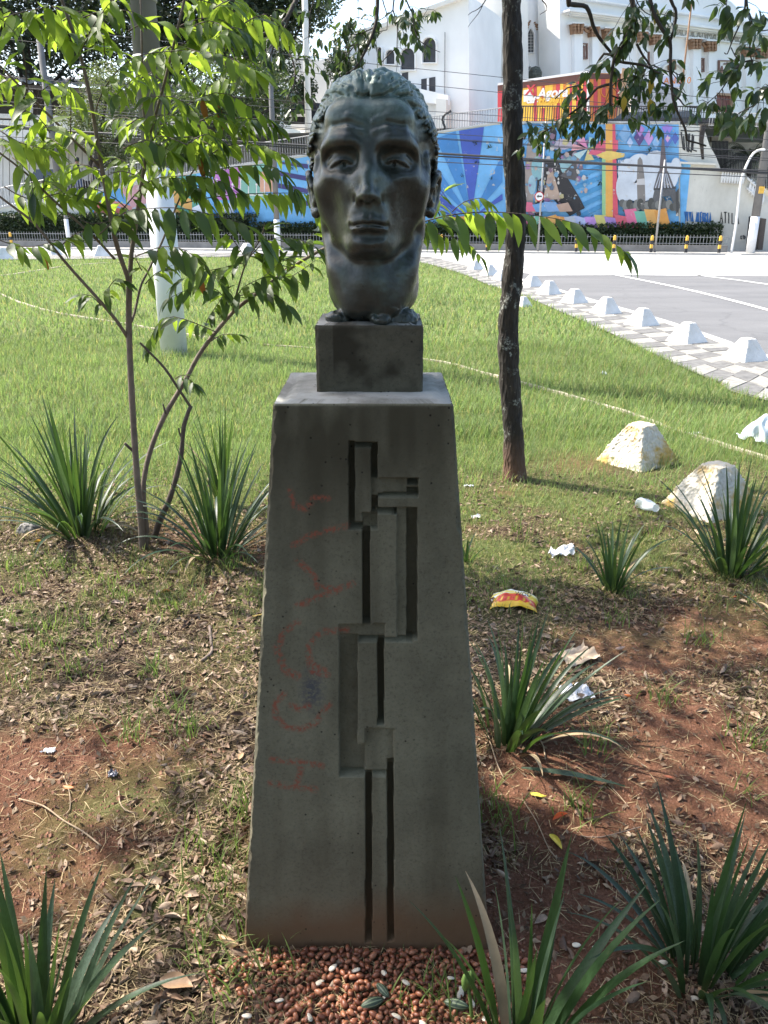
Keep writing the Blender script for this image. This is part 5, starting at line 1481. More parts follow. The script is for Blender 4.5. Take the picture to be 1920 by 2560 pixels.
# ---------------------------------------------------------------- far side of the road: hedge, bollards, painted wall, church, truck, poles, wires
PLl = gnd(0, 613, 0); PLr = gnd(1800, 627, 0)
wd = (PLr - PLl); wd[2] = 0; wd /= np.linalg.norm(wd)             # along the wall, to the right
wn_ = np.array((wd[1], -wd[0], 0.0))                                # out of the wall, towards the camera
def wp(px, py, back=1.6):
    """point on the vertical plane that lies `back` metres behind the plinth line"""
    return onpl(px, py, PLl - wn_ * back, wn_)
def slab(poly_px, back, thick, zmin=None):
    """vertical slab: outline read in pixels, real thickness behind the plane"""
    F_ = [wp(x_, y_, back) for x_, y_ in poly_px]
    if zmin is not None: F_ = [np.array((p[0], p[1], max(p[2], zmin))) for p in F_]
    Bk = [p - wn_ * thick for p in F_]
    return F_, Bk
def prism(mb, F_, Bk, m=0):
    n = len(F_); mb.add(list(F_) + list(Bk), [tuple(reversed(range(n))) if False else tuple(range(n)), tuple(reversed(range(n, 2 * n)))] + [(i, n + i, n + (i + 1) % n, (i + 1) % n) for i in range(n)], m)
    return mb

# far pavement and plinth
m_conc = simple('grey plinth concrete', (.21, .205, .195), .9, .2, 3, bmp=.3)
a0, a1 = wp(-500, 615, .0), wp(2300, 632, .0)
mb = MB(); mb.add([(a0[0], a0[1] - 1.1, -.05 + .0), (a1[0], a1[1] - 1.1, -.05), (a1[0], a1[1] + 30, -.05), (a0[0], a0[1] + 30, -.05)], [(0, 1, 2, 3)])
mb.add([(a0[0], a0[1] - 1.1, ROAD_Z - .02), (a1[0], a1[1] - 1.1, ROAD_Z - .02), (a1[0], a1[1] - 1.1, -.05), (a0[0], a0[1] - 1.1, -.05)], [(0, 1, 2, 3)])
tag(mb.build('sidewalk', simple('far pavement', (.34, .33, .31), .9, .15, 2)), 'far pavement along the hedge', kind='structure')
def along(p, s, out=0.0, z=0.0): return np.array((p[0] + wd[0] * s + wn_[0] * out, p[1] + wd[1] * s + wn_[1] * out, z))
s_r = float((wp(1822, 600, 0) - PLl) @ wd)
def rail_box(mb, s0, s1, out, z0, z1, t, m=0):
    P_ = [along(PLl, s0, out - t / 2), along(PLl, s1, out - t / 2), along(PLl, s1, out + t / 2), along(PLl, s0, out + t / 2)]
    P_ = [P_[3], P_[2], P_[1], P_[0]]
    return mb.hexa([(p[0], p[1], z0) for p in P_], [(p[0], p[1], z1) for p in P_], m)
pl = empty('hedge_fence', along(PLl, 0), 0, 'low concrete kerb with dark iron railing in front of the hedge', 'fence')
hl = tuple(along(PLl, 0))
def local_build(mb, name, mats, parent, loc, smooth=False):
    mb.v = [(v[0] - loc[0], v[1] - loc[1], v[2] - loc[2]) for v in mb.v]
    return mb.build(name, mats, parent, smooth)
m_iron = simple('dark iron', (.035, .035, .037), .6, .2, 10, metal=.3)
m_zinc = simple('grey railing', (.30, .30, .30), .5, .15, 10, metal=.2)
local_build(rail_box(MB(), -14, s_r, -.1, -.06, .20, .2), 'kerb', m_conc, pl, hl)
mb = MB(); rail_box(mb, -14, s_r, -.1, .50, .52, .02); rail_box(mb, -14, s_r, -.1, .26, .28, .02)
local_build(mb, 'rail', m_zinc, pl, hl)
mb = MB(); s = -8.0
while s < s_r:
    rail_box(mb, s, s + .014, -.1, .20, .60, .014); s += .13
tag(local_build(mb, 'bars', m_zinc, pl, hl), kind='stuff')

# hedge
m_hedge = leafmat('hedge leaf', (.035, .060, .018), (.07, .12, .02), .5, .35, .2)
hd = empty('hedge', along(PLl, 0, -.8), 0, 'clipped dark green hedge along the foot of the painted wall', 'hedge')
rs = np.random.RandomState(601)
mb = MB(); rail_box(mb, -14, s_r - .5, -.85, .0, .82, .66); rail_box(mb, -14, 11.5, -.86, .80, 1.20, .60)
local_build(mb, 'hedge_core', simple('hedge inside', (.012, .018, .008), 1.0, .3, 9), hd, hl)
n = 52000; S_ = rs.uniform(-14, s_r, n); top_ = np.where(S_ < 12, 1.34, .96) + .10 * (fbm(S_[:, None], 602, 3, 1.2) - .5)
face = rs.uniform(0, 1, n) < .72
O_ = np.where(face, -.46 + rs.normal(0, .05, n), -.86 + rs.uniform(-.42, .42, n)); Z_ = np.where(face, rs.uniform(.1, 1, n) * top_, top_ + rs.normal(0, .045, n))
O_ += .07 * (fbm(np.stack([S_, Z_], -1), 603, 3, 2.2) - .5) * 2
C0 = np.stack([PLl[0] + wd[0] * S_ + wn_[0] * O_ - hl[0], PLl[1] + wd[1] * S_ + wn_[1] * O_ - hl[1], Z_], -1)
a = rs.normal(size=(n, 3)); a /= np.linalg.norm(a, axis=1)[:, None]; b_ = np.cross(a, rs.normal(size=(n, 3))); b_ /= np.linalg.norm(b_, axis=1)[:, None]
sz = rs.uniform(.03, .075, (n, 1))
V = np.stack([C0 - a * sz, C0 + b_ * sz * .6, C0 + a * sz, C0 - b_ * sz * .6], 1).reshape(-1, 3)
tag(link('leaves', mesh_np('leaves', V, np.arange(n * 4).reshape(-1, 4), [m_hedge], smooth=False), hd), kind='stuff')

# striped posts along the far kerb
m_yl = simple('yellow post paint', (.72, .42, .06), .6, .15, 9); m_bk = simple('black post paint', (.03, .03, .032), .6, .2, 9)
labs = {1: 'second striped post, in front of the hedge left of the sapling', }
for i, (px, py, w) in enumerate(((26, 592, 1), (1103, 625, 1), (1217, 627, 1), (1440, 627, 1), (1534, 627, 1), (1627, 629, 1), (1714, 630, 1), (1797, 631, 1))):
    g_ = along(PLl, float((wp(px, py, -.55) - PLl) @ wd), .55, -.05)
    txt = ('leaning yellow and black post seen at the far left edge', 'yellow and black post just right of the bust', 'yellow and black post behind the dark tree trunk', 'yellow and black post under the left end of the drooping leafy frond',
           'yellow and black post below the tip of the drooping frond', 'yellow and black post third from the right end', 'yellow and black post second from the right end', 'yellow and black post nearest the end of the hedge')[i]
    t_ = empty('striped_post', g_, 0, txt, 'post', 'striped posts on the far pavement')
    for k in range(4):
        MB().box((0, 0, .075 + .15 * k + .0), (.095 if k % 2 == 0 else .092, .095, .15)).build('band', m_bk if k % 2 == 0 else m_yl, t_)
    MB().lathe([(.05, .60), (.045, .625), (.02, .64)], seg=10).build('cap', m_yl, t_)

# ---- retaining wall with the mural
m, nt, b = mat('painted plaster')
at = N(nt, 'ShaderNodeAttribute', attribute_name='paint')
n1 = noise(nt, 1.1, 8, .7); n2 = noise(nt, 3.4, 8, .75)
c = mixc(nt, 1.0, at.outputs['Color'], ramp(nt, n1.outputs[0], [(.3, (.78,) * 3), (.7, (1.12,) * 3)]), 'MULTIPLY')
peel = ramp(nt, n2.outputs[0], [(.61, (0,) * 3), (.63, (1,) * 3)])
c = mixc(nt, .05, c, (.40, .40, .40))
c = mixc(nt, peel, c, (.50, .46, .40))
mold = ramp(nt, noise(nt, 2.3, 8, .8, stretch=(1, 1, .6)).outputs[0], [(.64, (0,) * 3), (.67, (1,) * 3)])
c = mixc(nt, mold, c, (.045, .05, .03))
nt.links.new(c, b.inputs['Base Color']); b.inputs['Roughness'].default_value = .85
m_mural = m
m, nt, b = mat('stained plaster wall')
n1 = noise(nt, .9, 8, .7, stretch=(1, 1, .6)); n2 = noise(nt, 2.4, 8, .8, stretch=(1, 1, .35))
c = ramp(nt, n1.outputs[0], [(.3, (.50, .48, .41)), (.7, (.68, .66, .58))])
c = mixc(nt, ramp(nt, n2.outputs[0], [(.62, (0,) * 3), (.74, (1,) * 3)]), c, (.13, .12, .10))
nt.links.new(c, b.inputs['Base Color']); b.inputs['Roughness'].default_value = .9
bump(nt, b, n2.outputs[0], .4, .03)
m_wall = m
m_cream = simple('pale boards', (.60, .59, .55), .8, .10, .8)

WB = 1.6
rw = empty('retaining_wall', wp(960, 640, WB) * (1, 1, 0), 0, 'long retaining wall painted with a bright geometric mural', 'wall')
rl = tuple(wp(960, 640, WB) * (1, 1, 0))
TOP = [(-500, 600), (-200, 560), (0, 520), (230, 481), (490, 431), (700, 400), (760, 390), (900, 365), (1100, 331), (1240, 309), (1330, 308), (1500, 308), (1700, 308)]
F_, Bk = slab([(-500, 700)] + TOP + [(1700, 700)], WB, .35, -.06)
mb = prism(MB(), F_, Bk); local_build(mb, 'wall_body', m_wall, rw, rl)
capp = MB()
for (x0, y0), (x1, y1) in zip(TOP[:-1], TOP[1:]):
    A_, B_ = wp(x0, y0, WB - .04), wp(x1, y1, WB - .04); A2, B2 = A_ - wn_ * .43, B_ - wn_ * .43; u_ = np.array((0, 0, .07))
    capp.hexa([A_ + (0, 0, .003), B_ + (0, 0, .003), B2 + (0, 0, .003), A2 + (0, 0, .003)], [A_ + u_, B_ + u_, B2 + u_, A2 + u_])
local_build(capp, 'coping', simple('coping', (.50, .49, .46), .85, .15, 2), rw, rl)

# mural: flat paint as thin coloured shapes, each layer a few millimetres proud of the one below
MV, MF, MC = [], [], []
lay = [0.012]
def paint(poly, col, px=True):
    lay[0] += .0006
    b0 = len(MV)
    for x_, y_ in poly:
        p = wp(x_, y_, WB - lay[0]); MV.append(p - np.array(rl)); MC.append((*col, 1))
    MF.append(tuple(range(b0, b0 + len(poly))))
SKY_, BLU, MID, NAVY = (.16, .42, .70), (.05, .10, .42), (.05, .22, .50), (.045, .04, .16)
def yt(x_):   # top of the wall at this column
    xs = [p[0] for p in TOP]; ys = [p[1] for p in TOP]; return float(np.interp(x_, xs, ys)) + 3
BOT = 640
def col_poly(x0, x1): # area between two columns below the wall top
    xs = [x0] + [t[0] for t in TOP if x0 < t[0] < x1] + [x1]
    return [(x0, BOT)] + [(x_, yt(x_)) for x_ in xs] + [(x1, BOT)]
def clip_top(poly):
    return [(x_, max(y_, yt(x_))) for x_, y_ in poly]
def disc(cx, cy, rx, ry, n=18, a0=0): return [(cx + rx * math.cos(a0 + 2 * math.pi * k / n), cy - ry * math.sin(a0 + 2 * math.pi * k / n)) for k in range(n)]
paint(col_poly(225, 1697), SKY_)
# left: wedges of warm colours, circuit-like panel
for a_, c_ in (([(225, 486), (300, 470), (520, 560), (225, 560)], (.10, .30, .55)), ([(235, 500), (420, 560), (235, 560)], (.45, .12, .10)), ([(230, 484), (470, 560), (420, 560), (226, 492)], (.55, .22, .20)),
                ([(400, 450), (490, 435), (500, 560), (380, 560)], (.10, .32, .24)), ([(400, 470), (480, 560), (430, 560), (395, 500)], (.62, .32, .08)), ([(395, 455), (480, 500), (480, 530), (395, 485)], (.65, .36, .10)),
                ([(400, 500), (470, 560), (440, 560), (395, 520)], (.14, .36, .18)), ([(300, 470), (380, 455), (390, 500), (330, 520)], (.55, .30, .32)), ([(330, 520), (390, 500), (400, 560), (350, 560)], (.42, .45, .50))):
    paint(clip_top(a_), c_)
paint(clip_top([(530, 428), (600, 415), (600, 500), (540, 500)]), (.50, .18, .50)); paint(clip_top([(600, 415), (665, 405), (665, 500), (600, 500)]), (.22, .45, .36)); paint(clip_top([(650, 430), (690, 425), (690, 480), (650, 480)]), (.66, .36, .24))
for k in range(7):
    x_ = 540 + k * 20; paint([(x_, 452 + k % 3 * 6), (x_ + 2.4, 452 + k % 3 * 6), (x_ + 2.4, 486), (x_, 486)], (.75, .70, .66)); paint(disc(x_ + 1.2, 449 + k % 3 * 6, 3, 3, 8), (.75, .70, .66))
paint([(530, 486), (690, 486), (690, 489), (530, 489)], (.75, .70, .66))
for k in range(4): paint([(480 + 34 * k, 520 - 8 * (k % 2)), (520 + 34 * k, 500 + 6 * (k % 2)), (540 + 34 * k, 560), (490 + 34 * k, 560)], ((.70, .72, .76), (.12, .35, .66), (.60, .62, .70), (.08, .28, .60))[k])
for k in range(4):                                     # dark bands fanning beside the bust
    y_ = 396 + k * 31; paint(clip_top([(695, y_), (770, y_ + 14), (770, y_ + 26), (695, y_ + 12)]), NAVY)
# sun rays right of the bust, meeting at a low centre
cx_, cy_ = 1178, 545
for ang0, ang1, c_ in ((-64, -55, BLU), (-46, -34, MID), (-24, -10, MID), (-8, 8, BLU), (26, 41, MID), (52, 60, BLU)):
    r_ = 420; q = []
    for a_ in (ang0, ang1):
        dx_, dy_ = math.sin(R(a_)), -math.cos(R(a_)); t = 0.0
        while t < r_ and cy_ + dy_ * t > yt(cx_ + dx_ * t) + 1 and 1090 < cx_ + dx_ * t < 1256: t += 1
        q.append((cx_ + dx_ * t, cy_ + dy_ * t))
    q[0], q[1] = [(x_, y_) for x_, y_ in q]
    paint([(cx_, cy_), q[0], q[1]], c_)
for k in range(6): paint([(1093, 520 - k * 12), (1140, 541 - k * 3), (1140, 543 - k * 3), (1093, 526 - k * 12)], BLU)
# second fan, bands of blue to the right of the dark figures
for k in range(7):
    y0 = 352 + k * 26; paint([(1435, y0 + 34), (1510, y0 + 10 - k * 2), (1510, y0 + 22 - k * 2), (1435, y0 + 46)], (.06, .26, .48))
for k in range(4): paint([(1250 + 60 * k, 309), (1290 + 60 * k, 309), (1330 + 45 * k, 420), (1322 + 45 * k, 420)], (.07, .27, .52))
# abstract cluster of people-like shapes in black, brown and pale cloth (generic stand-in)
paint([(1335, 560), (1345, 430), (1362, 400), (1390, 396), (1410, 430), (1450, 495), (1462, 520), (1425, 540), (1385, 500), (1378, 425), (1362, 470), (1352, 560)], (.025, .022, .022))
paint([(1358, 500), (1372, 420), (1382, 425), (1402, 498)], (.50, .36, .27))
paint([(1308, 520), (1312, 430), (1318, 360), (1336, 340), (1352, 372), (1350, 430), (1332, 470), (1334, 520)], (.34, .28, .24))
paint(disc(1336, 352, 13, 18), (.30, .42, .48)); paint(disc(1344, 420, 16, 30), (.22, .40, .42)); paint(disc(1330, 462, 10, 24), (.30, .46, .52))
paint([(1372, 330), (1382, 308), (1392, 330), (1388, 372), (1376, 366)], (.025, .022, .022))
paint([(1378, 360), (1400, 346), (1440, 350), (1442, 366), (1412, 374), (1384, 372)], (.46, .40, .46)); paint([(1378, 370), (1405, 384), (1440, 372), (1430, 396), (1400, 398)], (.025, .022, .022))
paint(disc(1418, 412, 18, 26), (.26, .42, .44)); paint(disc(1438, 400, 10, 22), (.40, .30, .34)); paint([(1400, 440), (1440, 400), (1446, 440), (1438, 452)], (.10, .09, .09))
for k in range(22): paint(disc(1345 + _r3.uniform(0, 100), 400 + _r3.uniform(0, 110), _r3.uniform(1.5, 4), _r3.uniform(2, 5), 7), (.62, .58, .52))
paint([(1270, 520), (1300, 440), (1312, 430), (1315, 520)], (.10, .08, .07)); paint(disc(1290, 500, 14, 30), (.45, .38, .34))
for k in range(120):
    x_, y_, s_ = _r3.uniform(1268, 1470), _r3.uniform(330, 535), _r3.uniform(3, 9); a_ = _r3.uniform(0, 3)
    paint([(x_ + s_ * math.cos(a_ + t_) * _r3.uniform(.6, 1.2), y_ + s_ * math.sin(a_ + t_)) for t_ in (0, 1.3, 2.6, 3.9, 5.2)], ((.03, .03, .03), (.40, .30, .26), (.16, .30, .42), (.50, .46, .42), (.20, .12, .16), (.46, .40, .20), (.30, .16, .30), (.12, .16, .22))[_r3.randrange(8)])
for k in range(60):
    x_, y_, s_ = _r3.uniform(1545, 1695), _r3.uniform(400, 525), _r3.uniform(2, 6); paint([(x_, y_), (x_ + s_, y_ + s_ * .6), (x_ + s_ * .3, y_ + s_ * 1.8), (x_ - s_ * .6, y_ + s_)], ((.10, .10, .10), (.30, .32, .34), (.50, .52, .55), (.20, .34, .50))[k % 4])
# flower-like burst and upright bands
for k in range(7):
    a_ = k * .9; paint([(1470, 372), (1470 + 42 * math.cos(a_), 372 - 30 * math.sin(a_)), (1470 + 42 * math.cos(a_ + .6), 372 - 30 * math.sin(a_ + .6))], ((.55, .52, .12), (.30, .50, .42), (.62, .22, .36), (.62, .30, .30), (.40, .55, .55), (.58, .48, .18), (.55, .25, .45))[k])
paint([(1470, 385), (1500, 352), (1545, 350), (1545, 375), (1500, 390)], (.60, .10, .16))
paint([(1505, 380), (1516, 380), (1524, 560), (1505, 560)], (.28, .50, .24)); paint([(1514, 310), (1531, 310), (1536, 560), (1514, 560)], (.72, .36, .07)); paint([(1531, 310), (1538, 310), (1546, 560), (1532, 560)], (.62, .08, .12))
paint([(1490, 388), (1520, 376), (1562, 384), (1560, 392), (1520, 402)], (.72, .50, .12))
for k in range(3): paint([(1546 + 5 * k, 400), (1548 + 5 * k, 400), (1549 + 5 * k, 490), (1547 + 5 * k, 490)], (.62, .64, .68))
# diamonds along the top right
for cx2, cy2, s_, c_ in ((1562, 335, 18, (.20, .36, .55)), (1598, 344, 17, (.09, .05, .18)), (1600, 322, 15, (.42, .20, .48)), (1622, 345, 15, (.50, .26, .52)), (1647, 330, 10, (.12, .26, .36)), (1668, 318, 18, (.28, .18, .52)), (1668, 348, 18, (.08, .16, .42)), (1688, 346, 12, (.07, .12, .38)), (1669, 347, 7, (.60, .26, .55)), (1582, 326, 12, (.28, .46, .66)), (1640, 356, 12, (.22, .40, .62)), (1575, 356, 10, (.40, .50, .68))):
    paint(clip_top([(cx2 - s_ * .8, cy2), (cx2, cy2 - s_ * 1.35), (cx2 + s_ * .8, cy2), (cx2, cy2 + s_ * 1.35)]), c_)
# pale clouds, a plain lattice mast and a monochrome pedestal figure shape
for x_, y_, r1, r2 in ((1570, 430, 26, 34), (1600, 410, 30, 26), (1640, 400, 26, 24), (1560, 470, 20, 40), (1625, 440, 34, 40), (1670, 440, 26, 34), (1690, 420, 14, 26), (1600, 480, 40, 24)): paint(disc(x_, y_, r1, r2), (.56, .60, .64))
paint([(1594, 400), (1600, 392), (1606, 400), (1612, 450), (1614, 520), (1594, 520), (1592, 450)], (.20, .18, .16)); paint([(1592, 448), (1612, 446), (1612, 462), (1592, 462)], (.50, .48, .46))
paint([(1655, 345), (1660, 345), (1668, 430), (1648, 430)], (.13, .10, .10)); paint([(1646, 428), (1670, 428), (1686, 470), (1634, 470)], (.11, .10, .10)); paint([(1634, 470), (1690, 466), (1690, 472), (1634, 476)], (.05, .05, .05))
paint([(1636, 476), (1688, 473), (1700, 520), (1688, 520), (1676, 490), (1650, 492), (1642, 516), (1626, 518)], (.10, .10, .10))
for k in range(6): paint([(1650 + k * 3, 432), (1652 + k * 3, 432), (1640 + k * 8, 470), (1637 + k * 8, 470)], (.42, .45, .50))
for k in range(16): paint(disc(1556 + k * 9, 508 + (k * 7) % 11, 9, 10 + (k * 5) % 7, 9), ((.10, .10, .09), (.20, .20, .18), (.06, .06, .05))[k % 3])
paint([(1690, 480), (1697, 470), (1697, 540), (1690, 540)], (.05, .05, .045))
# coloured floor of slanting bands
cols = [(.16, .42, .30), (.36, .22, .50), (.40, .46, .66), (.72, .38, .10), (.66, .12, .16), (.48, .26, .58), (.66, .30, .06), (.70, .16, .28), (.58, .52, .16), (.46, .50, .56)]
for k in range(26):
    x_ = 1085 + k * 25; h_ = 520 if x_ > 1540 else 536
    if x_ + 58 > 1697: break
    paint([(x_, h_ + (k * 13) % 9), (x_ + 30, h_ + (k * 7) % 11), (x_ + 60, BOT), (x_ + 30, BOT)], cols[(k * 3) % 10])
for k in range(5): paint([(1270 + k * 30, 512 - (k % 2) * 8), (1300 + k * 30, 506), (1312 + k * 30, 528), (1280 + k * 30, 530)], ((.50, .52, .60), (.62, .14, .22), (.14, .32, .56), (.20, .36, .60), (.45, .30, .22))[k])
me = bpy.data.meshes.new('mural'); me.from_pydata([tuple(v) for v in MV], [], MF); me.materials.append(m_mural); me.update()
ca = me.color_attributes.new('paint', 'FLOAT_COLOR', 'POINT'); ca.data.foreach_set('color', np.array(MC, dtype=np.float32).ravel())
for p_ in me.polygons:
    pass
o = link('mural', me, rw); o['label'] = 'colourful painted mural of rays, diamonds and slanting bands'

# plants growing from the wall: small tufts
tuft_V, tuft_F = [], []
for px, py, s_ in ((1188, 357, 8), (1192, 405, 7), (1156, 440, 6), (1224, 368, 9), (1228, 445, 5), (1366, 365, 14), (1500, 458, 9), (1625, 375, 9), (1590, 455, 6), (1530, 527, 9), (1500, 392, 6), (1462, 405, 6), (1630, 318, 6), (730, 420, 7), (1540, 400, 5), (1660, 420, 5)):
    c0 = wp(px, py, WB - .05) - np.array(rl); sc_ = s_ / 2010 * 36
    for k in range(16):
        a = nr.normal(size=3); a /= np.linalg.norm(a); b2 = np.cross(a, nr.normal(size=3)); b2 /= np.linalg.norm(b2)
        q = c0 + nr.normal(size=3) * sc_ * .35 + wn_ * .05; L_ = sc_ * .35; base = len(tuft_V)
        tuft_V += [q - a * L_, q + b2 * L_ * .4, q + a * L_, q - b2 * L_ * .4]; tuft_F.append((base, base + 1, base + 2, base + 3))
tag(link('wall_weeds', mesh_np('wall_weeds', np.array(tuft_V), np.array(tuft_F), [m_hedge], smooth=False), rw), kind='stuff')

# right-hand stained wall
sw = empty('stained_wall', rl, 0, 'mould-stained cream wall with spray-painted words right of the mural', 'wall')
F_, Bk = slab([(1700.5, 700), (1700.5, 311), (1752, 314), (1763, 330), (1773, 362), (1790, 392), (1802, 424), (1845, 428), (1868, 440), (1908, 480), (1960, 540), (2200, 640), (2200, 700)], WB - .02, .4, -.06)
mb = prism(MB(), F_, Bk)
F_, Bk = slab([(1702, 404), (1790, 408), (1792, 413), (1702, 409)], WB - .30, .28); prism(mb, F_, Bk)
local_build(mb, 'wall_body', m_wall, sw, rl)
F_, Bk = slab([(1700, 396), (1727, 407), (1712, 560), (1705, 640), (1700, 640)], WB - .035, .012, -.05)
m_edgeblue = simple('blue wall edge', (.16, .42, .70), .85, .15, 3); local_build(prism(MB(), F_, Bk), 'painted_edge', m_edgeblue, sw, rl)
# spray-painted writing as flat print
m_sprB = simple('blue spray paint', (.05, .16, .38), .8); m_sprK = simple('black spray paint', (.04, .04, .04), .8)
def text(body, size, p, xdir, up, mtl, parent, loc, name='lettering', ext=.002, shear=0.0, bold=0.0, spacing=1.0, fit=None):
    cu = bpy.data.curves.new(name, 'FONT'); cu.body = body; cu.size = size; cu.extrude = ext; cu.shear = shear; cu.offset = bold; cu.space_character = spacing
    cu.resolution_u = 3
    cu.materials.append(mtl)
    tmp = bpy.data.objects.new(name, cu); C.objects.link(tmp)
    if fit:
        bpy.context.view_layer.update(); cu.space_character = max(.8, min(2.0, 1 + (fit - tmp.dimensions.x) / max(.1, tmp.dimensions.x)))
    bpy.context.view_layer.update()
    me = bpy.data.meshes.new_from_object(tmp.evaluated_get(bpy.context.evaluated_depsgraph_get())); me.name = name
    bpy.data.objects.remove(tmp)
    if not me.materials: me.materials.append(mtl)
    o = bpy.data.objects.new(name, me); C.objects.link(o)
    xd = Vector(xdir).normalized(); u_ = Vector(up).normalized(); nz = xd.cross(u_)
    M = Matrix((xd, u_, nz)).transposed().to_4x4(); M.translation = Vector(p) - Vector(loc)
    o.parent = parent; o.matrix_local = M
    return o
up3 = (0, 0, 1)
def spray(lines, mtl, back, w=.03):
    mb = MB()
    for pts in lines:
        mb.tube([wp(x_, y_, back) - np.array(rl) for x_, y_ in pts], w, 4)
    o = mb.build('spray_writing', mtl, sw); return o
sB = WB - .03
vx = lambda x0, s_, pts: [(x0 + a * s_, 552 - b_ * s_ * 1.9) for a, b_ in pts]
letters = {'V': [[(0, 1), (.35, 0), (.7, 1)]], 'I': [[(.2, 1), (.2, 0)]], 'A': [[(0, 0), (.35, 1), (.7, 0)], [(.15, .4), (.55, .4)]], 'R': [[(0, 0), (0, 1), (.5, .8), (0, .5), (.6, 0)]], 'E': [[(.6, 1), (0, 1), (0, 0), (.6, 0)], [(0, .5), (.4, .5)]],
           'G': [[(.6, .9), (.2, 1), (0, .5), (.2, 0), (.6, .1), (.6, .45), (.35, .45)]], 'L': [[(0, 1), (0, 0), (.5, 0)]], 'T': [[(0, 1), (.7, 1)], [(.35, 1), (.35, 0)]], 'K': [[(0, 1), (0, 0)], [(.6, 1), (0, .5), (.6, 0)]], 'D': [[(0, 0), (0, 1), (.5, .7), (.5, .3), (0, 0)]]}
def write(word, x0, y0, w_, h_, mtl, th=.028, skew=0.0):
    L = []
    for i, ch in enumerate(word):
        if ch == ' ': continue
        for st in letters[ch]: L.append([(x0 + i * w_ + a * w_ * .95, y0 - b_ * h_ + skew * i) for a, b_ in st])
    spray(L, mtl, sB, th)
write('VIVA ALEGRIA'[:12], 1712, 553, 5.6, 24, m_sprB, .035, .3)
write('ATILA', 1800, 557, 10.0, 27, m_sprK, .022, .8)
write('KTD', 1852, 598, 4.6, 9, m_sprK, .016)
spray([[(1703, 330), (1708, 372), (1712, 376), (1709, 340)], [(1714, 336), (1718, 378), (1722, 380), (1720, 335)], [(1724, 334), (1722, 372), (1728, 381), (1731, 336)], [(1734, 340), (1732, 375), (1742, 378)]], m_sprK, sB, .028)
spray([[(1702, 326), (1730, 328), (1742, 327), (1752, 329)]], m_sprK, sB, .022)
# rough creeper stump running down the upper wall
mb = MB()
for q in range(7):
    xo = _r3.uniform(-5, 5); mb.tube([wp(1758 + xo, 312, sB) - np.array(rl), wp(1753 + xo * .7, 350, sB) - np.array(rl), wp(1757 + xo * .4, 398, sB) - np.array(rl)], [.05, .04, .02], 5)
mb.build('dead_creeper', m_twig, sw, True)

# balustrade on the stairs
m_white = simple('white paint', (.74, .73, .70), .6, .06, 2); m_whit2 = simple('off-white paint', (.66, .65, .61), .7, .08, 1.2)
bs = empty('balustrade', rl, 0, 'white balustrade with turned balusters descending beside the utility pole', 'balustrade')
for i in range(6):
    px = 1876 + i * 6.2; py = 466 + i * 5.6
    c0 = wp(px, py, WB - .15) - np.array(rl); h_ = .52
    MB().lathe([(.05, -h_ / 2), (.035, -h_ * .42), (.075, -h_ * .15), (.05, h_ * .1), (.03, h_ * .35), (.055, h_ / 2)], tuple(c0), 8).build('baluster', m_white, bs, True)
for y_ in (-13, 13):
    F_, Bk = slab([(1868, 455 + y_), (1908, 492 + y_), (1908, 497 + y_), (1868, 460 + y_)], WB - .25, .2); local_build(prism(MB(), F_, Bk), 'handrail', m_whit2, bs, rl)
for i in range(9):
    c0 = wp(1806 + i * 6.6, 441 + i * .4, WB - .15) - np.array(rl)
    MB().lathe([(.05, -.24), (.035, -.2), (.07, -.06), (.05, .06), (.03, .18), (.05, .24)], tuple(c0), 8).build('baluster', m_whit2, bs, True)
F_, Bk = slab([(1800, 422), (1868, 427), (1868, 432), (1800, 427)], WB - .28, .25); local_build(prism(MB(), F_, Bk), 'handrail', m_whit2, bs, rl)
# dark poster panel near the pole
pp = empty('street_panel', rl, 0, 'tall dark advertising panel with orange and white marks behind the utility pole', 'panel')
F_, Bk = slab([(1864, 634), (1874, 541), (1899, 541), (1890, 634)], WB - .75, .12, 0); local_build(prism(MB(), F_, Bk), 'frame', m_iron, pp, rl)
F_, Bk = slab([(1902, 545), (1916, 547), (1905, 634), (1893, 634)], WB - .6, .2, 0); local_build(prism(MB(), F_, Bk), 'side_post', simple('brown metal', (.07, .055, .045), .6), pp, rl)
m_or = simple('orange print', (.60, .12, .05), .6)
for x_, y_, s_, mt in ((1886, 552, 4.5, m_or), (1882, 569, 3.6, m_white), (1879, 597, 4.0, m_whit2), (1876, 612, 3.5, simple('tan print', (.40, .25, .16), .6))):
    F_, Bk = slab(disc(x_, y_, s_, s_, 12), WB - .765, .01); local_build(prism(MB(), F_, Bk), 'print', mt, pp, rl)

# grey gate bars and palm on the terrace at the right
gt = empty('terrace_gate', rl, 0, 'tall barred iron gate on the terrace below the palm', 'gate')
mb = MB()
for k in range(12):
    x_ = 1780 + k * 3.4; mb.tube([wp(x_ + 2, 352, WB + 1.0) - np.array(rl), wp(x_, 424, WB + 1.0) - np.array(rl)], .022, 4)
for k in range(26):
    x_ = 1822 + k * 4.0; mb.tube([wp(x_ + 1, 378 + k * .8, WB + .6) - np.array(rl), wp(x_, 432 + max(0, k - 12) * 3.6, WB + .6) - np.array(rl)], .018, 4)
tag(mb.build('bars', m_iron, gt), kind='stuff')
F_, Bk = slab([(1779, 340), (1830, 342), (1830, 355), (1779, 353)], WB + 1.2, .4); local_build(prism(MB(), F_, Bk), 'lintel', simple('brown lintel', (.24, .20, .14), .9), gt, rl)
F_, Bk = slab([(1770, 355), (2200, 360), (2200, 470), (1770, 470)], WB + 3.4, .4); 
tw = local_build(prism(MB(), F_, Bk), 'terrace_wall', simple('terrace wall', (.60, .58, .52), .9, .12, 1), gt, rl)
palm = empty('palm', wp(1870, 430, WB + 2.2) * (1, 1, 0) + (0, 0, 2.4), 0, 'grey-green palm on the terrace above the stained wall', 'palm')
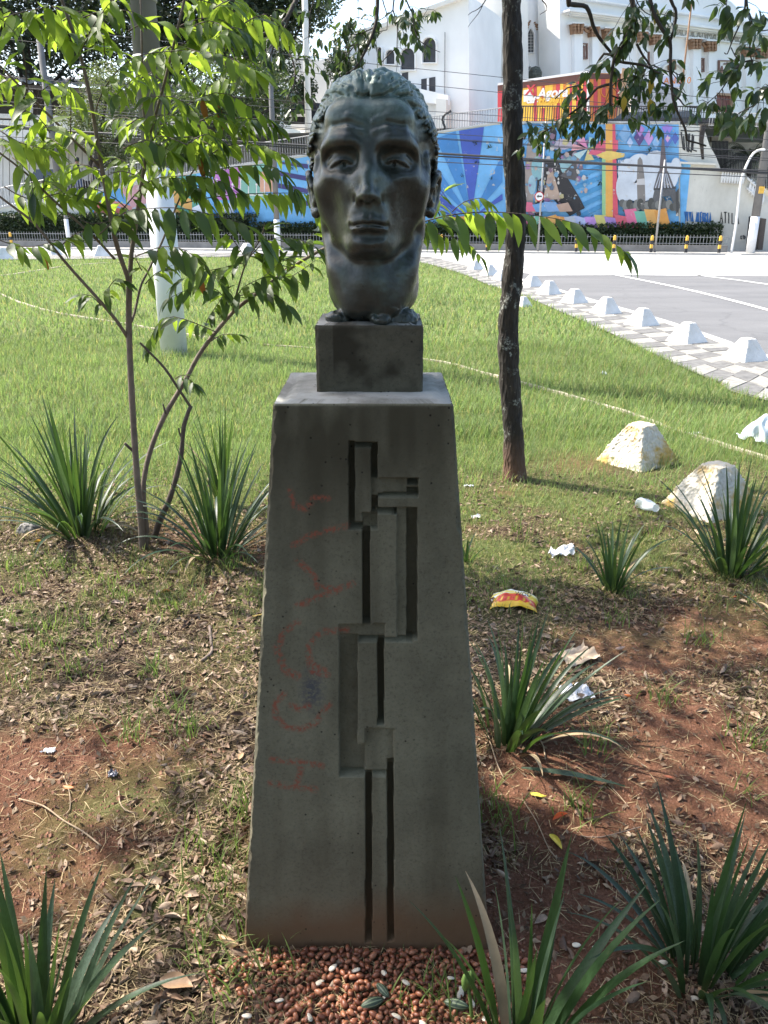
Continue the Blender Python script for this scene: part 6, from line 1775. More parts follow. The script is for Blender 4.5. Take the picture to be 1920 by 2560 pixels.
m_palm = leafmat('palm leaf', (.055, .070, .045), (.10, .16, .05), .6, .3, .3); m_palmY = leafmat('young palm leaf', (.22, .34, .05), (.4, .6, .08), .6, .1, .4)
pr = random.Random(9)
MB().tube([(0, 0, 0), (.05, 0, .6), (0, 0, 1.15)], .11, 8).build('trunk', m_twig, palm, True)
for q in range(26):
    az = q * 2.4; L_ = pr.uniform(1.0, 1.7); el = pr.uniform(.1, 1.25); mb = MB(); prev = Vector((0, 0, 1.1)); 
    for i in range(9):
        s_ = (i + 1) / 9; e_ = el - 1.5 * s_ * s_
        d_ = Vector((math.cos(az) * math.cos(e_), math.sin(az) * math.cos(e_), math.sin(e_))); nx_ = prev + d_ * L_ / 9
        sd = d_.cross(Vector((0, 0, 1))).normalized()
        mb.tube([prev, nx_], .012, 3, caps=False)
        for sg in (-1, 1):
            for h_ in (.0, .5):
                b0 = prev.lerp(nx_, h_); tip = b0 + sd * sg * .42 * math.sin(math.pi * min(.95, s_ + .05)) + d_ * .18 - Vector((0, 0, .13)); mb.add([b0, b0 + d_ * .035, tip], [(0, 1, 2)])
        prev = nx_
    mb.build('frond', m_palmY if q in (3,) else m_palm, palm)

# railings on top of the wall
def railing(name, pts, h_px, step, mtl, label, back, rad=.014, post=0):
    t_ = empty(name, rl, 0, label, 'railing'); mb = MB(); top = []; low = []
    xs = [p[0] for p in pts]; x_ = xs[0]
    while x_ < xs[-1]:
        y_ = np.interp(x_, xs, [p[1] for p in pts]); hh = np.interp(x_, xs, h_px)
        a_, b2 = wp(x_, y_, back), wp(x_, y_ - hh, back)
        b2 = np.array((a_[0], a_[1], b2[2])); mb.tube([a_ - np.array(rl), b2 - np.array(rl)], rad, 4); x_ += step
    tag(mb.build('bars', mtl, t_), kind='stuff')
    for f_ in (0.97, .08):
        mb = MB(); mb.tube([wp(x2, np.interp(x2, xs, [p[1] for p in pts]) - f_ * np.interp(x2, xs, h_px), back) - np.array(rl) for x2 in np.linspace(xs[0], xs[-1], 14)], rad * 1.6, 5); mb.build('rail', mtl, t_)
    return t_
railing('ramp_railing', [(-80, 540), (0, 520), (490, 431), (760, 390), (1100, 331), (1258, 308)], [52, 52, 52, 50, 44, 40], 6.3, m_zinc, 'grey railing climbing along the top of the painted wall', WB + .18)
railing('terrace_railing', [(1258, 308), (1772, 309)], [44, 44], 6.0, m_iron, 'dark iron railing above the right part of the mural', WB + .18, .016)
railing('yard_railing', [(1772, 316), (2100, 324)], [36, 36], 7.0, simple('pale yard railing', (.45, .44, .42), .6), 'pale wire railing of the church yard at the right', WB + .3, .010)

# platform of the church behind the wall
zt = float(wp(1500, 309, WB)[2])
mb = MB(); e0 = wp(1235, 308, WB + .36); e1 = wp(2300, 308, WB + .36); bk_ = -wn_ * 60
mb.add([(e0[0], e0[1], zt - .02), (e1[0], e1[1], zt - .02), (e1[0] + bk_[0], e1[1] + bk_[1], zt - .02), (e0[0] + bk_[0] - 30, e0[1] + bk_[1], zt - .02), (e0[0] - 26, e0[1] + 9, zt - .02)], [(0, 1, 2, 3, 4)])
tag(mb.build('yard_pavement', simple('church yard', (.42, .41, .38), .9, .1, 1)), 'paved yard in front of the church', kind='structure')
# boarded wall behind the ramp at the left
fb = empty('boarded_wall', rl, 0, 'pale wall of upright boards behind the ramp at the left', 'wall')
BB = WB + 7.0
x_ = -240.0; k = 0; mb2 = MB()
while x_ < 700:
    ytp = np.interp(x_, [-240, 0, 700], [292, 300, 322]); ybt = np.interp(x_, [-240, 230, 700], [560, 500, 420])
    F_, Bk = slab([(x_ + .7, ybt + 40), (x_ + .7, ytp), (x_ + 15.3, ytp + .4), (x_ + 15.3, ybt + 40)], BB - .02 * (k % 2), .06, 0)
    local_build(prism(MB(), F_, Bk), 'board', m_cream, fb, rl); x_ += 16.5; k += 1
F_, Bk = slab([(-240, 285), (-240, 275), (700, 310), (700, 323)], BB - .06, .3); local_build(prism(MB(), F_, Bk), 'wall_cap', simple('stained cap', (.52, .50, .45), .9), fb, rl)
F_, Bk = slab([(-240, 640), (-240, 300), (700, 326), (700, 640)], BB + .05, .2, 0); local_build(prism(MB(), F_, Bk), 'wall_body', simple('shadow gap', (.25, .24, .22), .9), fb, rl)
# open shed with corrugated roof
sh = empty('shed', rl, 0, 'open shed with corrugated roof behind the boarded wall', 'shed')
SB = BB + 4
m_roof = simple('corrugated sheet', (.40, .385, .36), .85, .2, 1.5); m_shd = simple('shed timber', (.10, .075, .06), .9, .2, 3)
mb = MB(); n_ = 64
Vt = []
for row_, (y_l, y_r, bk2) in enumerate(((196, 247, SB), (176, 232, SB + 4))):
    for i in range(n_ + 1):
        px = -200 + (770 + 200) * i / n_; py = y_l + (y_r - y_l) * (px + 200) / 970
        p = wp(px, py, bk2) - np.array(rl); p[2] += .14 * (i % 2); Vt.append(p)
mb.add(Vt, [(i, i + 1, n_ + 2 + i, n_ + 1 + i) for i in range(n_)]); mb.build('roof', m_roof, sh)
F_, Bk = slab([(-200, 208), (-200, 198), (770, 249), (770, 262)], SB + .1, .15); local_build(prism(MB(), F_, Bk), 'fascia', m_shd, sh, rl)
F_, Bk = slab([(-200, 300), (-200, 205), (770, 262), (770, 310)], SB + 5.5, .2); local_build(prism(MB(), F_, Bk), 'back_wall', simple('dark shed inside', (.045, .042, .040), .95), sh, rl)
for px in (-60, 70, 210, 340, 470, 600, 700, 762):
    F_, Bk = slab([(px, 330), (px + 1, 222 + px * .05), (px + 8, 222 + px * .05), (px + 7, 330)], SB + .3, .2); local_build(prism(MB(), F_, Bk), 'post', m_whit2, sh, rl)
for px in (262, 520, 730):
    t_ = empty('parked_car', wp(px, 300, SB + 2.4), 0, {262: 'pale car parked in the shed, seen over the boarded wall at the left', 520: 'blue car parked in the shed behind the sapling', 730: 'dark car parked in the shed just left of the bust'}[px], 'car', 'cars parked in the shed')
    cm_ = {262: m_whit2, 520: simple('blue car paint', (.03, .07, .20), .3), 730: simple('dark car paint', (.05, .06, .08), .3)}[px]
    mb = MB(); mb.hexa([(-2, -.8, .25), (2, -.8, .25), (2, .8, .25), (-2, .8, .25)], [(-2, -.75, .85), (1.9, -.75, .80), (1.9, .75, .80), (-2, .75, .85)]); mb.build('body', cm_, t_)
    MB().hexa([(-1.5, -.7, .85), (1.0, -.7, .85), (1.0, .7, .85), (-1.5, .7, .85)], [(-1.1, -.58, 1.38), (.4, -.58, 1.38), (.4, .58, 1.38), (-1.1, .58, 1.38)]).build('windows', simple('car glass', (.05, .07, .09), .1), t_)
    MB().box((-.35, 0, 1.40), (1.45, 1.1, .04)).build('roof', cm_, t_)
    for wx in (-1.25, 1.25):
        for wy in (-.78, .78): MB().tube([(wx, wy - .1, .31), (wx, wy + .1, .31)], .31, 14).build('wheel', m_iron, t_)
# ramp roadway behind the painted wall, dark car and a walking person on it
RP = [(-240, 530), (0, 520), (230, 481), (490, 431), (760, 390), (1100, 331), (1235, 309)]
A_ = [wp(x_, y_ + 6, WB + .4) for x_, y_ in RP]; mb = MB(); n_ = len(A_)
mb.add([tuple(p) for p in A_] + [tuple(p - wn_ * 6.2) for p in A_], [(i, i + 1, n_ + i + 1, n_ + i) for i in range(n_ - 1)])
tag(mb.build('ramp_road', simple('ramp surface', (.30, .29, .27), .9, .1, 1)), 'ramp road climbing behind the painted wall', kind='structure')
def ramp_z(px, back):
    y_ = np.interp(px, [p[0] for p in RP], [p[1] for p in RP]); return float(wp(px, y_ + 6, WB + .4)[2])
t_ = empty('dark_car', tuple(wp(152, 440, WB + 2.6)[:2]) + (ramp_z(152, 0),), math.atan2(wd[1], wd[0]), 'dark car on the ramp at the left, behind the railing', 'car')
mb = MB(); mb.hexa([(-1.6, -.8, .25), (1.6, -.8, .25), (1.6, .8, .25), (-1.6, .8, .25)], [(-1.55, -.75, .95), (1.5, -.75, .90), (1.5, .75, .90), (-1.55, .75, .95)]); mb.build('body', m_bk, t_)
MB().hexa([(-1.3, -.7, .95), (.9, -.7, .92), (.9, .7, .92), (-1.3, .7, .95)], [(-1.0, -.58, 1.42), (.4, -.58, 1.42), (.4, .58, 1.42), (-1.0, .58, 1.42)]).build('windows', simple('dark car glass', (.06, .07, .08), .1), t_)
for wx in (-1.05, 1.05):
    for wy in (-.78, .78): MB().tube([(wx, wy - .1, .31), (wx, wy + .1, .31)], .31, 14).build('wheel', m_iron, t_)
MB().box((1.45, -.4, .7), (.1, .3, .14)).build('tail_light', m_or, t_)
# the person, one skinned body
def person(loc, rz, s_=1.0):
    J = {'pel': (0, 0, .95), 'che': (0, .02, 1.32), 'nek': (0, .0, 1.50), 'hed': (0, -.04, 1.62), 'top': (0, -.03, 1.74), 'sl': (-.19, .02, 1.42), 'sr': (.19, .02, 1.42), 'el': (-.25, .02, 1.14), 'er': (.25, .0, 1.14), 'wl': (-.22, -.20, 1.06), 'wr': (.20, -.22, 1.06), 'hl': (-.15, -.28, 1.10), 'hr_': (.12, -.30, 1.10),
         'pl': (-.10, 0, .90), 'pr': (.10, 0, .90), 'kl': (-.11, -.06, .50), 'kr': (.11, .06, .50), 'al': (-.11, -.02, .08), 'ar': (.11, .16, .10), 'fl': (-.12, -.17, .04), 'fr': (.12, .02, .04)}
    rr = {'pel': .15, 'che': .17, 'nek': .06, 'hed': .095, 'top': .07, 'sl': .07, 'sr': .07, 'el': .045, 'er': .045, 'wl': .032, 'wr': .032, 'hl': .035, 'hr_': .035, 'pl': .09, 'pr': .09, 'kl': .062, 'kr': .062, 'al': .042, 'ar': .042, 'fl': .035, 'fr': .035}
    E = [('pel', 'che'), ('che', 'nek'), ('nek', 'hed'), ('hed', 'top'), ('che', 'sl'), ('che', 'sr'), ('sl', 'el'), ('sr', 'er'), ('el', 'wl'), ('er', 'wr'), ('wl', 'hl'), ('wr', 'hr_'), ('pel', 'pl'), ('pel', 'pr'), ('pl', 'kl'), ('pr', 'kr'), ('kl', 'al'), ('kr', 'ar'), ('al', 'fl'), ('ar', 'fr')]
    ks = list(J); me = bpy.data.meshes.new('body'); me.from_pydata([tuple(c * s_ for c in J[k]) for k in ks], [(ks.index(a), ks.index(b)) for a, b in E], [])
    t_ = empty('person', loc, rz, 'person in black top and jeans standing on the ramp, looking down at their hands', 'person')
    o = link('body', me, t_); md = o.modifiers.new('skin', 'SKIN'); sv = me.skin_vertices[0].data
    for i, k in enumerate(ks): sv[i].radius = (rr[k] * s_, rr[k] * s_ * (.7 if k in ('che', 'pel') else 1))
    sv[0].use_root = True
    o.modifiers.new('sub', 'SUBSURF').levels = 2; o.modifiers['sub'].render_levels = 2
    m, nt, b = mat('clothes and skin'); tc = N(nt, 'ShaderNodeTexCoord'); sp = N(nt, 'ShaderNodeSeparateXYZ'); nt.links.new(tc.outputs['Object'], sp.inputs[0])
    nt.links.new(ramp(nt, sp.outputs[2], [(.0, (.03, .03, .03)), (.06, (.05, .08, .16)), (.5, (.05, .08, .16))], 'CONSTANT'), b.inputs['Base Color'])
    mr = N(nt, 'ShaderNodeMapRange'); nt.links.new(sp.outputs[2], mr.inputs[0]); mr.inputs[2].default_value = 1.8
    c = ramp(nt, mr.outputs[0], [(0, (.03, .03, .03)), (.05, (.05, .08, .16)), (.52, (.02, .02, .022)), (.84, (.32, .17, .11))], 'CONSTANT'); nt.links.new(c, b.inputs['Base Color']); b.inputs['Roughness'].default_value = .8
    me.materials.append(m)
    MB().lathe([(.02, .14), (.08, .12), (.112, .05), (.112, -.02), (.10, -.06)], (0, -.02, 1.66), 14).build('hair', m_bk, t_, True)
    return t_
person(tuple(wp(196, 440, WB + 1.4)[:2]) + (ramp_z(196, 0),), 2.2)

# ---- church
FP = atY(1430, 200, 56.0); fd = np.array((math.sin(R(61)), math.cos(R(61)), 0)); fn = np.array((fd[1], -fd[0], 0))
m_ch = simple('white church plaster', (.84, .83, .80), .8, .09, .4); m_ch2 = simple('cream church plaster', (.74, .71, .64), .8, .10, .4); m_br = simple('brown ornament', (.30, .17, .095), .8, .25, 5); m_gl = simple('window glass', (.16, .17, .18), .15, .25, 3)
m_gl2 = simple('dark window opening', (.05, .05, .055), .6, .25, 3); m_pan = simple('brown panel', (.22, .13, .10), .8, .15, 3)
ch = empty('church', FP * (1, 1, 0) + (0, 0, zt), 0, 'large white church with brown capitals, reliefs and a Latin inscription behind the mural wall', 'church')
cl = tuple(FP * (1, 1, 0) + (0, 0, zt))
class Plane:
    def __init__(s, P_, d_): s.P = np.array(P_, float); s.d = np.array(d_, float); s.n = np.array((d_[1], -d_[0], 0.0))
    def at(s, px, py, out=0.0): return onpl(px, py, s.P + s.n * out, s.n)
    def prism(s, poly, out, thick, mb=None, zmin=None):
        F_ = [s.at(x_, y_, out) for x_, y_ in poly]
        if zmin is not None: F_ = [np.array((p[0], p[1], max(p[2], zmin))) for p in F_]
        return prism(mb or MB(), F_, [p - s.n * thick for p in F_])
    def part(s, name, poly, out, thick, mtl, parent=None, zmin=None):
        return local_build(s.prism(poly, out, thick, None, zmin), name, mtl, parent or ch, cl)
facade = Plane(FP, fd)
# masses
facade.part('facade_wall', [(1398, 470), (1398, -40), (1520, -60), (1790, -20), (1830, 6), (1862, 40), (2030, 60), (2400, 120), (2400, 500)], 0, 2.0, m_ch, zmin=zt - .03)
side = Plane(atY(1330, 200, 57.0), np.array((math.sin(R(100)), -math.cos(R(100)) * -1 * 0 + math.cos(R(80)), 0)))
apse = Plane(atY(1300, 200, 56.0), np.array((math.cos(R(14)), math.sin(R(14)), 0)))
wing = Plane(atY(1200, 200, 54.5), np.array((math.cos(R(6)), math.sin(R(6)), 0)))
wing.part('side_wall', [(1166, 480), (1166, -70), (1318, -70), (1318, 480)], 0, 6, m_ch2, zmin=zt - .03)
apse.part('apse_wall', [(1300, 480), (1300, -70), (1420, -70), (1420, 480)], -1.2, 8, m_ch, zmin=zt - .03)
tow = Plane(atY(1090, 200, 50.0), np.array((math.cos(R(-38)), math.sin(R(-38)), 0)))
tw2 = Plane(atY(1090, 200, 49.0), np.array((math.cos(R(-24)), math.sin(R(-24)), 0)))
tw2.part('annex_wall', [(866, 420), (866, 92), (900, 77), (950, 69), (1030, 40), (1135, 2), (1172, -14), (1172, 420)], 0, 6, m_ch, zmin=zt - .6)
# annex eaves line
tw2.part('eaves', [(860, 96), (860, 84), (950, 60), (1030, 31), (1135, -8), (1172, -24), (1172, -14), (1135, 4), (1030, 42), (950, 71)], .35, .3, m_ch2)
def arch_poly(x0, x1, y_top, y_bot, pointed=False, n=8):
    c_ = (x0 + x1) / 2; r_ = (x1 - x0) / 2; L = [(x0, y_bot)]
    for k in range(n + 1):
        a_ = math.pi - math.pi * k / n
        if pointed: xx = c_ + r_ * math.cos(a_); yy = y_top + r_ * 1.9 * (1 - math.sin(a_) ** .8 if False else 1) - r_ * 1.9 * (1 - abs(math.cos(a_)) ** 1.5)
        else: xx = c_ + r_ * math.cos(a_); yy = y_top + r_ * 1.1 - r_ * 1.1 * math.sin(a_)
        L.append((xx, yy))
    return L + [(x1, y_bot)]
def window(pl_, x0, x1, y0, y1, pointed=False, glass=None, bars=True, out=0, frame=1.5, orn=False, thick=.1, solid=False):
    w = pl_.part('window', arch_poly(x0, x1, y0, y1, pointed), out + .02, .05, glass or m_gl)
    fr = MB(); A_ = arch_poly(x0 - frame, x1 + frame, y0 - frame * 1.6, y1 + frame, pointed); Bq = arch_poly(x0, x1, y0, y1, pointed)
    for k in range(len(A_)):
        k2 = (k + 1) % len(A_)
        pl_.prism([A_[k], A_[k2], Bq[k2], Bq[k]], out + .22, .22, fr)
    o1 = local_build(fr, 'frame', m_ch, w, cl)
    if bars:
        mb = MB(); cxw = (x0 + x1) / 2
        pl_.prism([(cxw - .35, y1), (cxw - .35, y0 + 3), (cxw + .35, y0 + 3), (cxw + .35, y1)], out + .06, .03, mb)
        for k in range(1, 7):
            yy = y0 + 8 + (y1 - y0 - 8) * k / 7; pl_.prism([(x0, yy), (x0, yy - .7), (x1, yy - .7), (x1, yy)], out + .05, .02, mb)
        local_build(mb, 'glazing_bars', m_ch2, w, cl)
    return w
window(wing, 1233, 1251, 60, 122, True, m_gl, out=.0); window(wing, 1229, 1247, 156, 216, True, m_gl2); window(wing, 1228, 1248, 248, 312, True, simple('pale door', (.50, .50, .50), .5), bars=False)
window(apse, 1319, 1336, 70, 131, True, m_gl2, out=-1.2); window(apse, 1316, 1334, 164, 210, True, m_gl, out=-1.2); window(apse, 1378, 1392, 57, 114, False, m_gl, out=-1.2)
window(facade, 1760 + 8, 1775 + 8, 224, 262, False, m_gl, bars=False, frame=1); window(facade, 1871, 1882, 236, 266, False, m_gl, bars=False, frame=1)
# brown scroll ornaments over the gothic windows
def scroll(pl_, x_, y_, s_, out, flip=1):
    mb = MB()
    for (ax, ay, r_) in ((0, 0, .5), (.5 * flip, -.3, .34), (.9 * flip, -.9, .3), (-.05 * flip, .9, .35), (-.1 * flip, 1.7, .3), (.35 * flip, .45, .3)):
        pl_.prism(disc(x_ + ax * s_, y_ + ay * s_ * 1.1, r_ * s_, r_ * s_, 8), out + .12, .10, mb)
    local_build(mb, 'ornament', m_br, ch, cl)
scroll(wing, 1236, 46, 6, 0); scroll(apse, 1321, 58, 6, -1.2); scroll(apse, 1343, 62, 6, -1.2, -1)
# annex arches
for x0, x1, y0, y1 in ((1055, 1089, 93, 156), (1000, 1036, 119, 174), (963, 986, 124, 160), (941, 953, 117, 158)):
    window(tw2, x0, x1, y0, y1, False, m_gl2, bars=False, frame=2.2)
for x0, x1, y0, y1 in ((1053, 1088, 192, 232), (985, 1020, 180, 214)):
    w = tw2.part('opening', [(x0, y1), (x0, y0 + 6), (x1, y0), (x1, y1 - 3)], .03, .05, m_gl2)
    local_build(tw2.prism([(x0 + 14, y1), (x0 + 14, y0 + 4), (x0 + 19, y0 + 3), (x0 + 19, y1)], .12, .06), 'mullion', m_ch, w, cl)
tw2.part('parapet', [(880, 240), (880, 205), (940, 196), (1120, 238), (1120, 262)], .6, .3, m_ch)
tw2.part('low_block', [(1090, 330), (1090, 246), (1115, 248), (1115, 330)], .9, .8, m_ch2)
tw2.part('drainpipe', [(1110, 250), (1111, 80), (1112.5, 80), (1111.5, 250)], .15, .08, simple('grey pipe', (.35, .35, .34), .6))
# pilasters with capitals, panels, cornices
def corn(y0l, y0r, h_, out, xl=1424, xr=2100, mtl=None):
    f_ = lambda x_, y_: (x_, y_ + (x_ - xl) * (y0r - y0l) / (1920 - xl))
    facade.part('cornice', [f_(xl, y0l + h_), f_(xl, y0l), f_(xr, y0l), f_(xr, y0l + h_)], out, out + .1, mtl or m_ch)
corn(22, 84, 5, .75); corn(28, 91, 5, .55, 1427); corn(34, 96, 4, .35, 1430); corn(58, 114, 2.5, .25, 1430); corn(-8, 60, 4, .4, 1440, 1900)
for cx2, cy2, w_ in ((1447, 70, 30), (1489, 77, 24), (1524, 82, 22), (1610, 90, 24), (1643, 97, 24), (1743, 108, 28), (1782, 114, 28), (1876, 128, 30), (1911, 132, 26)):
    facade.part('pilaster', [(cx2 - w_ * .34, 330), (cx2 - w_ * .34, cy2 + 14), (cx2 + w_ * .34, cy2 + 15), (cx2 + w_ * .34, 330)], .30, .32, m_ch)
    mb = MB()
    facade.prism([(cx2 - w_ * .44, cy2 - 12), (cx2 + w_ * .44, cy2 - 11), (cx2 + w_ * .36, cy2 + 14), (cx2 - w_ * .36, cy2 + 14)], .42, .40, mb)
    for k in range(3):
        for j in (-1, 0, 1):
            facade.prism(disc(cx2 + j * w_ * .28, cy2 - 7 + 8 * k, 3.2, 4.2, 7), .56 - .03 * k, .14, mb)
    for j in (-1, 1): facade.prism(disc(cx2 + j * w_ * .38, cy2 - 8, 3.0, 3.6, 8), .60, .15, mb)
    local_build(mb, 'capital', m_br, ch, cl)
    facade.part('abacus', [(cx2 - w_ * .5, cy2 - 15), (cx2 + w_ * .5, cy2 - 14), (cx2 + w_ * .5, cy2 - 11), (cx2 - w_ * .5, cy2 - 12)], .6, .5, m_ch)
for xa, xb, yy in ((1460, 1479, 74), (1620, 1633, 94), (1756, 1770, 112), (1890, 1900, 131)):
    mb = MB(); P_ = [facade.at(xa + (xb - xa) * k / 6, yy + 9 * math.sin(math.pi * k / 6) - 4, .3) - np.array(cl) for k in range(7)]; mb.tube(P_, .09, 5); mb.build('garland', m_br, ch)
def panel(x0, y0, x1, y1, kind):
    w = facade.part('relief_panel', [(x0, y1 - .8), (x0, y0), (x1, y0 + .8), (x1, y1)], .05, .05, m_ch)
    mb = MB(); t = 2.6
    for q in (((x0, y0), (x1, y0 + 1), (x1, y0 + 1 + t), (x0, y0 + t)), ((x0, y1 - t), (x1, y1 - t), (x1, y1), (x0, y1)), ((x0, y0 + t), (x0 + t, y0 + t), (x0 + t, y1 - t), (x0, y1 - t)), ((x1 - t, y0 + t), (x1, y0 + t), (x1, y1 - t), (x1 - t, y1 - t))):
        facade.prism(list(q), .16, .12, mb)
    local_build(mb, 'panel_frame', m_pan, w, cl)
    mb = MB(); cx2, cy2 = (x0 + x1) / 2, (y0 + y1) / 2; h2 = y1 - y0
    if kind == 'cross':
        facade.prism([(cx2 - 1.6, y0 + 6), (cx2 + 1.6, y0 + 6), (cx2 + 1.6, y1 - 4), (cx2 - 1.6, y1 - 4)], .14, .08, mb); facade.prism([(cx2 - 9, y0 + 8), (cx2 + 9, y0 + 8), (cx2 + 9, y0 + 11), (cx2 - 9, y0 + 11)], .16, .08, mb)
        for dx_ in (-14, 13): facade.prism([(cx2 + dx_ - 4, y1 - 4), (cx2 + dx_ - 2, cy2 + 1), (cx2 + dx_, cy2 - 4), (cx2 + dx_ + 2, cy2 + 1), (cx2 + dx_ + 4, y1 - 4)], .14, .08, mb)
    else:
        facade.prism([(cx2 - 3, y1 - 4), (cx2 - 2.5, cy2 + 4), (cx2 - 4, cy2 - 5), (cx2 - 1, cy2 - 8), (cx2, y0 + 6), (cx2 + 2, cy2 - 10), (cx2 + 4, cy2 - 13), (cx2 + 4, cy2 - 3), (cx2 + 3, cy2 + 5), (cx2 + 4, y1 - 4)], .14, .08, mb)
    local_build(mb, 'relief_figure', m_pan, w, cl)
panel(1450, 107, 1470, 148, 'f'); panel(1514, 118, 1536, 152, 'f'); panel(1605, 128, 1625, 164, 'f'); panel(1743, 144, 1762, 180, 'f'); panel(1798, 150, 1842, 186, 'cross')
facade.part('statue', arch_poly(1678, 1691, 148, 174, False), .35, .3, m_br)
mb = MB(); A_ = [(1684 + 34 * math.cos(math.pi * k / 12), 186 - 30 * math.sin(math.pi * k / 12)) for k in range(13)]; Bq = [(1684 + 30 * math.cos(math.pi * k / 12), 186 - 26 * math.sin(math.pi * k / 12)) for k in range(13)]
for k in range(12): facade.prism([A_[k], A_[k + 1], Bq[k + 1], Bq[k]], .3, .3, mb)
local_build(mb, 'pediment_arch', m_ch2, ch, cl)
facade.part('portal', [(1650, 330), (1650, 205), (1718, 208), (1718, 330)], .12, .1, m_ch2)
d_ = facade.part('door', [(1790, 330), (1790, 235), (1829, 238), (1829, 330)], .06, .05, simple('reddish door', (.20, .075, .06), .7)); mb = MB()
for q in ([(1786, 330), (1786, 231), (1791, 236), (1791, 330)], [(1786, 231), (1833, 234), (1828, 240), (1791, 237)], [(1828, 330), (1828, 239), (1833, 234), (1833, 330)]): facade.prism(q, .2, .15, mb)
local_build(mb, 'door_frame', simple('tan door frame', (.42, .27, .17), .8), d_, cl)
m_ins = simple('inscription', (.42, .40, .36), .8)
p0 = facade.at(1560, 69, .06); p1 = facade.at(1795, 93, .06); L_ = np.linalg.norm(p1 - p0)
tx = text('IESV CHRISTI CRVCIFIXO DICATVM A. D. MCMXXIII', .62, p0, fd, up3, m_ins, ch, cl, 'inscription', .02, fit=L_)
# blocks further left behind trees
lb = empty('pale_house', rl, 0, 'pale flat-topped building between the trees and the church annex', 'building')
HB = WB + 22
for poly, mt in (([(728, 320), (728, 158), (742, 140), (800, 150), (838, 138), (838, 320)], m_ch), ([(838, 320), (838, 128), (880, 124), (880, 320)], m_ch2)):
    F_, Bk = slab(poly, HB, 5, 0); local_build(prism(MB(), F_, Bk), 'wall', mt, lb, rl)
# tall apartment hints between the trees at the far left
ab = empty('tower_block', rl, 0, 'pale tower block glimpsed through the trees at the upper left', 'building')
F_, Bk = slab([(640, 330), (640, 60), (700, 60), (700, 330)], WB + 50, 8, 0); local_build(prism(MB(), F_, Bk), 'wall', m_ch2, ab, rl)
for r_ in range(8):
    F_, Bk = slab([(650, 84 + r_ * 28), (650, 74 + r_ * 28), (690, 74 + r_ * 28), (690, 84 + r_ * 28)], WB + 49.9, .1); local_build(prism(MB(), F_, Bk), 'window', m_gl, ab, rl)

# ---- truck in the church yard
TK = Plane(atY(1470, 300, 43.0), np.array((math.cos(R(32)) * 1, -math.sin(R(32)), 0)))       # long side recedes to the left
tk = empty('box_truck', tuple(TK.at(1470, 300)[:2]) + (zt,), 0, 'red, orange and yellow striped box truck on the church yard behind the mural', 'truck'); kl = tuple(TK.at(1470, 300)[:2]) + (zt,)
def tpart(pl_, name, poly, out, th, mtl, zmin=None): return local_build(pl_.prism(poly, out, th, None, zmin), name, mtl, tk, kl)
m_tr = simple('truck red', (.52, .05, .06), .4, .06, 2); m_ty = simple('truck yellow', (.80, .46, .05), .4, .06, 2); m_to = simple('truck orange', (.62, .20, .03), .4, .06, 2); m_tb = simple('truck brown', (.13, .045, .03), .5, .1, 2); m_tw = simple('truck white', (.72, .70, .68), .4, .05, 2)
ysd = lambda x_, t: np.interp(x_, [1240, 1470], [[194 + 16, 175][1] if False else 212, 180]) * (1 - t) + np.interp(x_, [1240, 1470], [312, 306]) * t
X0, X1 = 1244.0, 1470.0
sd = Plane(TK.at(1470, 240), TK.d)
tpart(sd, 'box_side', [(X0, ysd(X0, 1)), (X0, ysd(X0, 0)), (X1, ysd(X1, 0)), (X1, ysd(X1, 1))], 0, 2.3, m_to)
stripes = [(1244, 1262, m_tr), (1262, 1274, m_ty), (1274, 1290, m_tr), (1290, 1302, m_to), (1302, 1316, m_ty), (1316, 1334, m_ty), (1334, 1342, m_tr), (1342, 1352, m_ty), (1352, 1357, m_to), (1357, 1362, m_tr), (1362, 1370, m_ty), (1370, 1382, m_ty), (1382, 1390, m_to), (1390, 1400, m_tr), (1400, 1408, m_ty), (1408, 1416, m_to), (1416, 1424, m_ty), (1424, 1430, m_tr), (1430, 1440, m_ty), (1440, 1452, m_tr), (1452, 1458, m_ty), (1458, 1468, m_tr)]
for a_, b2, mt in stripes:
    tpart(sd, 'stripe', [(a_ + .2, ysd(a_, .93)), (a_ + .2, ysd(a_, .17)), (b2 - .2, ysd(b2, .17)), (b2 - .2, ysd(b2, .93))], .02, .02, mt)
tpart(sd, 'top_band', [(X0, ysd(X0, .16)), (X0, ysd(X0, .03)), (X1, ysd(X1, .03)), (X1, ysd(X1, .16))], .03, .03, m_tb); tpart(sd, 'roof_edge', [(X0, ysd(X0, .02)), (X0, ysd(X0, -.03)), (X1, ysd(X1, -.03)), (X1, ysd(X1, .02))], .05, 2.4, m_tw)
tpart(sd, 'lower_band', [(X0, ysd(X0, .99)), (X0, ysd(X0, .945)), (X1, ysd(X1, .945)), (X1, ysd(X1, .99))], .03, .03, m_ty); tpart(sd, 'corner_post', [(1467, 308), (1467, 181), (1472, 180), (1472, 308)], .05, .12, m_tw)
for body, x_, y_, sz_, mt in (('Agora', 1344, 246, .62, m_tw), ('t\u00f4 afim', 1346, 260, .46, m_ty), ('festa', 1350, 270, .46, m_ty), ('X', 1313, 238, .62, m_tr), ('caf\u00e9', 1316, 258, .38, m_tw)):
    text(body, sz_, sd.at(x_, y_, .05), sd.d, up3, mt, tk, kl, 'lettering', .01, .15, .018)
tpart(sd, 'label_patch', [(1309, 255), (1309, 226), (1330, 222), (1334, 250)], .03, .02, m_tw)
rear = Plane(sd.at(1471, 240), np.array((math.cos(R(20)), math.sin(R(20)), 0)))
tpart(rear, 'rear_doors', [(1472, 304), (1472, 182), (1560, 184), (1560, 302)], 0, .1, m_to)
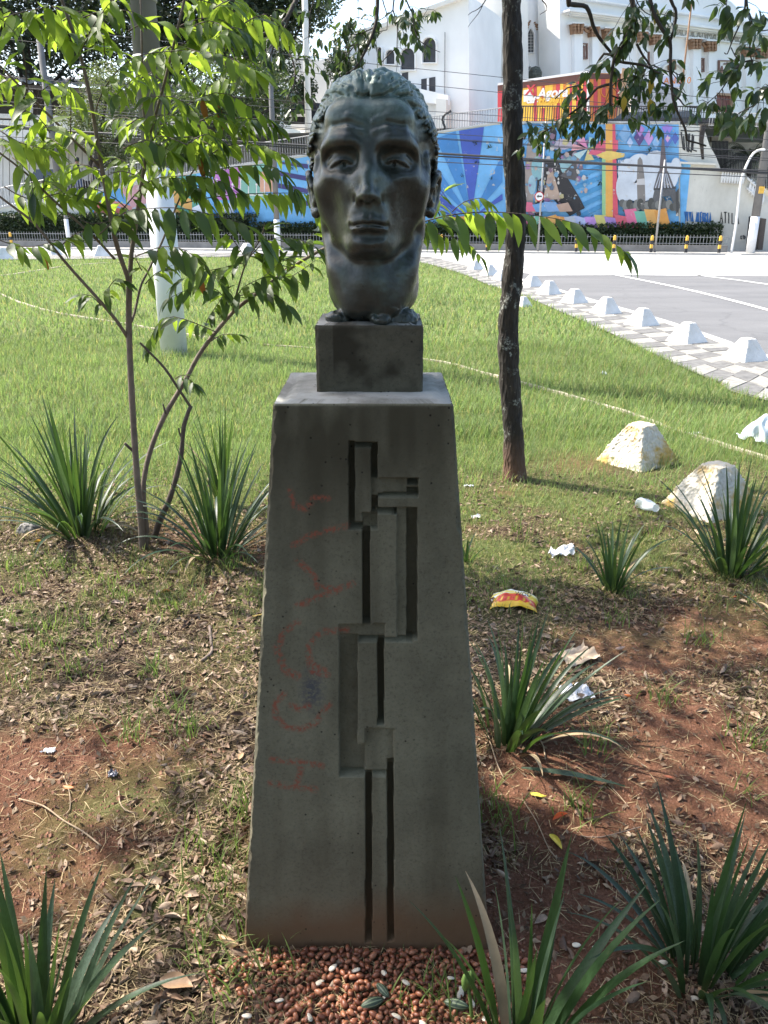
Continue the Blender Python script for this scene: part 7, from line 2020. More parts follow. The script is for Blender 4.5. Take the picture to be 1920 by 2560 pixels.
for a_, b2, mt in ((1474, 1484, m_to), (1484, 1494, m_tr), (1494, 1503, m_to), (1503, 1514, m_tr), (1514, 1524, m_to), (1524, 1532, m_tb), (1532, 1540, m_to), (1540, 1548, m_tr), (1548, 1558, m_to)): tpart(rear, 'stripe', [(a_ + .2, 288), (a_ + .2, 198), (b2 - .2, 198), (b2 - .2, 288)], .03, .02, mt)
tpart(rear, 'top_band', [(1473, 197), (1473, 184), (1559, 186), (1559, 197)], .04, .03, m_tb)
mb = MB(); oc = [(1416 + 0, 0)]
O1 = disc(1514, 228, 12, 16, 8, R(22.5)); O2 = disc(1514, 228, 10, 13.5, 8, R(22.5))
for k in range(8): rear.prism([O1[k], O1[(k + 1) % 8], O2[(k + 1) % 8], O2[k]], .06, .03, mb)
local_build(mb, 'octagon_emblem', m_to, tk, kl)
for dx_ in (1.2, 4.2, 5.2):
    p = TK.at(1470, 300) - TK.d * dx_ * 1.0; c_ = np.array((p[0] - kl[0], p[1] - kl[1], .42)) - TK.n * .3
    MB().tube([c_ + TK.n * .12, c_ - TK.n * .12], .42, 16).build('wheel', m_iron, tk)
p = TK.at(1470, 300); 
mb = MB(); q0 = p - TK.d * .2 - TK.n * .2; q1 = p - TK.d * 6.5 - TK.n * .2
mb.hexa([(*(q0 - TK.n * 1.9)[:2], zt + .45), (*(q1 - TK.n * 1.9)[:2], zt + .45), (*q1[:2], zt + .45), (*q0[:2], zt + .45)][::-1], [(*(q0 - TK.n * 1.9)[:2], zt + .62), (*(q1 - TK.n * 1.9)[:2], zt + .62), (*q1[:2], zt + .62), (*q0[:2], zt + .62)][::-1]); local_build(mb, 'chassis', m_iron, tk, kl)

# white box truck / booth beside it with an orange sign
wt = empty('white_truck', rl, 0, 'white box truck with grey shutters and an orange lettered sign behind the leaves', 'truck')
F_, Bk = slab([(1577, 318), (1577, 178), (1705, 184), (1705, 318)], WB + 8, 2.4, zt); local_build(prism(MB(), F_, Bk), 'box', m_tw, wt, rl)
for xa in (1590, 1614, 1640, 1664):
    F_, Bk = slab([(xa, 290), (xa, 216), (xa + 20, 217), (xa + 20, 290)], WB + 7.95, .03); local_build(prism(MB(), F_, Bk), 'shutter', simple('grey shutter', (.40, .40, .41), .5), wt, rl)
F_, Bk = slab([(1652, 216), (1652, 190), (1703, 192), (1703, 218)], WB + 7.9, .04); local_build(prism(MB(), F_, Bk), 'sign', simple('pale sign', (.50, .56, .70), .5), wt, rl)
text('ANG10', .40, wp(1658, 210, WB + 7.85), wd, up3, m_to, wt, rl, 'lettering', .01)
# tall narrow tan beams by the truck
tb = empty('tan_banner', rl, 0, 'tan and white upright banner between the two trucks', 'banner')
F_, Bk = slab([(1540, 300), (1556, 170), (1574, 172), (1568, 300)], WB + 7, .1, zt); local_build(prism(MB(), F_, Bk), 'cloth', simple('tan cloth', (.45, .28, .16), .8), tb, rl)
# dark parked vehicles seen through the railing
for i, (px, col_, lb_) in enumerate(((1600, m_bk, 'black car behind the dark railing, left one'), (1690, m_bk, 'black motorcycle-cluttered car behind the dark railing, right one'))):
    t_ = empty('parked_car', tuple(wp(px, 300, WB + 4)[:2]) + (zt,), math.atan2(wd[1], wd[0]), ('black parked car behind the dark railing, under the white truck', 'black parked car behind the right end of the dark railing')[i], 'car', 'cars parked in the church yard')
    t_.scale = (.85, .85, .6)
    MB().hexa([(-1.9, -.8, .2), (1.9, -.8, .2), (1.9, .8, .2), (-1.9, .8, .2)], [(-1.85, -.75, .8), (1.8, -.75, .75), (1.8, .75, .75), (-1.85, .75, .8)]).build('body', col_, t_)
    MB().hexa([(-1.4, -.7, .8), (1.0, -.7, .8), (1.0, .7, .8), (-1.4, .7, .8)], [(-1.0, -.55, 1.25), (.5, -.55, 1.25), (.5, .55, 1.25), (-1.0, .55, 1.25)]).build('windows', simple('tinted glass', (.05, .06, .07), .1), t_)
    for wx in (-1.25, 1.25):
        for wy in (-.78, .78): MB().tube([(wx, wy - .1, .30), (wx, wy + .1, .30)], .30, 12).build('wheel', m_iron, t_)

# ---- poles, sign, wires
m_pole = simple('grey pole concrete', (.15, .145, .14), .9, .15, 2.5, bmp=.3); m_pw, nt, b = mat('chipped white paint')
n2 = noise(nt, 9, 7, .75); c = mixc(nt, ramp(nt, n2.outputs[0], [(.66, (0,) * 3), (.69, (1,) * 3)]), ramp(nt, noise(nt, 3, 4).outputs[0], [(.3, (.66, .66, .66)), (.7, (.80, .80, .79))]), (.42, .35, .28)); nt.links.new(c, b.inputs['Base Color']); b.inputs['Roughness'].default_value = .7
def pole(px, py, h, r0, r1, white, label, name='utility_pole', lean=0.0, bands=True):
    g_ = gnd(px, py); t_ = empty(name, g_, 0, label, 'pole')
    def seg_(za, zb, nm, mt, e=0.0):
        ra, rb = r0 + (r1 - r0) * za / h, r0 + (r1 - r0) * zb / h
        MB().tube([(lean * za, 0, za), (lean * zb, 0, zb)], [ra + e, rb + e], 24).build(nm, mt, t_, True)
    if white: seg_(-.1, white, 'painted_base', m_pw, .002); seg_(white, h, 'shaft', m_pole)
    else: seg_(-.1, h, 'shaft', m_pole)
    return t_, g_
bp, g_ = pole(436, 884, 9.0, .152, .112, 2.02, 'stout concrete utility pole with white-painted foot standing in the lawn behind the sapling')
for zz in (3.05, 3.6): MB().lathe([(.150, -.03), (.150, .03)], (0, 0, zz), 24).build('steel_band', m_zinc, bp, True)
def fpole(px, back, z0, h, r, label, name='lamp_post', white=0, mt=None, lean=0.0):
    p = wp(px, 600, back); t_ = empty(name, (p[0], p[1], z0), 0, label, 'pole')
    if white: MB().tube([(0, 0, 0), (lean * white, 0, white)], [r * 1.06, r * 1.05], 14).build('painted_base', m_pw, t_, True)
    MB().tube([(lean * white, 0, white), (lean * h, 0, h)], [r, r * .8], 14).build('shaft', mt or m_pole, t_, True)
    return t_, p
up_, pp_ = fpole(1880, -.5, -.05, 9.0, .16, 'grey utility pole with white-painted foot at the right edge beside the dark panel', 'utility_pole', 1.35)
MB().box((0, -.17, 2.3), (.2, .02, .25)).build('yellow_plate', m_yl, up_)
fpole(1640, -.5, -.05, 3.4, .045, 'thin bare metal post in front of the stained wall', 'thin_post', 0, m_zinc)
fpole(694, -.4, -.05, 8, .12, 'concrete lamp post seen just left of the bust', 'utility_pole', 1.2)
fpole(165, WB + 1, 1.0, 8, .17, 'pale concrete pole behind the ramp at the left', 'utility_pole')
fpole(780, WB + 4, 3.0, 12, .16, 'tall pale pole rising behind the bust head at the left', 'utility_pole', 0, m_whit2)
fpole(172, -.4, -.05, 1.35, .09, 'short white post in front of the hedge at the left', 'white_post', 1.2)
t_, p = fpole(1660, WB + 12, zt, 9.5, .05, 'thin rusty flagpole rising before the church front', 'flagpole', 0, m_br)
# street lamp arm at the far right
la = empty('street_lamp', wp(1850, 600, -.6) * (1, 1, 0), 0, 'curved white street lamp arm at the right edge', 'street lamp'); ll = tuple(wp(1850, 600, -.6) * (1, 1, 0))
MB().tube(smooth_path([Vector(wp(x_, y_, -.6) - np.array(ll)) for x_, y_ in ((1828, 634), (1840, 560), (1850, 470), (1856, 440), (1870, 405), (1884, 383), (1900, 375), (1935, 374), (1970, 376))], .2), .045, 8).build('arm', m_white, la, True)
MB().box(tuple(wp(1990, 377, -.6) - np.array(ll)), (.7, .25, .12)).build('lamp_head', m_white, la)
# one-way sign
sg = empty('traffic_sign', wp(1345, 626, -.6) * (1, 1, 0), 0, 'round white traffic sign with red rim and black left arrow on a grey post', 'sign'); sl_ = tuple(wp(1345, 626, -.6) * (1, 1, 0))
MB().tube([(0, .05, -.05), (0, .05, 4.75)], .038, 10).build('post', m_zinc, sg, True)
sc0 = wp(1348, 491, -.66) - np.array(sl_)
def rdisc(r_, d_, mt, nm, mb=None): 
    V_ = [(sc0[0] + r_ * math.cos(2 * math.pi * k / 28), sc0[1] - d_, sc0[2] + r_ * math.sin(2 * math.pi * k / 28)) for k in range(28)]; W_ = [(x_, y_ + .012, z_) for x_, y_, z_ in V_]
    MB().add(V_ + W_, [tuple(range(28)), tuple(range(55, 27, -1))] + [(k, 28 + k, 28 + (k + 1) % 28, (k + 1) % 28) for k in range(28)]).build(nm, mt, sg)
rdisc(.185, 0, simple('sign red', (.50, .03, .03), .4), 'rim'); rdisc(.15, .014, m_white, 'face')
mb = MB(); ya = sc0[1] - .030
for q in ([(-.10, 0), (-.035, .06), (-.035, .022), (.10, .022), (.10, -.022), (-.035, -.022), (-.035, -.06)],):
    V_ = [(sc0[0] + a_, ya, sc0[2] + b2) for a_, b2 in q]; mb.add(V_ + [(x_, y_ + .012, z_) for x_, y_, z_ in V_], [tuple(range(7)), tuple(range(13, 6, -1))] + [(k, 7 + k, 7 + (k + 1) % 7, (k + 1) % 7) for k in range(7)])
mb.build('arrow', m_bk, sg)
# curved antenna thing on the annex corner
mb = MB().tube(smooth_path([Vector(wp(x_, y_, WB + .2)) for x_, y_ in ((1107, 333), (1112, 318), (1106, 300), (1112, 287), (1128, 277))], .1), .05, 7)
tag(mb.build('bent_pipe', m_iron, None, True), 'bent black pipe end sticking up behind the ramp railing beside the bust', 'pipe')
mb = MB().lathe([(.02, -.45), (.40, -.2), (.42, .1), (.25, .38), (.02, .45)], tuple(apse.at(1338, 186, .6)), 16)
tag(mb.build('round_shrub', simple('grey shrub', (.10, .11, .09), .9, .5, 9, bmp=1, bscale=8, bdist=.2), None, True), 'round grey shrub in front of the lower church window behind the trunk', 'shrub')

m_wire = simple('black cable', (.03, .03, .032), .6)
def wire(x0, y0, x1, y1, sag, r_, Y0, Y1, label, grp):
    A_ = Vector(atY(x0, y0, Y0)); B_ = Vector(atY(x1, y1, Y1)); P_ = []
    for i in range(25):
        t = i / 24; p = A_.lerp(B_, t); p.z -= sag * 4 * t * (1 - t); P_.append(p)
    o = MB().tube(P_, r_, 5).build('cable', m_wire); return tag(o, label, 'cable', grp)
G_ = 'overhead cables along the far pavement'
for x0, y0, x1, y1, sg_, r_, lab_ in ((-300, 300, 1960, 436, -.0, .042, 'thickest black cable crossing the mural at mid height'), (-300, 285, 1960, 428, .25, .026, 'black cable just above the thickest one'),
        (-300, 238, 1960, 404, .1, .012, 'thin cable crossing the upper third of the mural'), (-300, 222, 1960, 398, .2, .012, 'thin cable a little above, crossing the diamonds'),
        (-300, 200, 1960, 380, .3, .012, 'thin cable near the top edge of the mural'), (-300, 190, 1960, 352, .1, .011, 'thin cable along the top of the mural'), (-300, 320, 1960, 446, .1, .016, 'thin cable just below the thickest one'),
        (-300, 160, 1960, 330, .2, .010, 'thin cable crossing the foot of the church'), (-300, 60, 1960, 300, .1, .010, 'faint cable crossing the church windows'), (-300, 20, 1960, 262, .1, .010, 'faint highest cable crossing the church front')):
    wire(x0, y0, x1, y1, sg_, r_, 33.0, 31.0, lab_, G_)

# ---- big trees behind at the left
def far_tree(px, back, base_z, h, spheres, n, size, label, seed, mt):
    p = wp(px, 600, back); t_ = empty('broadleaf_tree', (p[0], p[1], base_z), 0, label, 'tree', 'tall trees behind the ramp')
    loc = (p[0], p[1], base_z)
    ctr_ = []
    for (x_, y_, r_) in spheres:
        q = wp(x_, y_, back); ctr_.append((q[0], q[1], q[2], r_))
    zt_ = min(c_[2] for c_ in ctr_)
    MB().tube(smooth_path([Vector((0, 0, 0)), Vector((.2, 0, (zt_ - base_z) * .6)), Vector((ctr_[0][0] - p[0], ctr_[0][1] - p[1], zt_ - base_z + .5))], .5), .26, 9).build('trunk', m_twig, t_, True)
    for c_ in ctr_: MB().tube([Vector((.1, 0, (zt_ - base_z) * .6)), Vector((c_[0] - p[0], c_[1] - p[1], c_[2] - base_z))], [.14, .05], 6).build('branch', m_twig, t_, True)
    leaf_mass('crown', ctr_, n, size, [mt], t_, loc, seed, .85, .40, .55)
m_ftA = leafmat('far tree leaf', (.030, .048, .020), (.055, .09, .02), .5, .35, .25); m_ftB = leafmat('pale far tree leaf', (.075, .095, .040), (.14, .18, .04), .5, .35, .3); m_ftC = leafmat('mid far tree leaf', (.045, .065, .025), (.09, .14, .025), .5, .35, .3)
far_tree(120, WB + 13, 2.0, 12, [(60, 90, 3.4), (-90, 60, 3.4), (160, -30, 3.6), (-30, -90, 4.0), (210, 110, 2.6)], 22000, .16, 'dark dense tree rising behind the shed at the far left', 701, m_ftA)
far_tree(430, WB + 12, 2.0, 12, [(400, 60, 3.2), (520, 10, 3.2), (300, -20, 3.4), (590, 90, 2.4), (480, -110, 4.0), (440, 130, 1.9)], 22000, .16, 'dark tree behind the utility pole', 702, m_ftA)
far_tree(640, WB + 15, 2.0, 14, [(640, -20, 3.2), (730, -80, 3.6), (700, 60, 2.0), (770, 30, 1.6), (600, 130, 1.8), (690, 170, 1.5)], 16000, .15, 'dark pine-like tree whose edge stands against the sky left of the bust', 703, m_ftA)
far_tree(520, WB + 2.6, 2.6, 6, [(560, 285, 1.5), (620, 250, 1.5), (480, 250, 1.4), (690, 265, 1.1), (540, 190, 1.3), (660, 200, 1.2)], 12000, .085, 'small dark tree with a crooked trunk in front of the boarded wall', 704, m_ftC)
far_tree(250, WB + 2.2, 2.0, 6, [(250, 330, 1.3), (300, 395, 1.0), (200, 290, 1.2), (330, 290, 1.2), (270, 220, 1.4)], 12000, .07, 'small pale-leaved tree in front of the boarded wall at the left', 705, m_ftB)
far_tree(840, WB + 11, 2.0, 8, [(850, 165, .9), (890, 180, .9), (760, 220, .8)], 3500, .10, 'little green tree beside the pale building above the bust', 706, m_ftC)
# ---------------------------------------------------------------- whitewashed pyramid blocks
m, nt, b = mat('whitewash')
c = mixc(nt, ramp(nt, noise(nt, 9, 7, .75).outputs[0], [(.64, (0,) * 3), (.68, (1,) * 3)]), ramp(nt, noise(nt, 3, 3).outputs[0], [(.3, (.66, .63, .57)), (.7, (.80, .78, .73))]), (.40, .37, .32))
nt.links.new(c, b.inputs['Base Color']); b.inputs['Roughness'].default_value = .8; bump(nt, b, noise(nt, 40, 6).outputs[0], .5, .01); m_ww = m
m, nt, b = mat('yellowed whitewash')
n1 = noise(nt, 7, 8, .75); n2 = noise(nt, 3.5, 5, .7)
c = ramp(nt, n1.outputs[0], [(.24, (.22, .16, .10)), (.34, (.50, .46, .38)), (.52, (.66, .62, .53)), (.8, (.72, .70, .64))])
c = mixc(nt, ramp(nt, n2.outputs[0], [(.46, (0,) * 3), (.60, (1,) * 3)]), c, (.50, .33, .10))
nt.links.new(c, b.inputs['Base Color']); b.inputs['Roughness'].default_value = .9; bump(nt, b, n1.outputs[0], .7, .012); m_yw = m
pyr = [tapered('pyramid', 0, 0, -.03, .285, lambda v, k=k: (.232 - (.232 - .062) * v ** 1.02, .226 - (.226 - .062) * v ** 1.02), 30, 30, 30, .022, None, None, [m_ww], 6) for k in range(1)]
pyrY = tapered('pyramid', 0, 0, -.03, .262, lambda v: (.215 - (.215 - .062) * v, .205 - (.205 - .058) * v), 50, 50, 50, .024, None, None, [m_yw], 8)
ROWB = [(1871, 906, 'whitewashed pyramid block nearest the camera at the right edge of the pavement row'), (1723, 860, 'second whitewashed pyramid block from the right along the kerb'), (1609, 817, 'third whitewashed pyramid block from the right along the kerb'),
        (1518, 787, 'fourth whitewashed pyramid block from the right along the kerb'), (1438, 760, 'fifth whitewashed pyramid block from the right along the kerb'), (1374, 738, 'whitewashed pyramid block second to the right of the dark trunk'),
        (1332, 718, 'whitewashed pyramid block whose left side is hidden by the dark trunk'), (1256, 702, 'whitewashed pyramid block touching the left side of the dark trunk'), (1224, 690, 'whitewashed pyramid block second to the left of the dark trunk'), (1190, 676, 'whitewashed pyramid block furthest left of the trunk, where the kerb bends'),
        (1310, 768, 'low whitewashed block at the lawn edge half hidden behind the dark trunk')]
for i, (px, py, lb_) in enumerate(ROWB):
    g_ = gnd(px, py); o = link('pyramid_block', pyr[0]); o.location = (g_[0], g_[1] + .1, .01); o.rotation_euler = (0, 0, R(28 + rnd.uniform(-8, 8))); s_ = .87 if i != 10 else .55
    o.scale = (s_, s_, s_ * rnd.uniform(.95, 1.05)); tag(o, lb_, 'block', 'whitewashed pyramid blocks along the kerb')
for i, (px, py, lb_) in enumerate(((254, 641, 'small distant whitewashed block beyond the lawn behind the utility pole'), (10, 648, 'distant whitewashed block at the far left edge of the lawn'), (618, 634, 'distant whitewashed block beyond the lawn just left of the bust'), (130, 636, 'distant whitewashed block beyond the lawn at the left'))):
    g_ = gnd(px, py); o = link('pyramid_block', pyr[0]); o.location = (g_[0], g_[1], 0); o.rotation_euler = (0, 0, R(20 + 15 * i)); o.scale = (1.3, 1.3, 1.3); tag(o, lb_, 'block', 'distant whitewashed blocks')
g_ = gnd(1831, 659, ROAD_Z); o = link('pyramid_block', pyr[0]); o.location = tuple(g_); o.scale = (2.2, 2.2, 1.1); tag(o, 'low pale mound standing on the road at the right', 'block')
for (px, py, rz, lb_) in ((1607, 1166, 35, 'yellow-stained white pyramid block on the turf, the farther of two'), (1800, 1290, 24, 'yellow-stained white pyramid block behind the dark sword plant, the nearer of two')):
    g_ = gnd(px, py); o = link('pyramid_block', pyrY); o.location = (g_[0], g_[1] + .12, float(ground_h(g_[:1], g_[1:2])[0]) + .0); o.rotation_euler = (R(1), R(-2), R(rz)); tag(o, lb_, 'block', 'yellow-stained pyramid blocks on the turf')

# ---------------------------------------------------------------- peanuts at the foot of the pedestal
m, nt, b = mat('peanut skin'); oi = N(nt, 'ShaderNodeObjectInfo'); ge = N(nt, 'ShaderNodeNewGeometry'); ad = N(nt, 'ShaderNodeMath', operation='ADD'); nt.links.new(oi.outputs['Random'], ad.inputs[0]); nt.links.new(ge.outputs['Random Per Island'], ad.inputs[1]); fr = N(nt, 'ShaderNodeMath', operation='FRACT'); nt.links.new(ad.outputs[0], fr.inputs[0])
c = ramp(nt, fr.outputs[0], [(0, (.15, .048, .024)), (.5, (.235, .082, .040)), (1, (.35, .145, .075))]); n1 = noise(nt, 220, 5, .7); c = mixc(nt, 1.0, c, ramp(nt, n1.outputs[0], [(.3, (.7,) * 3), (.7, (1.2,) * 3)]), 'MULTIPLY')
nt.links.new(c, b.inputs['Base Color']); b.inputs['Roughness'].default_value = .42; bump(nt, b, n1.outputs[0], .3, .001); m_nut = m
m_half = simple('peanut half', (.72, .64, .50), .5, .1, 60)
def nut_mesh(seed, mtl, half=False):
    r = random.Random(seed); L = r.uniform(.0072, .0092); W = L * r.uniform(.56, .68); mb = MB(); seg = 9; rows = 6; V = []
    for i in range(rows + 1):
        s_ = i / rows; a = math.pi * s_; x_ = -math.cos(a) * L * (1 + .12 * (s_ > .85)); w_ = math.sin(a) ** .8 * W * (1 + .12 * math.cos(a)) + .0004
        for k in range(seg):
            t = 2 * math.pi * k / seg; zz = math.sin(t) * w_
            if half: zz = max(zz, 0) * .6
            V.append((x_, math.cos(t) * w_ * (1 - .05 * r.random()), zz))
    F = [(i * seg + k, i * seg + (k + 1) % seg, (i + 1) * seg + (k + 1) % seg, (i + 1) * seg + k) for i in range(rows) for k in range(seg)]
    me = MB().add(V, F).mesh('peanut', mtl, True); return me, np.array(V), np.array(F)
NM = [nut_mesh(q, m_nut) for q in range(6)]; HM = [nut_mesh(20 + q, m_half, True) for q in range(3)]
rs = np.random.RandomState(801); pts = []
def nut_dens(x_, y_):
    d = np.clip((1.375 - y_) / .01, 0, 1) * np.clip((y_ - .98) / .08, 0, 1)
    cx = -.015; half = .235 + .03 * np.sin(y_ * 30)
    return d * np.clip(1.5 - np.abs(x_ - cx) / half, 0, 1)
cell = {}
for lay_ in range(2):
    for _ in range(9000):
        x_ = rs.uniform(-.40, .36); y_ = rs.uniform(1.0, 1.376)
        if rs.uniform() > nut_dens(x_, y_) ** (1.2 + lay_) * (1 if not lay_ else .35): continue
        key = (int(x_ / .0125), int(y_ / .0125), lay_); ok = True
        for dx_ in (-1, 0, 1):
            for dy_ in (-1, 0, 1):
                for q in cell.get((key[0] + dx_, key[1] + dy_, lay_), ()):
                    if (q[0] - x_) ** 2 + (q[1] - y_) ** 2 < .0122 ** 2: ok = False
        if ok: cell.setdefault(key, []).append((x_, y_)); pts.append((x_, y_, lay_))
def spot_nut(x_, y_, lay_): return float(ground_h(np.array([x_]), np.array([y_]))[0]) + .004 + .009 * lay_
pts.sort(key=lambda p: -nut_dens(p[0], p[1])); 
for _ in range(26): pts.append((rs.normal(-.02, .30), rs.uniform(1.05, 1.5), 0))
infr = [p for p in pts if pxof((p[0], p[1], 0))[1] < 2575 and not (abs(p[0] - PED_C[0]) < .3 and p[1] > 1.38)]; out_ = [p for p in pts if pxof((p[0], p[1], 0))[1] >= 2575]
rs.shuffle(infr); infr.sort(key=lambda p: p[1]); step_ = max(1, len(infr) // 290)
single = set(range(0, len(infr), step_)) if len(infr) > 290 else set(range(len(infr)))
zone = lambda x_, y_: ('at the left of the pile' if x_ < -.13 else 'in the middle of the pile' if x_ < .08 else 'at the right of the pile') + (', against the pedestal' if y_ > 1.30 else ', near the lower edge' if y_ < 1.20 else '')
JV, JF, off = [], [], 0
for i, (x_, y_, l_) in enumerate(infr + out_):
    me, V0, F0 = NM[rnd.randrange(6)]; M = Matrix.Rotation(rnd.uniform(0, 6.28), 3, 'Z') @ Matrix.Rotation(rnd.uniform(-.6, .6), 3, 'Y'); zz = spot_nut(x_, y_, l_); s_ = rnd.uniform(.85, 1.12)
    if i in single and i < len(infr):
        o = link('peanut', me); o.matrix_world = Matrix.Translation((x_, y_, zz)) @ M.to_4x4() @ Matrix.Scale(s_, 4); z_ = zone(x_, y_)
        tag(o, 'red-skinned shelled peanut ' + z_, 'peanut', 'peanuts ' + z_)
    else:
        JV.append((V0 * s_) @ np.array(M).T + np.array((x_, y_, zz))); JF.append(F0 + off); off += len(V0)
if JV: tag(link('peanut_heap', mesh_np('peanut_heap', np.concatenate(JV), np.concatenate(JF), [m_nut])), 'heap of red-skinned peanuts at the foot of the pedestal', kind='stuff')
for i in range(34):
    me, V0, F0 = HM[i % 3]; x_ = rs.normal(-.01, .17); y_ = rs.uniform(1.13, 1.36); z_ = zone(x_, y_)
    o = link('peanut_half', me); o.location = (x_, y_, spot_nut(x_, y_, 1) + .002); o.rotation_euler = (rs.uniform(-.5, .5), rs.uniform(-.4, .4), rs.uniform(0, 6.28)); o.scale = (1.15,) * 3
    tag(o, 'pale peeled peanut half lying ' + z_, 'peanut half', 'peanut halves ' + z_)
for x_, y_ in ((gnd(1490, 2375)[0], gnd(1490, 2375)[1]), tuple(gnd(1440, 2370)[:2]), tuple(gnd(1658, 2406)[:2]), tuple(gnd(1735, 2500)[:2]), tuple(gnd(1310, 2430)[:2])):
    o = link('peanut_half', HM[0][0]); o.location = (x_, y_, spot_nut(x_, y_, 0)); o.scale = (1.1,) * 3; tag(o, 'stray peanut half on the shaded soil right of the pile', 'peanut half', 'stray peanut halves')
# green seed pods and a bud
m, nt, b = mat('striped green pod'); tc = N(nt, 'ShaderNodeTexCoord'); wv = N(nt, 'ShaderNodeTexWave', Scale=1.0); 
sp = N(nt, 'ShaderNodeSeparateXYZ'); nt.links.new(tc.outputs['Object'], sp.inputs[0]); at2 = N(nt, 'ShaderNodeMath', operation='ARCTAN2'); nt.links.new(sp.outputs[1], at2.inputs[0]); nt.links.new(sp.outputs[2], at2.inputs[1])
ml = N(nt, 'ShaderNodeMath', operation='MULTIPLY'); nt.links.new(at2.outputs[0], ml.inputs[0]); ml.inputs[1].default_value = 9.0; sn = N(nt, 'ShaderNodeMath', operation='SINE'); nt.links.new(ml.outputs[0], sn.inputs[0])
c = ramp(nt, sn.outputs[0], [(.3, (.035, .055, .035)), (.8, (.16, .20, .12))]); nt.links.new(c, b.inputs['Base Color']); b.inputs['Roughness'].default_value = .5; m_pod = m
for px, py, rz, s_, lb_ in ((931, 2524, .35, 1.0, 'ribbed green seed pod lying on the peanuts near the bottom edge'), (957, 2492, -.9, .8, 'ribbed green seed pod standing out of the peanuts above the other pod'), (1140, 2528, -.25, 1.05, 'ribbed green seed pod at the right beside the leafy bud'), (888, 2452, 0, 0, '')):
    if not s_: continue
    g_ = gnd(px, py); mb = MB(); rr_ = [(math.sin(math.pi * (i / 9)) ** .7 * .0105 * s_ + .001, (i / 9 - .5) * .052 * s_) for i in range(10)]
    mb.lathe(rr_, seg=16); mb.v = [(z_, x_, y_) for x_, y_, z_ in mb.v]; o = mb.build('seed_pod', m_pod, None, True); o.location = (g_[0], g_[1], .020); o.rotation_euler = (0, 0, rz); tag(o, lb_, 'seed pod')
g_ = gnd(1180, 2560); bd = empty('green_bud', (g_[0], g_[1], .0), 0, 'pale green folded bud on a stem beside the lower right sword plant', 'plant'); m_bud = leafmat('pale bud', (.16, .26, .07), (.25, .4, .1), .4, .15, .3)
MB().tube(smooth_path([Vector((0, 0, 0)), Vector((-.004, .01, .05)), Vector((-.010, .02, .085))], .01), .004, 7).build('stem', m_bud, bd, True)
for q in range(3): MB().lathe([(.002, 0), (.007, .012), (.0085, .028), (.005, .045), (.001, .052)], (-.010 + .006 * (q - 1), .02, .07 + .004 * q), 9).build('bud_lobe', m_bud, bd, True)

# ---------------------------------------------------------------- litter that people left, and coloured fallen leaves
def crumple(w, d, h, seed, n=16, amp=.35, cup=0.0):
    xs = np.linspace(-.5, .5, n + 1); XX, YY = np.meshgrid(xs, xs, indexing='ij'); x_ = XX.ravel(); y_ = YY.ravel()
    P_ = np.stack([x_, y_], -1); z_ = np.abs(fbm(P_, seed, 3, 3.2) - .5) * 2.6 * h + cup * (x_ ** 2 + y_ ** 2) * h
    ed = np.minimum(.5 - np.abs(x_), .5 - np.abs(y_)); x2 = x_ + (fbm(P_, seed + 1, 2, 3) - .5) * amp; y2 = y_ + (fbm(P_, seed + 2, 2, 3) - .5) * amp
    V_ = np.stack([x2 * w, y2 * d, z_], -1); i = np.arange(n)[:, None] * (n + 1); j = np.arange(n)[None, :]
    F_ = np.stack([i + j, i + n + 1 + j, i + n + 2 + j, i + j + 1], -1).reshape(-1, 4)
    return V_, F_, P_
def thick(V_, F_, t=.0008):
    """give a sheet real thickness"""
    n = len(V_); return np.concatenate([V_, V_ - (0, 0, t)]), np.concatenate([F_, F_[:, ::-1] + n])
def place(name, V_, F_, mtl, px, py, rz, label, cat, z=.004, col=None, smooth=True, tiltx=0.0):
    g_ = gnd(px, py); V2, F2 = thick(V_, F_)
    cc = {'tint': np.concatenate([col, col])} if col is not None else None
    o = link(name, mesh_np(name, V2, F2, [mtl], smooth=smooth, col=cc)); o.location = (g_[0], g_[1], float(ground_h(g_[:1], g_[1:2])[0]) + z); o.rotation_euler = (tiltx, 0, rz); return tag(o, label, cat)
m_paper = simple('white tissue', (.74, .74, .76), .8, .06, 20)
m_film, nt, b = mat('clear plastic film'); b.inputs['Base Color'].default_value = (.80, .86, .90, 1); b.inputs['Roughness'].default_value = .25
tr = N(nt, 'ShaderNodeBsdfTransparent'); mx = N(nt, 'ShaderNodeMixShader'); mx.inputs[0].default_value = .45; nt.links.new(b.outputs[0], mx.inputs[1]); nt.links.new(tr.outputs[0], mx.inputs[2]); nt.links.new(mx.outputs[0], nt.nodes['Material Output'].inputs[0])
V_, F_, P_ = crumple(.20, .13, .085, 901, 26, .10)
V_[:, 2] = .055 * np.clip(1 - (P_[:, 0] / .5) ** 2, 0, 1) ** .6 * np.clip(1 - (P_[:, 1] / .55) ** 2, 0, 1) ** .5 + (fbm(P_, 902, 3, 5) - .5) * .022
col = np.zeros((len(P_), 4)); col[:, 3] = 1; a_ = fbm(P_, 903, 2, 4); u_, v_ = P_[:, 0], P_[:, 1] + (a_ - .5) * .12
for i in range(len(P_)):
    c_ = (.72, .70, .60) if v_[i] > .22 else (.72, .60, .12) if v_[i] > .10 else (.74, .74, .76) if v_[i] > .0 and u_[i] < .3 else (.74, .52, .05) if v_[i] > -.06 else (.60, .045, .02) if v_[i] > -.34 else (.78, .48, .03)
    if -.30 < v_[i] < -.18 and math.sin(u_[i] * 40) > .35: c_ = (.78, .48, .03)
    col[i, :3] = c_
m_wrap = tintmat('shiny printed wrapper', 0, .28, .6)
wr = place('snack_wrapper', V_, F_, m_wrap, 1286, 1508, -.18, 'crumpled yellow, white and red snack wrapper on the turf', 'wrapper', .0, col)
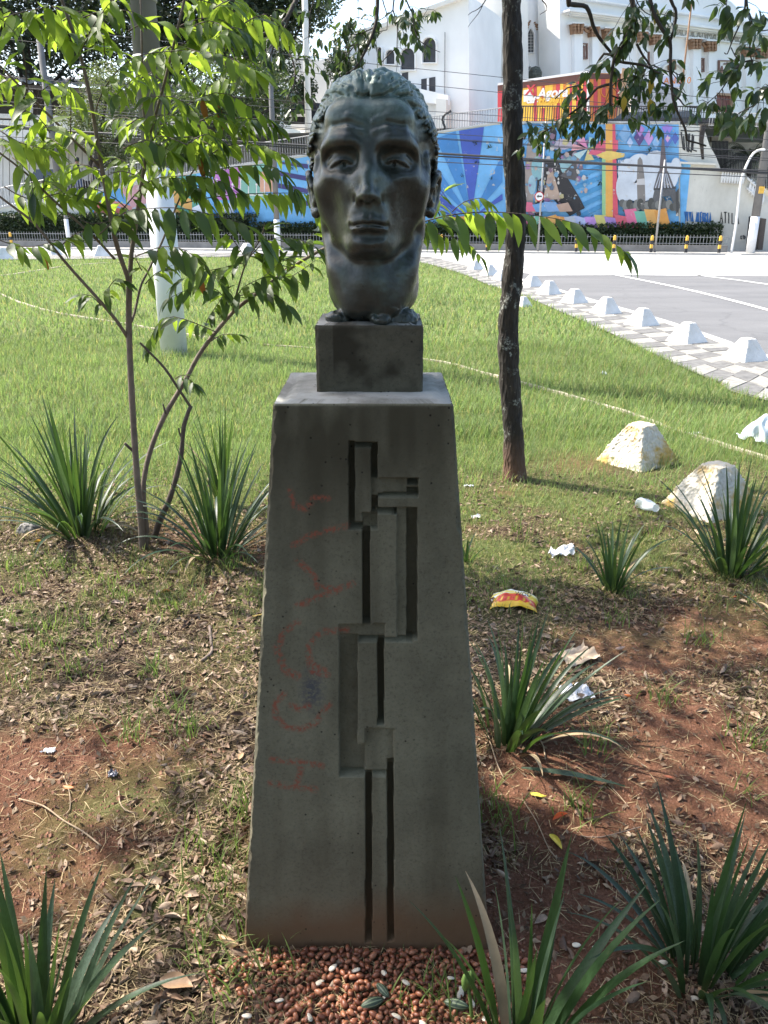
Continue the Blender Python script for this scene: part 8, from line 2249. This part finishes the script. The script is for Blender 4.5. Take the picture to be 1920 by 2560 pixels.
text('WOO', .026, (.0, -.028, .058), (1, -.05, -.05), (0, .8, .5), simple('black print', (.03, .03, .03), .4), wr, (0, 0, 0), 'lettering', .0005)
V_, F_, P_ = crumple(.13, .065, .05, 911, 18, .35); place('tissue', V_, F_, m_paper, 1403, 1380, .35, 'crumpled white tissue left of the small sword plant', 'tissue')
V_, F_, P_ = crumple(.10, .085, .030, 912, 16, .25); place('foil_scrap', V_, F_, simple('crumpled foil paper', (.62, .62, .64), .35, .15, 30, metal=.2), 1440, 1750, .2, 'crumpled white foil paper right of the sword plant below the wrapper', 'scrap')
V_, F_, P_ = crumple(.15, .10, .035, 913, 12, .15, .8); place('large_dry_leaf', V_, F_, simple('pale dry leaf', (.42, .33, .24), .7, .2, 18), 1440, 1655, .5, 'large pale tan dry leaf behind the tips of the sword plant', 'dead leaf')
V_, F_, P_ = crumple(.10, .045, .03, 914, 14, .2); place('paper_scrap', V_, F_, m_paper, 1738, 1087, .4, 'white scrap of paper lying on the lawn edging strip', 'paper')
V_, F_, P_ = crumple(.06, .018, .014, 915, 10, .1); place('paper_scrap', V_, F_, m_paper, 1172, 1215, .1, 'small rolled white paper beside the right shoulder of the pedestal', 'paper')
V_, F_, P_ = crumple(.05, .03, .02, 919, 8, .2); place('paper_scrap', V_, F_, m_paper, 1190, 1290, .1, 'tiny white paper scrap just right of the pedestal at mid height', 'paper')
V_, F_, P_ = crumple(.26, .22, .16, 916, 20, .35); V_[:, 2] = .15 * np.clip(1 - 4 * (P_ ** 2).sum(1), 0, 1) ** .5 + (fbm(P_, 917, 3, 4) - .5) * .09 + .03; place('plastic_bag', V_, F_, m_film, 1897, 1105, .3, 'clear bluish plastic bag puffed up on the lawn at the right edge', 'bag')
V_, F_, P_ = crumple(.06, .06, .05, 918, 10, .35); place('plastic_scrap', V_, F_, m_film, 1510, 937, .3, 'faint clear plastic scrap in the long grass beyond the pyramid block', 'scrap')
V_, F_, P_ = crumple(.028, .022, .02, 920, 10, .35); place('foil_ball', V_, F_, simple('dark foil', (.12, .12, .14), .3, .5, 60, metal=.5), 284, 1948, .3, 'small dark crumpled foil in the leaf litter at the left', 'foil')
V_, F_, P_ = crumple(.035, .02, .012, 921, 12, .4); place('ash_scrap', V_, F_, m_paper, 122, 1888, .0, 'flaky white scrap in the leaf litter at the far left', 'scrap')
# crushed plastic cup
g_ = gnd(1618, 1278); cp = empty('plastic_cup', (g_[0], g_[1], .035), 0, 'crushed clear plastic cup lying on the turf below the farther pyramid block', 'cup'); mb = MB(); V_ = []; F_ = []
for i in range(9):
    for k in range(20):
        a = 2 * math.pi * k / 20; r_ = (.030 + .008 * i / 8) * (1 + .22 * math.sin(a * 2 + i * .8)) ; V_.append((i * .014 - .055, math.cos(a) * r_, math.sin(a) * r_ * .75))
F_ = [(i * 20 + k, i * 20 + (k + 1) % 20, (i + 1) * 20 + (k + 1) % 20, (i + 1) * 20 + k) for i in range(8) for k in range(20)]
o = MB().add(V_, F_).build('cup_wall', m_film, cp, True); MB().lathe([(.001, 0), (.030, .001)], seg=20); cp.rotation_euler = (0, 0, R(125))
mb = MB(); mb.add([(-.055, math.cos(2 * math.pi * k / 20) * .029, math.sin(2 * math.pi * k / 20) * .022) for k in range(20)], [tuple(range(20))]); mb.build('cup_bottom', m_film, cp)
mb = MB(); mb.tube([(.057, math.cos(2 * math.pi * k / 20) * .038, math.sin(2 * math.pi * k / 20) * .029) for k in range(21)], .002, 5); mb.build('cup_rim', m_film, cp)
# coloured leaves
def fallen(px, py, colr, L_, rz, label, curl=1.0, seed=0):
    V0, F0 = dead_leaf_mesh(400 + seed, L_ / .055)
    V0 = np.array(V0); V0[:, 2] = V0[:, 2] * (.35 + .65 * curl)
    mt = simple('fallen leaf', colr, .5, .22, 30, bmp=.3)
    g_ = gnd(px, py); o = link('fallen_leaf', mesh_np('fallen_leaf', V0, np.array(F0), [mt])); o.location = (g_[0], g_[1], float(ground_h(g_[:1], g_[1:2])[0]) + .006); o.rotation_euler = (rnd.uniform(-.2, .2), 0, rz); tag(o, label, 'fallen leaf')
YL, OR, TN, RD = (.58, .48, .06), (.55, .14, .03), (.42, .27, .14), (.34, .10, .04)
for i, a_ in enumerate(((1344, 2000, YL, .075, -.3, 'yellow fallen leaf on the red soil, the upper of two'), (1389, 2112, (.68, .58, .10), .075, -1.2, 'bright yellow fallen leaf on the red soil, the lower of two'), (1399, 2052, OR, .06, .5, 'orange-red curled leaf between the two yellow leaves'),
                        (1567, 1753, OR, .045, -.3, 'small orange leaf in the litter right of the foil paper'), (1667, 1960, RD, .05, -.2, 'rust-red leaf on the soil above the lower right sword plant'), (1764, 2496, TN, .075, -1.0, 'tan fallen leaf under the lower right sword plant'),
                        (644, 1542, (.60, .40, .10), .06, .5, 'yellow-orange leaf touching the left side of the pedestal'), (98, 1362, (.60, .38, .05), .065, .0, 'yellow-orange leaf in the grass at the left edge'), (415, 1483, (.45, .25, .07), .06, .4, 'orange-brown leaf below the sapling'),
                        (174, 1982, (.50, .17, .05), .04, -.2, 'small orange leaf in the litter lower left'), (604, 1905, TN, .06, 1.3, 'tan pointed leaf just left of the pedestal at low height'), (574, 2366, TN, .10, -.5, 'long tan curled leaf at the left foot of the pedestal'),
                        (445, 2478, (.36, .22, .12), .12, -.35, 'long tan leaf beside the lower left sword plant'), (290, 1513, (.30, .22, .18), .08, .2, 'pale grey-brown fallen leaf below the left sword plant'), (480, 1385, (.30, .22, .16), .07, .7, 'pale brown leaf under the sword plant beside the pedestal'),
                        (1550, 1632, (.26, .18, .14), .06, .2, 'brown curled leaf beside the large tan leaf'), (355, 1400, (.50, .20, .05), .05, 1.2, 'orange leaf at the foot of the sapling'), (1835, 1500, (.45, .13, .04), .035, .1, 'tiny orange leaf at the right edge'))):
    fallen(*a_, curl=.5 if i < 2 else 1.0, seed=i)
# sticks, roots and a fallen sword leaf
def stick(pts, r_, label, mt=None, cat='twig', nm='fallen_twig'):
    P_ = []
    for px, py in pts: g_ = gnd(px, py); P_.append(Vector((g_[0], g_[1], float(ground_h(g_[:1], g_[1:2])[0]) + r_ + rnd.uniform(0, .006))))
    o = MB().tube(smooth_path(P_, .02), r_, 6).build(nm, mt or m_root, None, True); return tag(o, label, cat)
m_root = simple('dry root', (.34, .25, .16), .85, .25, 30); m_stk = simple('grey stick', (.20, .15, .12), .9, .25, 40)
stick([(524, 1565), (527, 1600), (530, 1632), (518, 1652), (505, 1662)], .006, 'knobbly grey stick in the litter left of the pedestal', m_stk)
stick([(50, 2010), (110, 2030), (160, 2060), (210, 2090), (255, 2130)], .0022, 'thin pale root trailing over the bare red soil at the left'); stick([(298, 1985), (300, 2010), (315, 2035), (340, 2042)], .0020, 'short curved rootlet in the litter left')
stick([(160, 2050), (176, 2030), (175, 1990), (160, 1950)], .0016, 'thin branching rootlet left of the bare patch'); stick([(530, 1705), (570, 1740), (600, 1768)], .002, 'straight dry stalk left of the pedestal')
stick([(1220, 1850), (1232, 1890), (1245, 1930), (1258, 1955)], .0022, 'dangling pale root under the middle sword plant, left one'); stick([(1345, 1850), (1358, 1880), (1362, 1910)], .0022, 'pale root under the middle sword plant, right one')
stick([(1306, 2010), (1340, 2060), (1372, 2130), (1392, 2150)], .0016, 'long thin stalk crossing the soil beside the yellow leaves'); stick([(1450, 2095), (1500, 2100), (1600, 2080)], .0014, 'thin dark stalk on the soil right of the yellow leaves', m_stk)
stick([(1500, 1950), (1540, 1990), (1570, 2030)], .0014, 'fine stalk in the middle of the red soil'); stick([(1420, 1480), (1500, 1510), (1560, 1530), (1640, 1545)], .0015, 'long fine stalk under the small sword plant')
V_ = []; g0 = gnd(1302, 1935); g1 = gnd(1560, 1982)
for i in range(13):
    s_ = i / 12; c_ = g0 + (g1 - g0) * s_; c_[2] = .02 + .01 * math.sin(3 * s_); w_ = .011 * math.sin(math.pi * (.08 + .9 * s_)) + .001; dirn = (g1 - g0)[:2] / np.linalg.norm((g1 - g0)[:2]); n_ = np.array((-dirn[1], dirn[0], 0))
    V_ += [c_ - n_ * w_ + (0, 0, .004), c_, c_ + n_ * w_ + (0, 0, .004)]
tag(MB().add(V_, [(i * 3 + j, i * 3 + j + 1, (i + 1) * 3 + j + 1, (i + 1) * 3 + j) for i in range(12) for j in (0, 1)]).build('fallen_sword_leaf', m_sword[2], None, True), 'long fallen sword leaf lying flat on the red soil', 'leaf')
# grey stone at the left
rs = np.random.RandomState(5); mbx = tapered('stone', 0, 0, -.03, .035, lambda v: (.06 - .03 * v ** 2, .05 - .03 * v ** 2), 16, 16, 12, .02, None, None, [simple('grey stone', (.20, .19, .18), .9, .25, 14, bmp=.6)], 5)
o = link('stone', mbx); g_ = gnd(70, 1325); o.location = tuple(g_); tag(o, 'half-buried grey stone beside the left sword plant', 'stone')
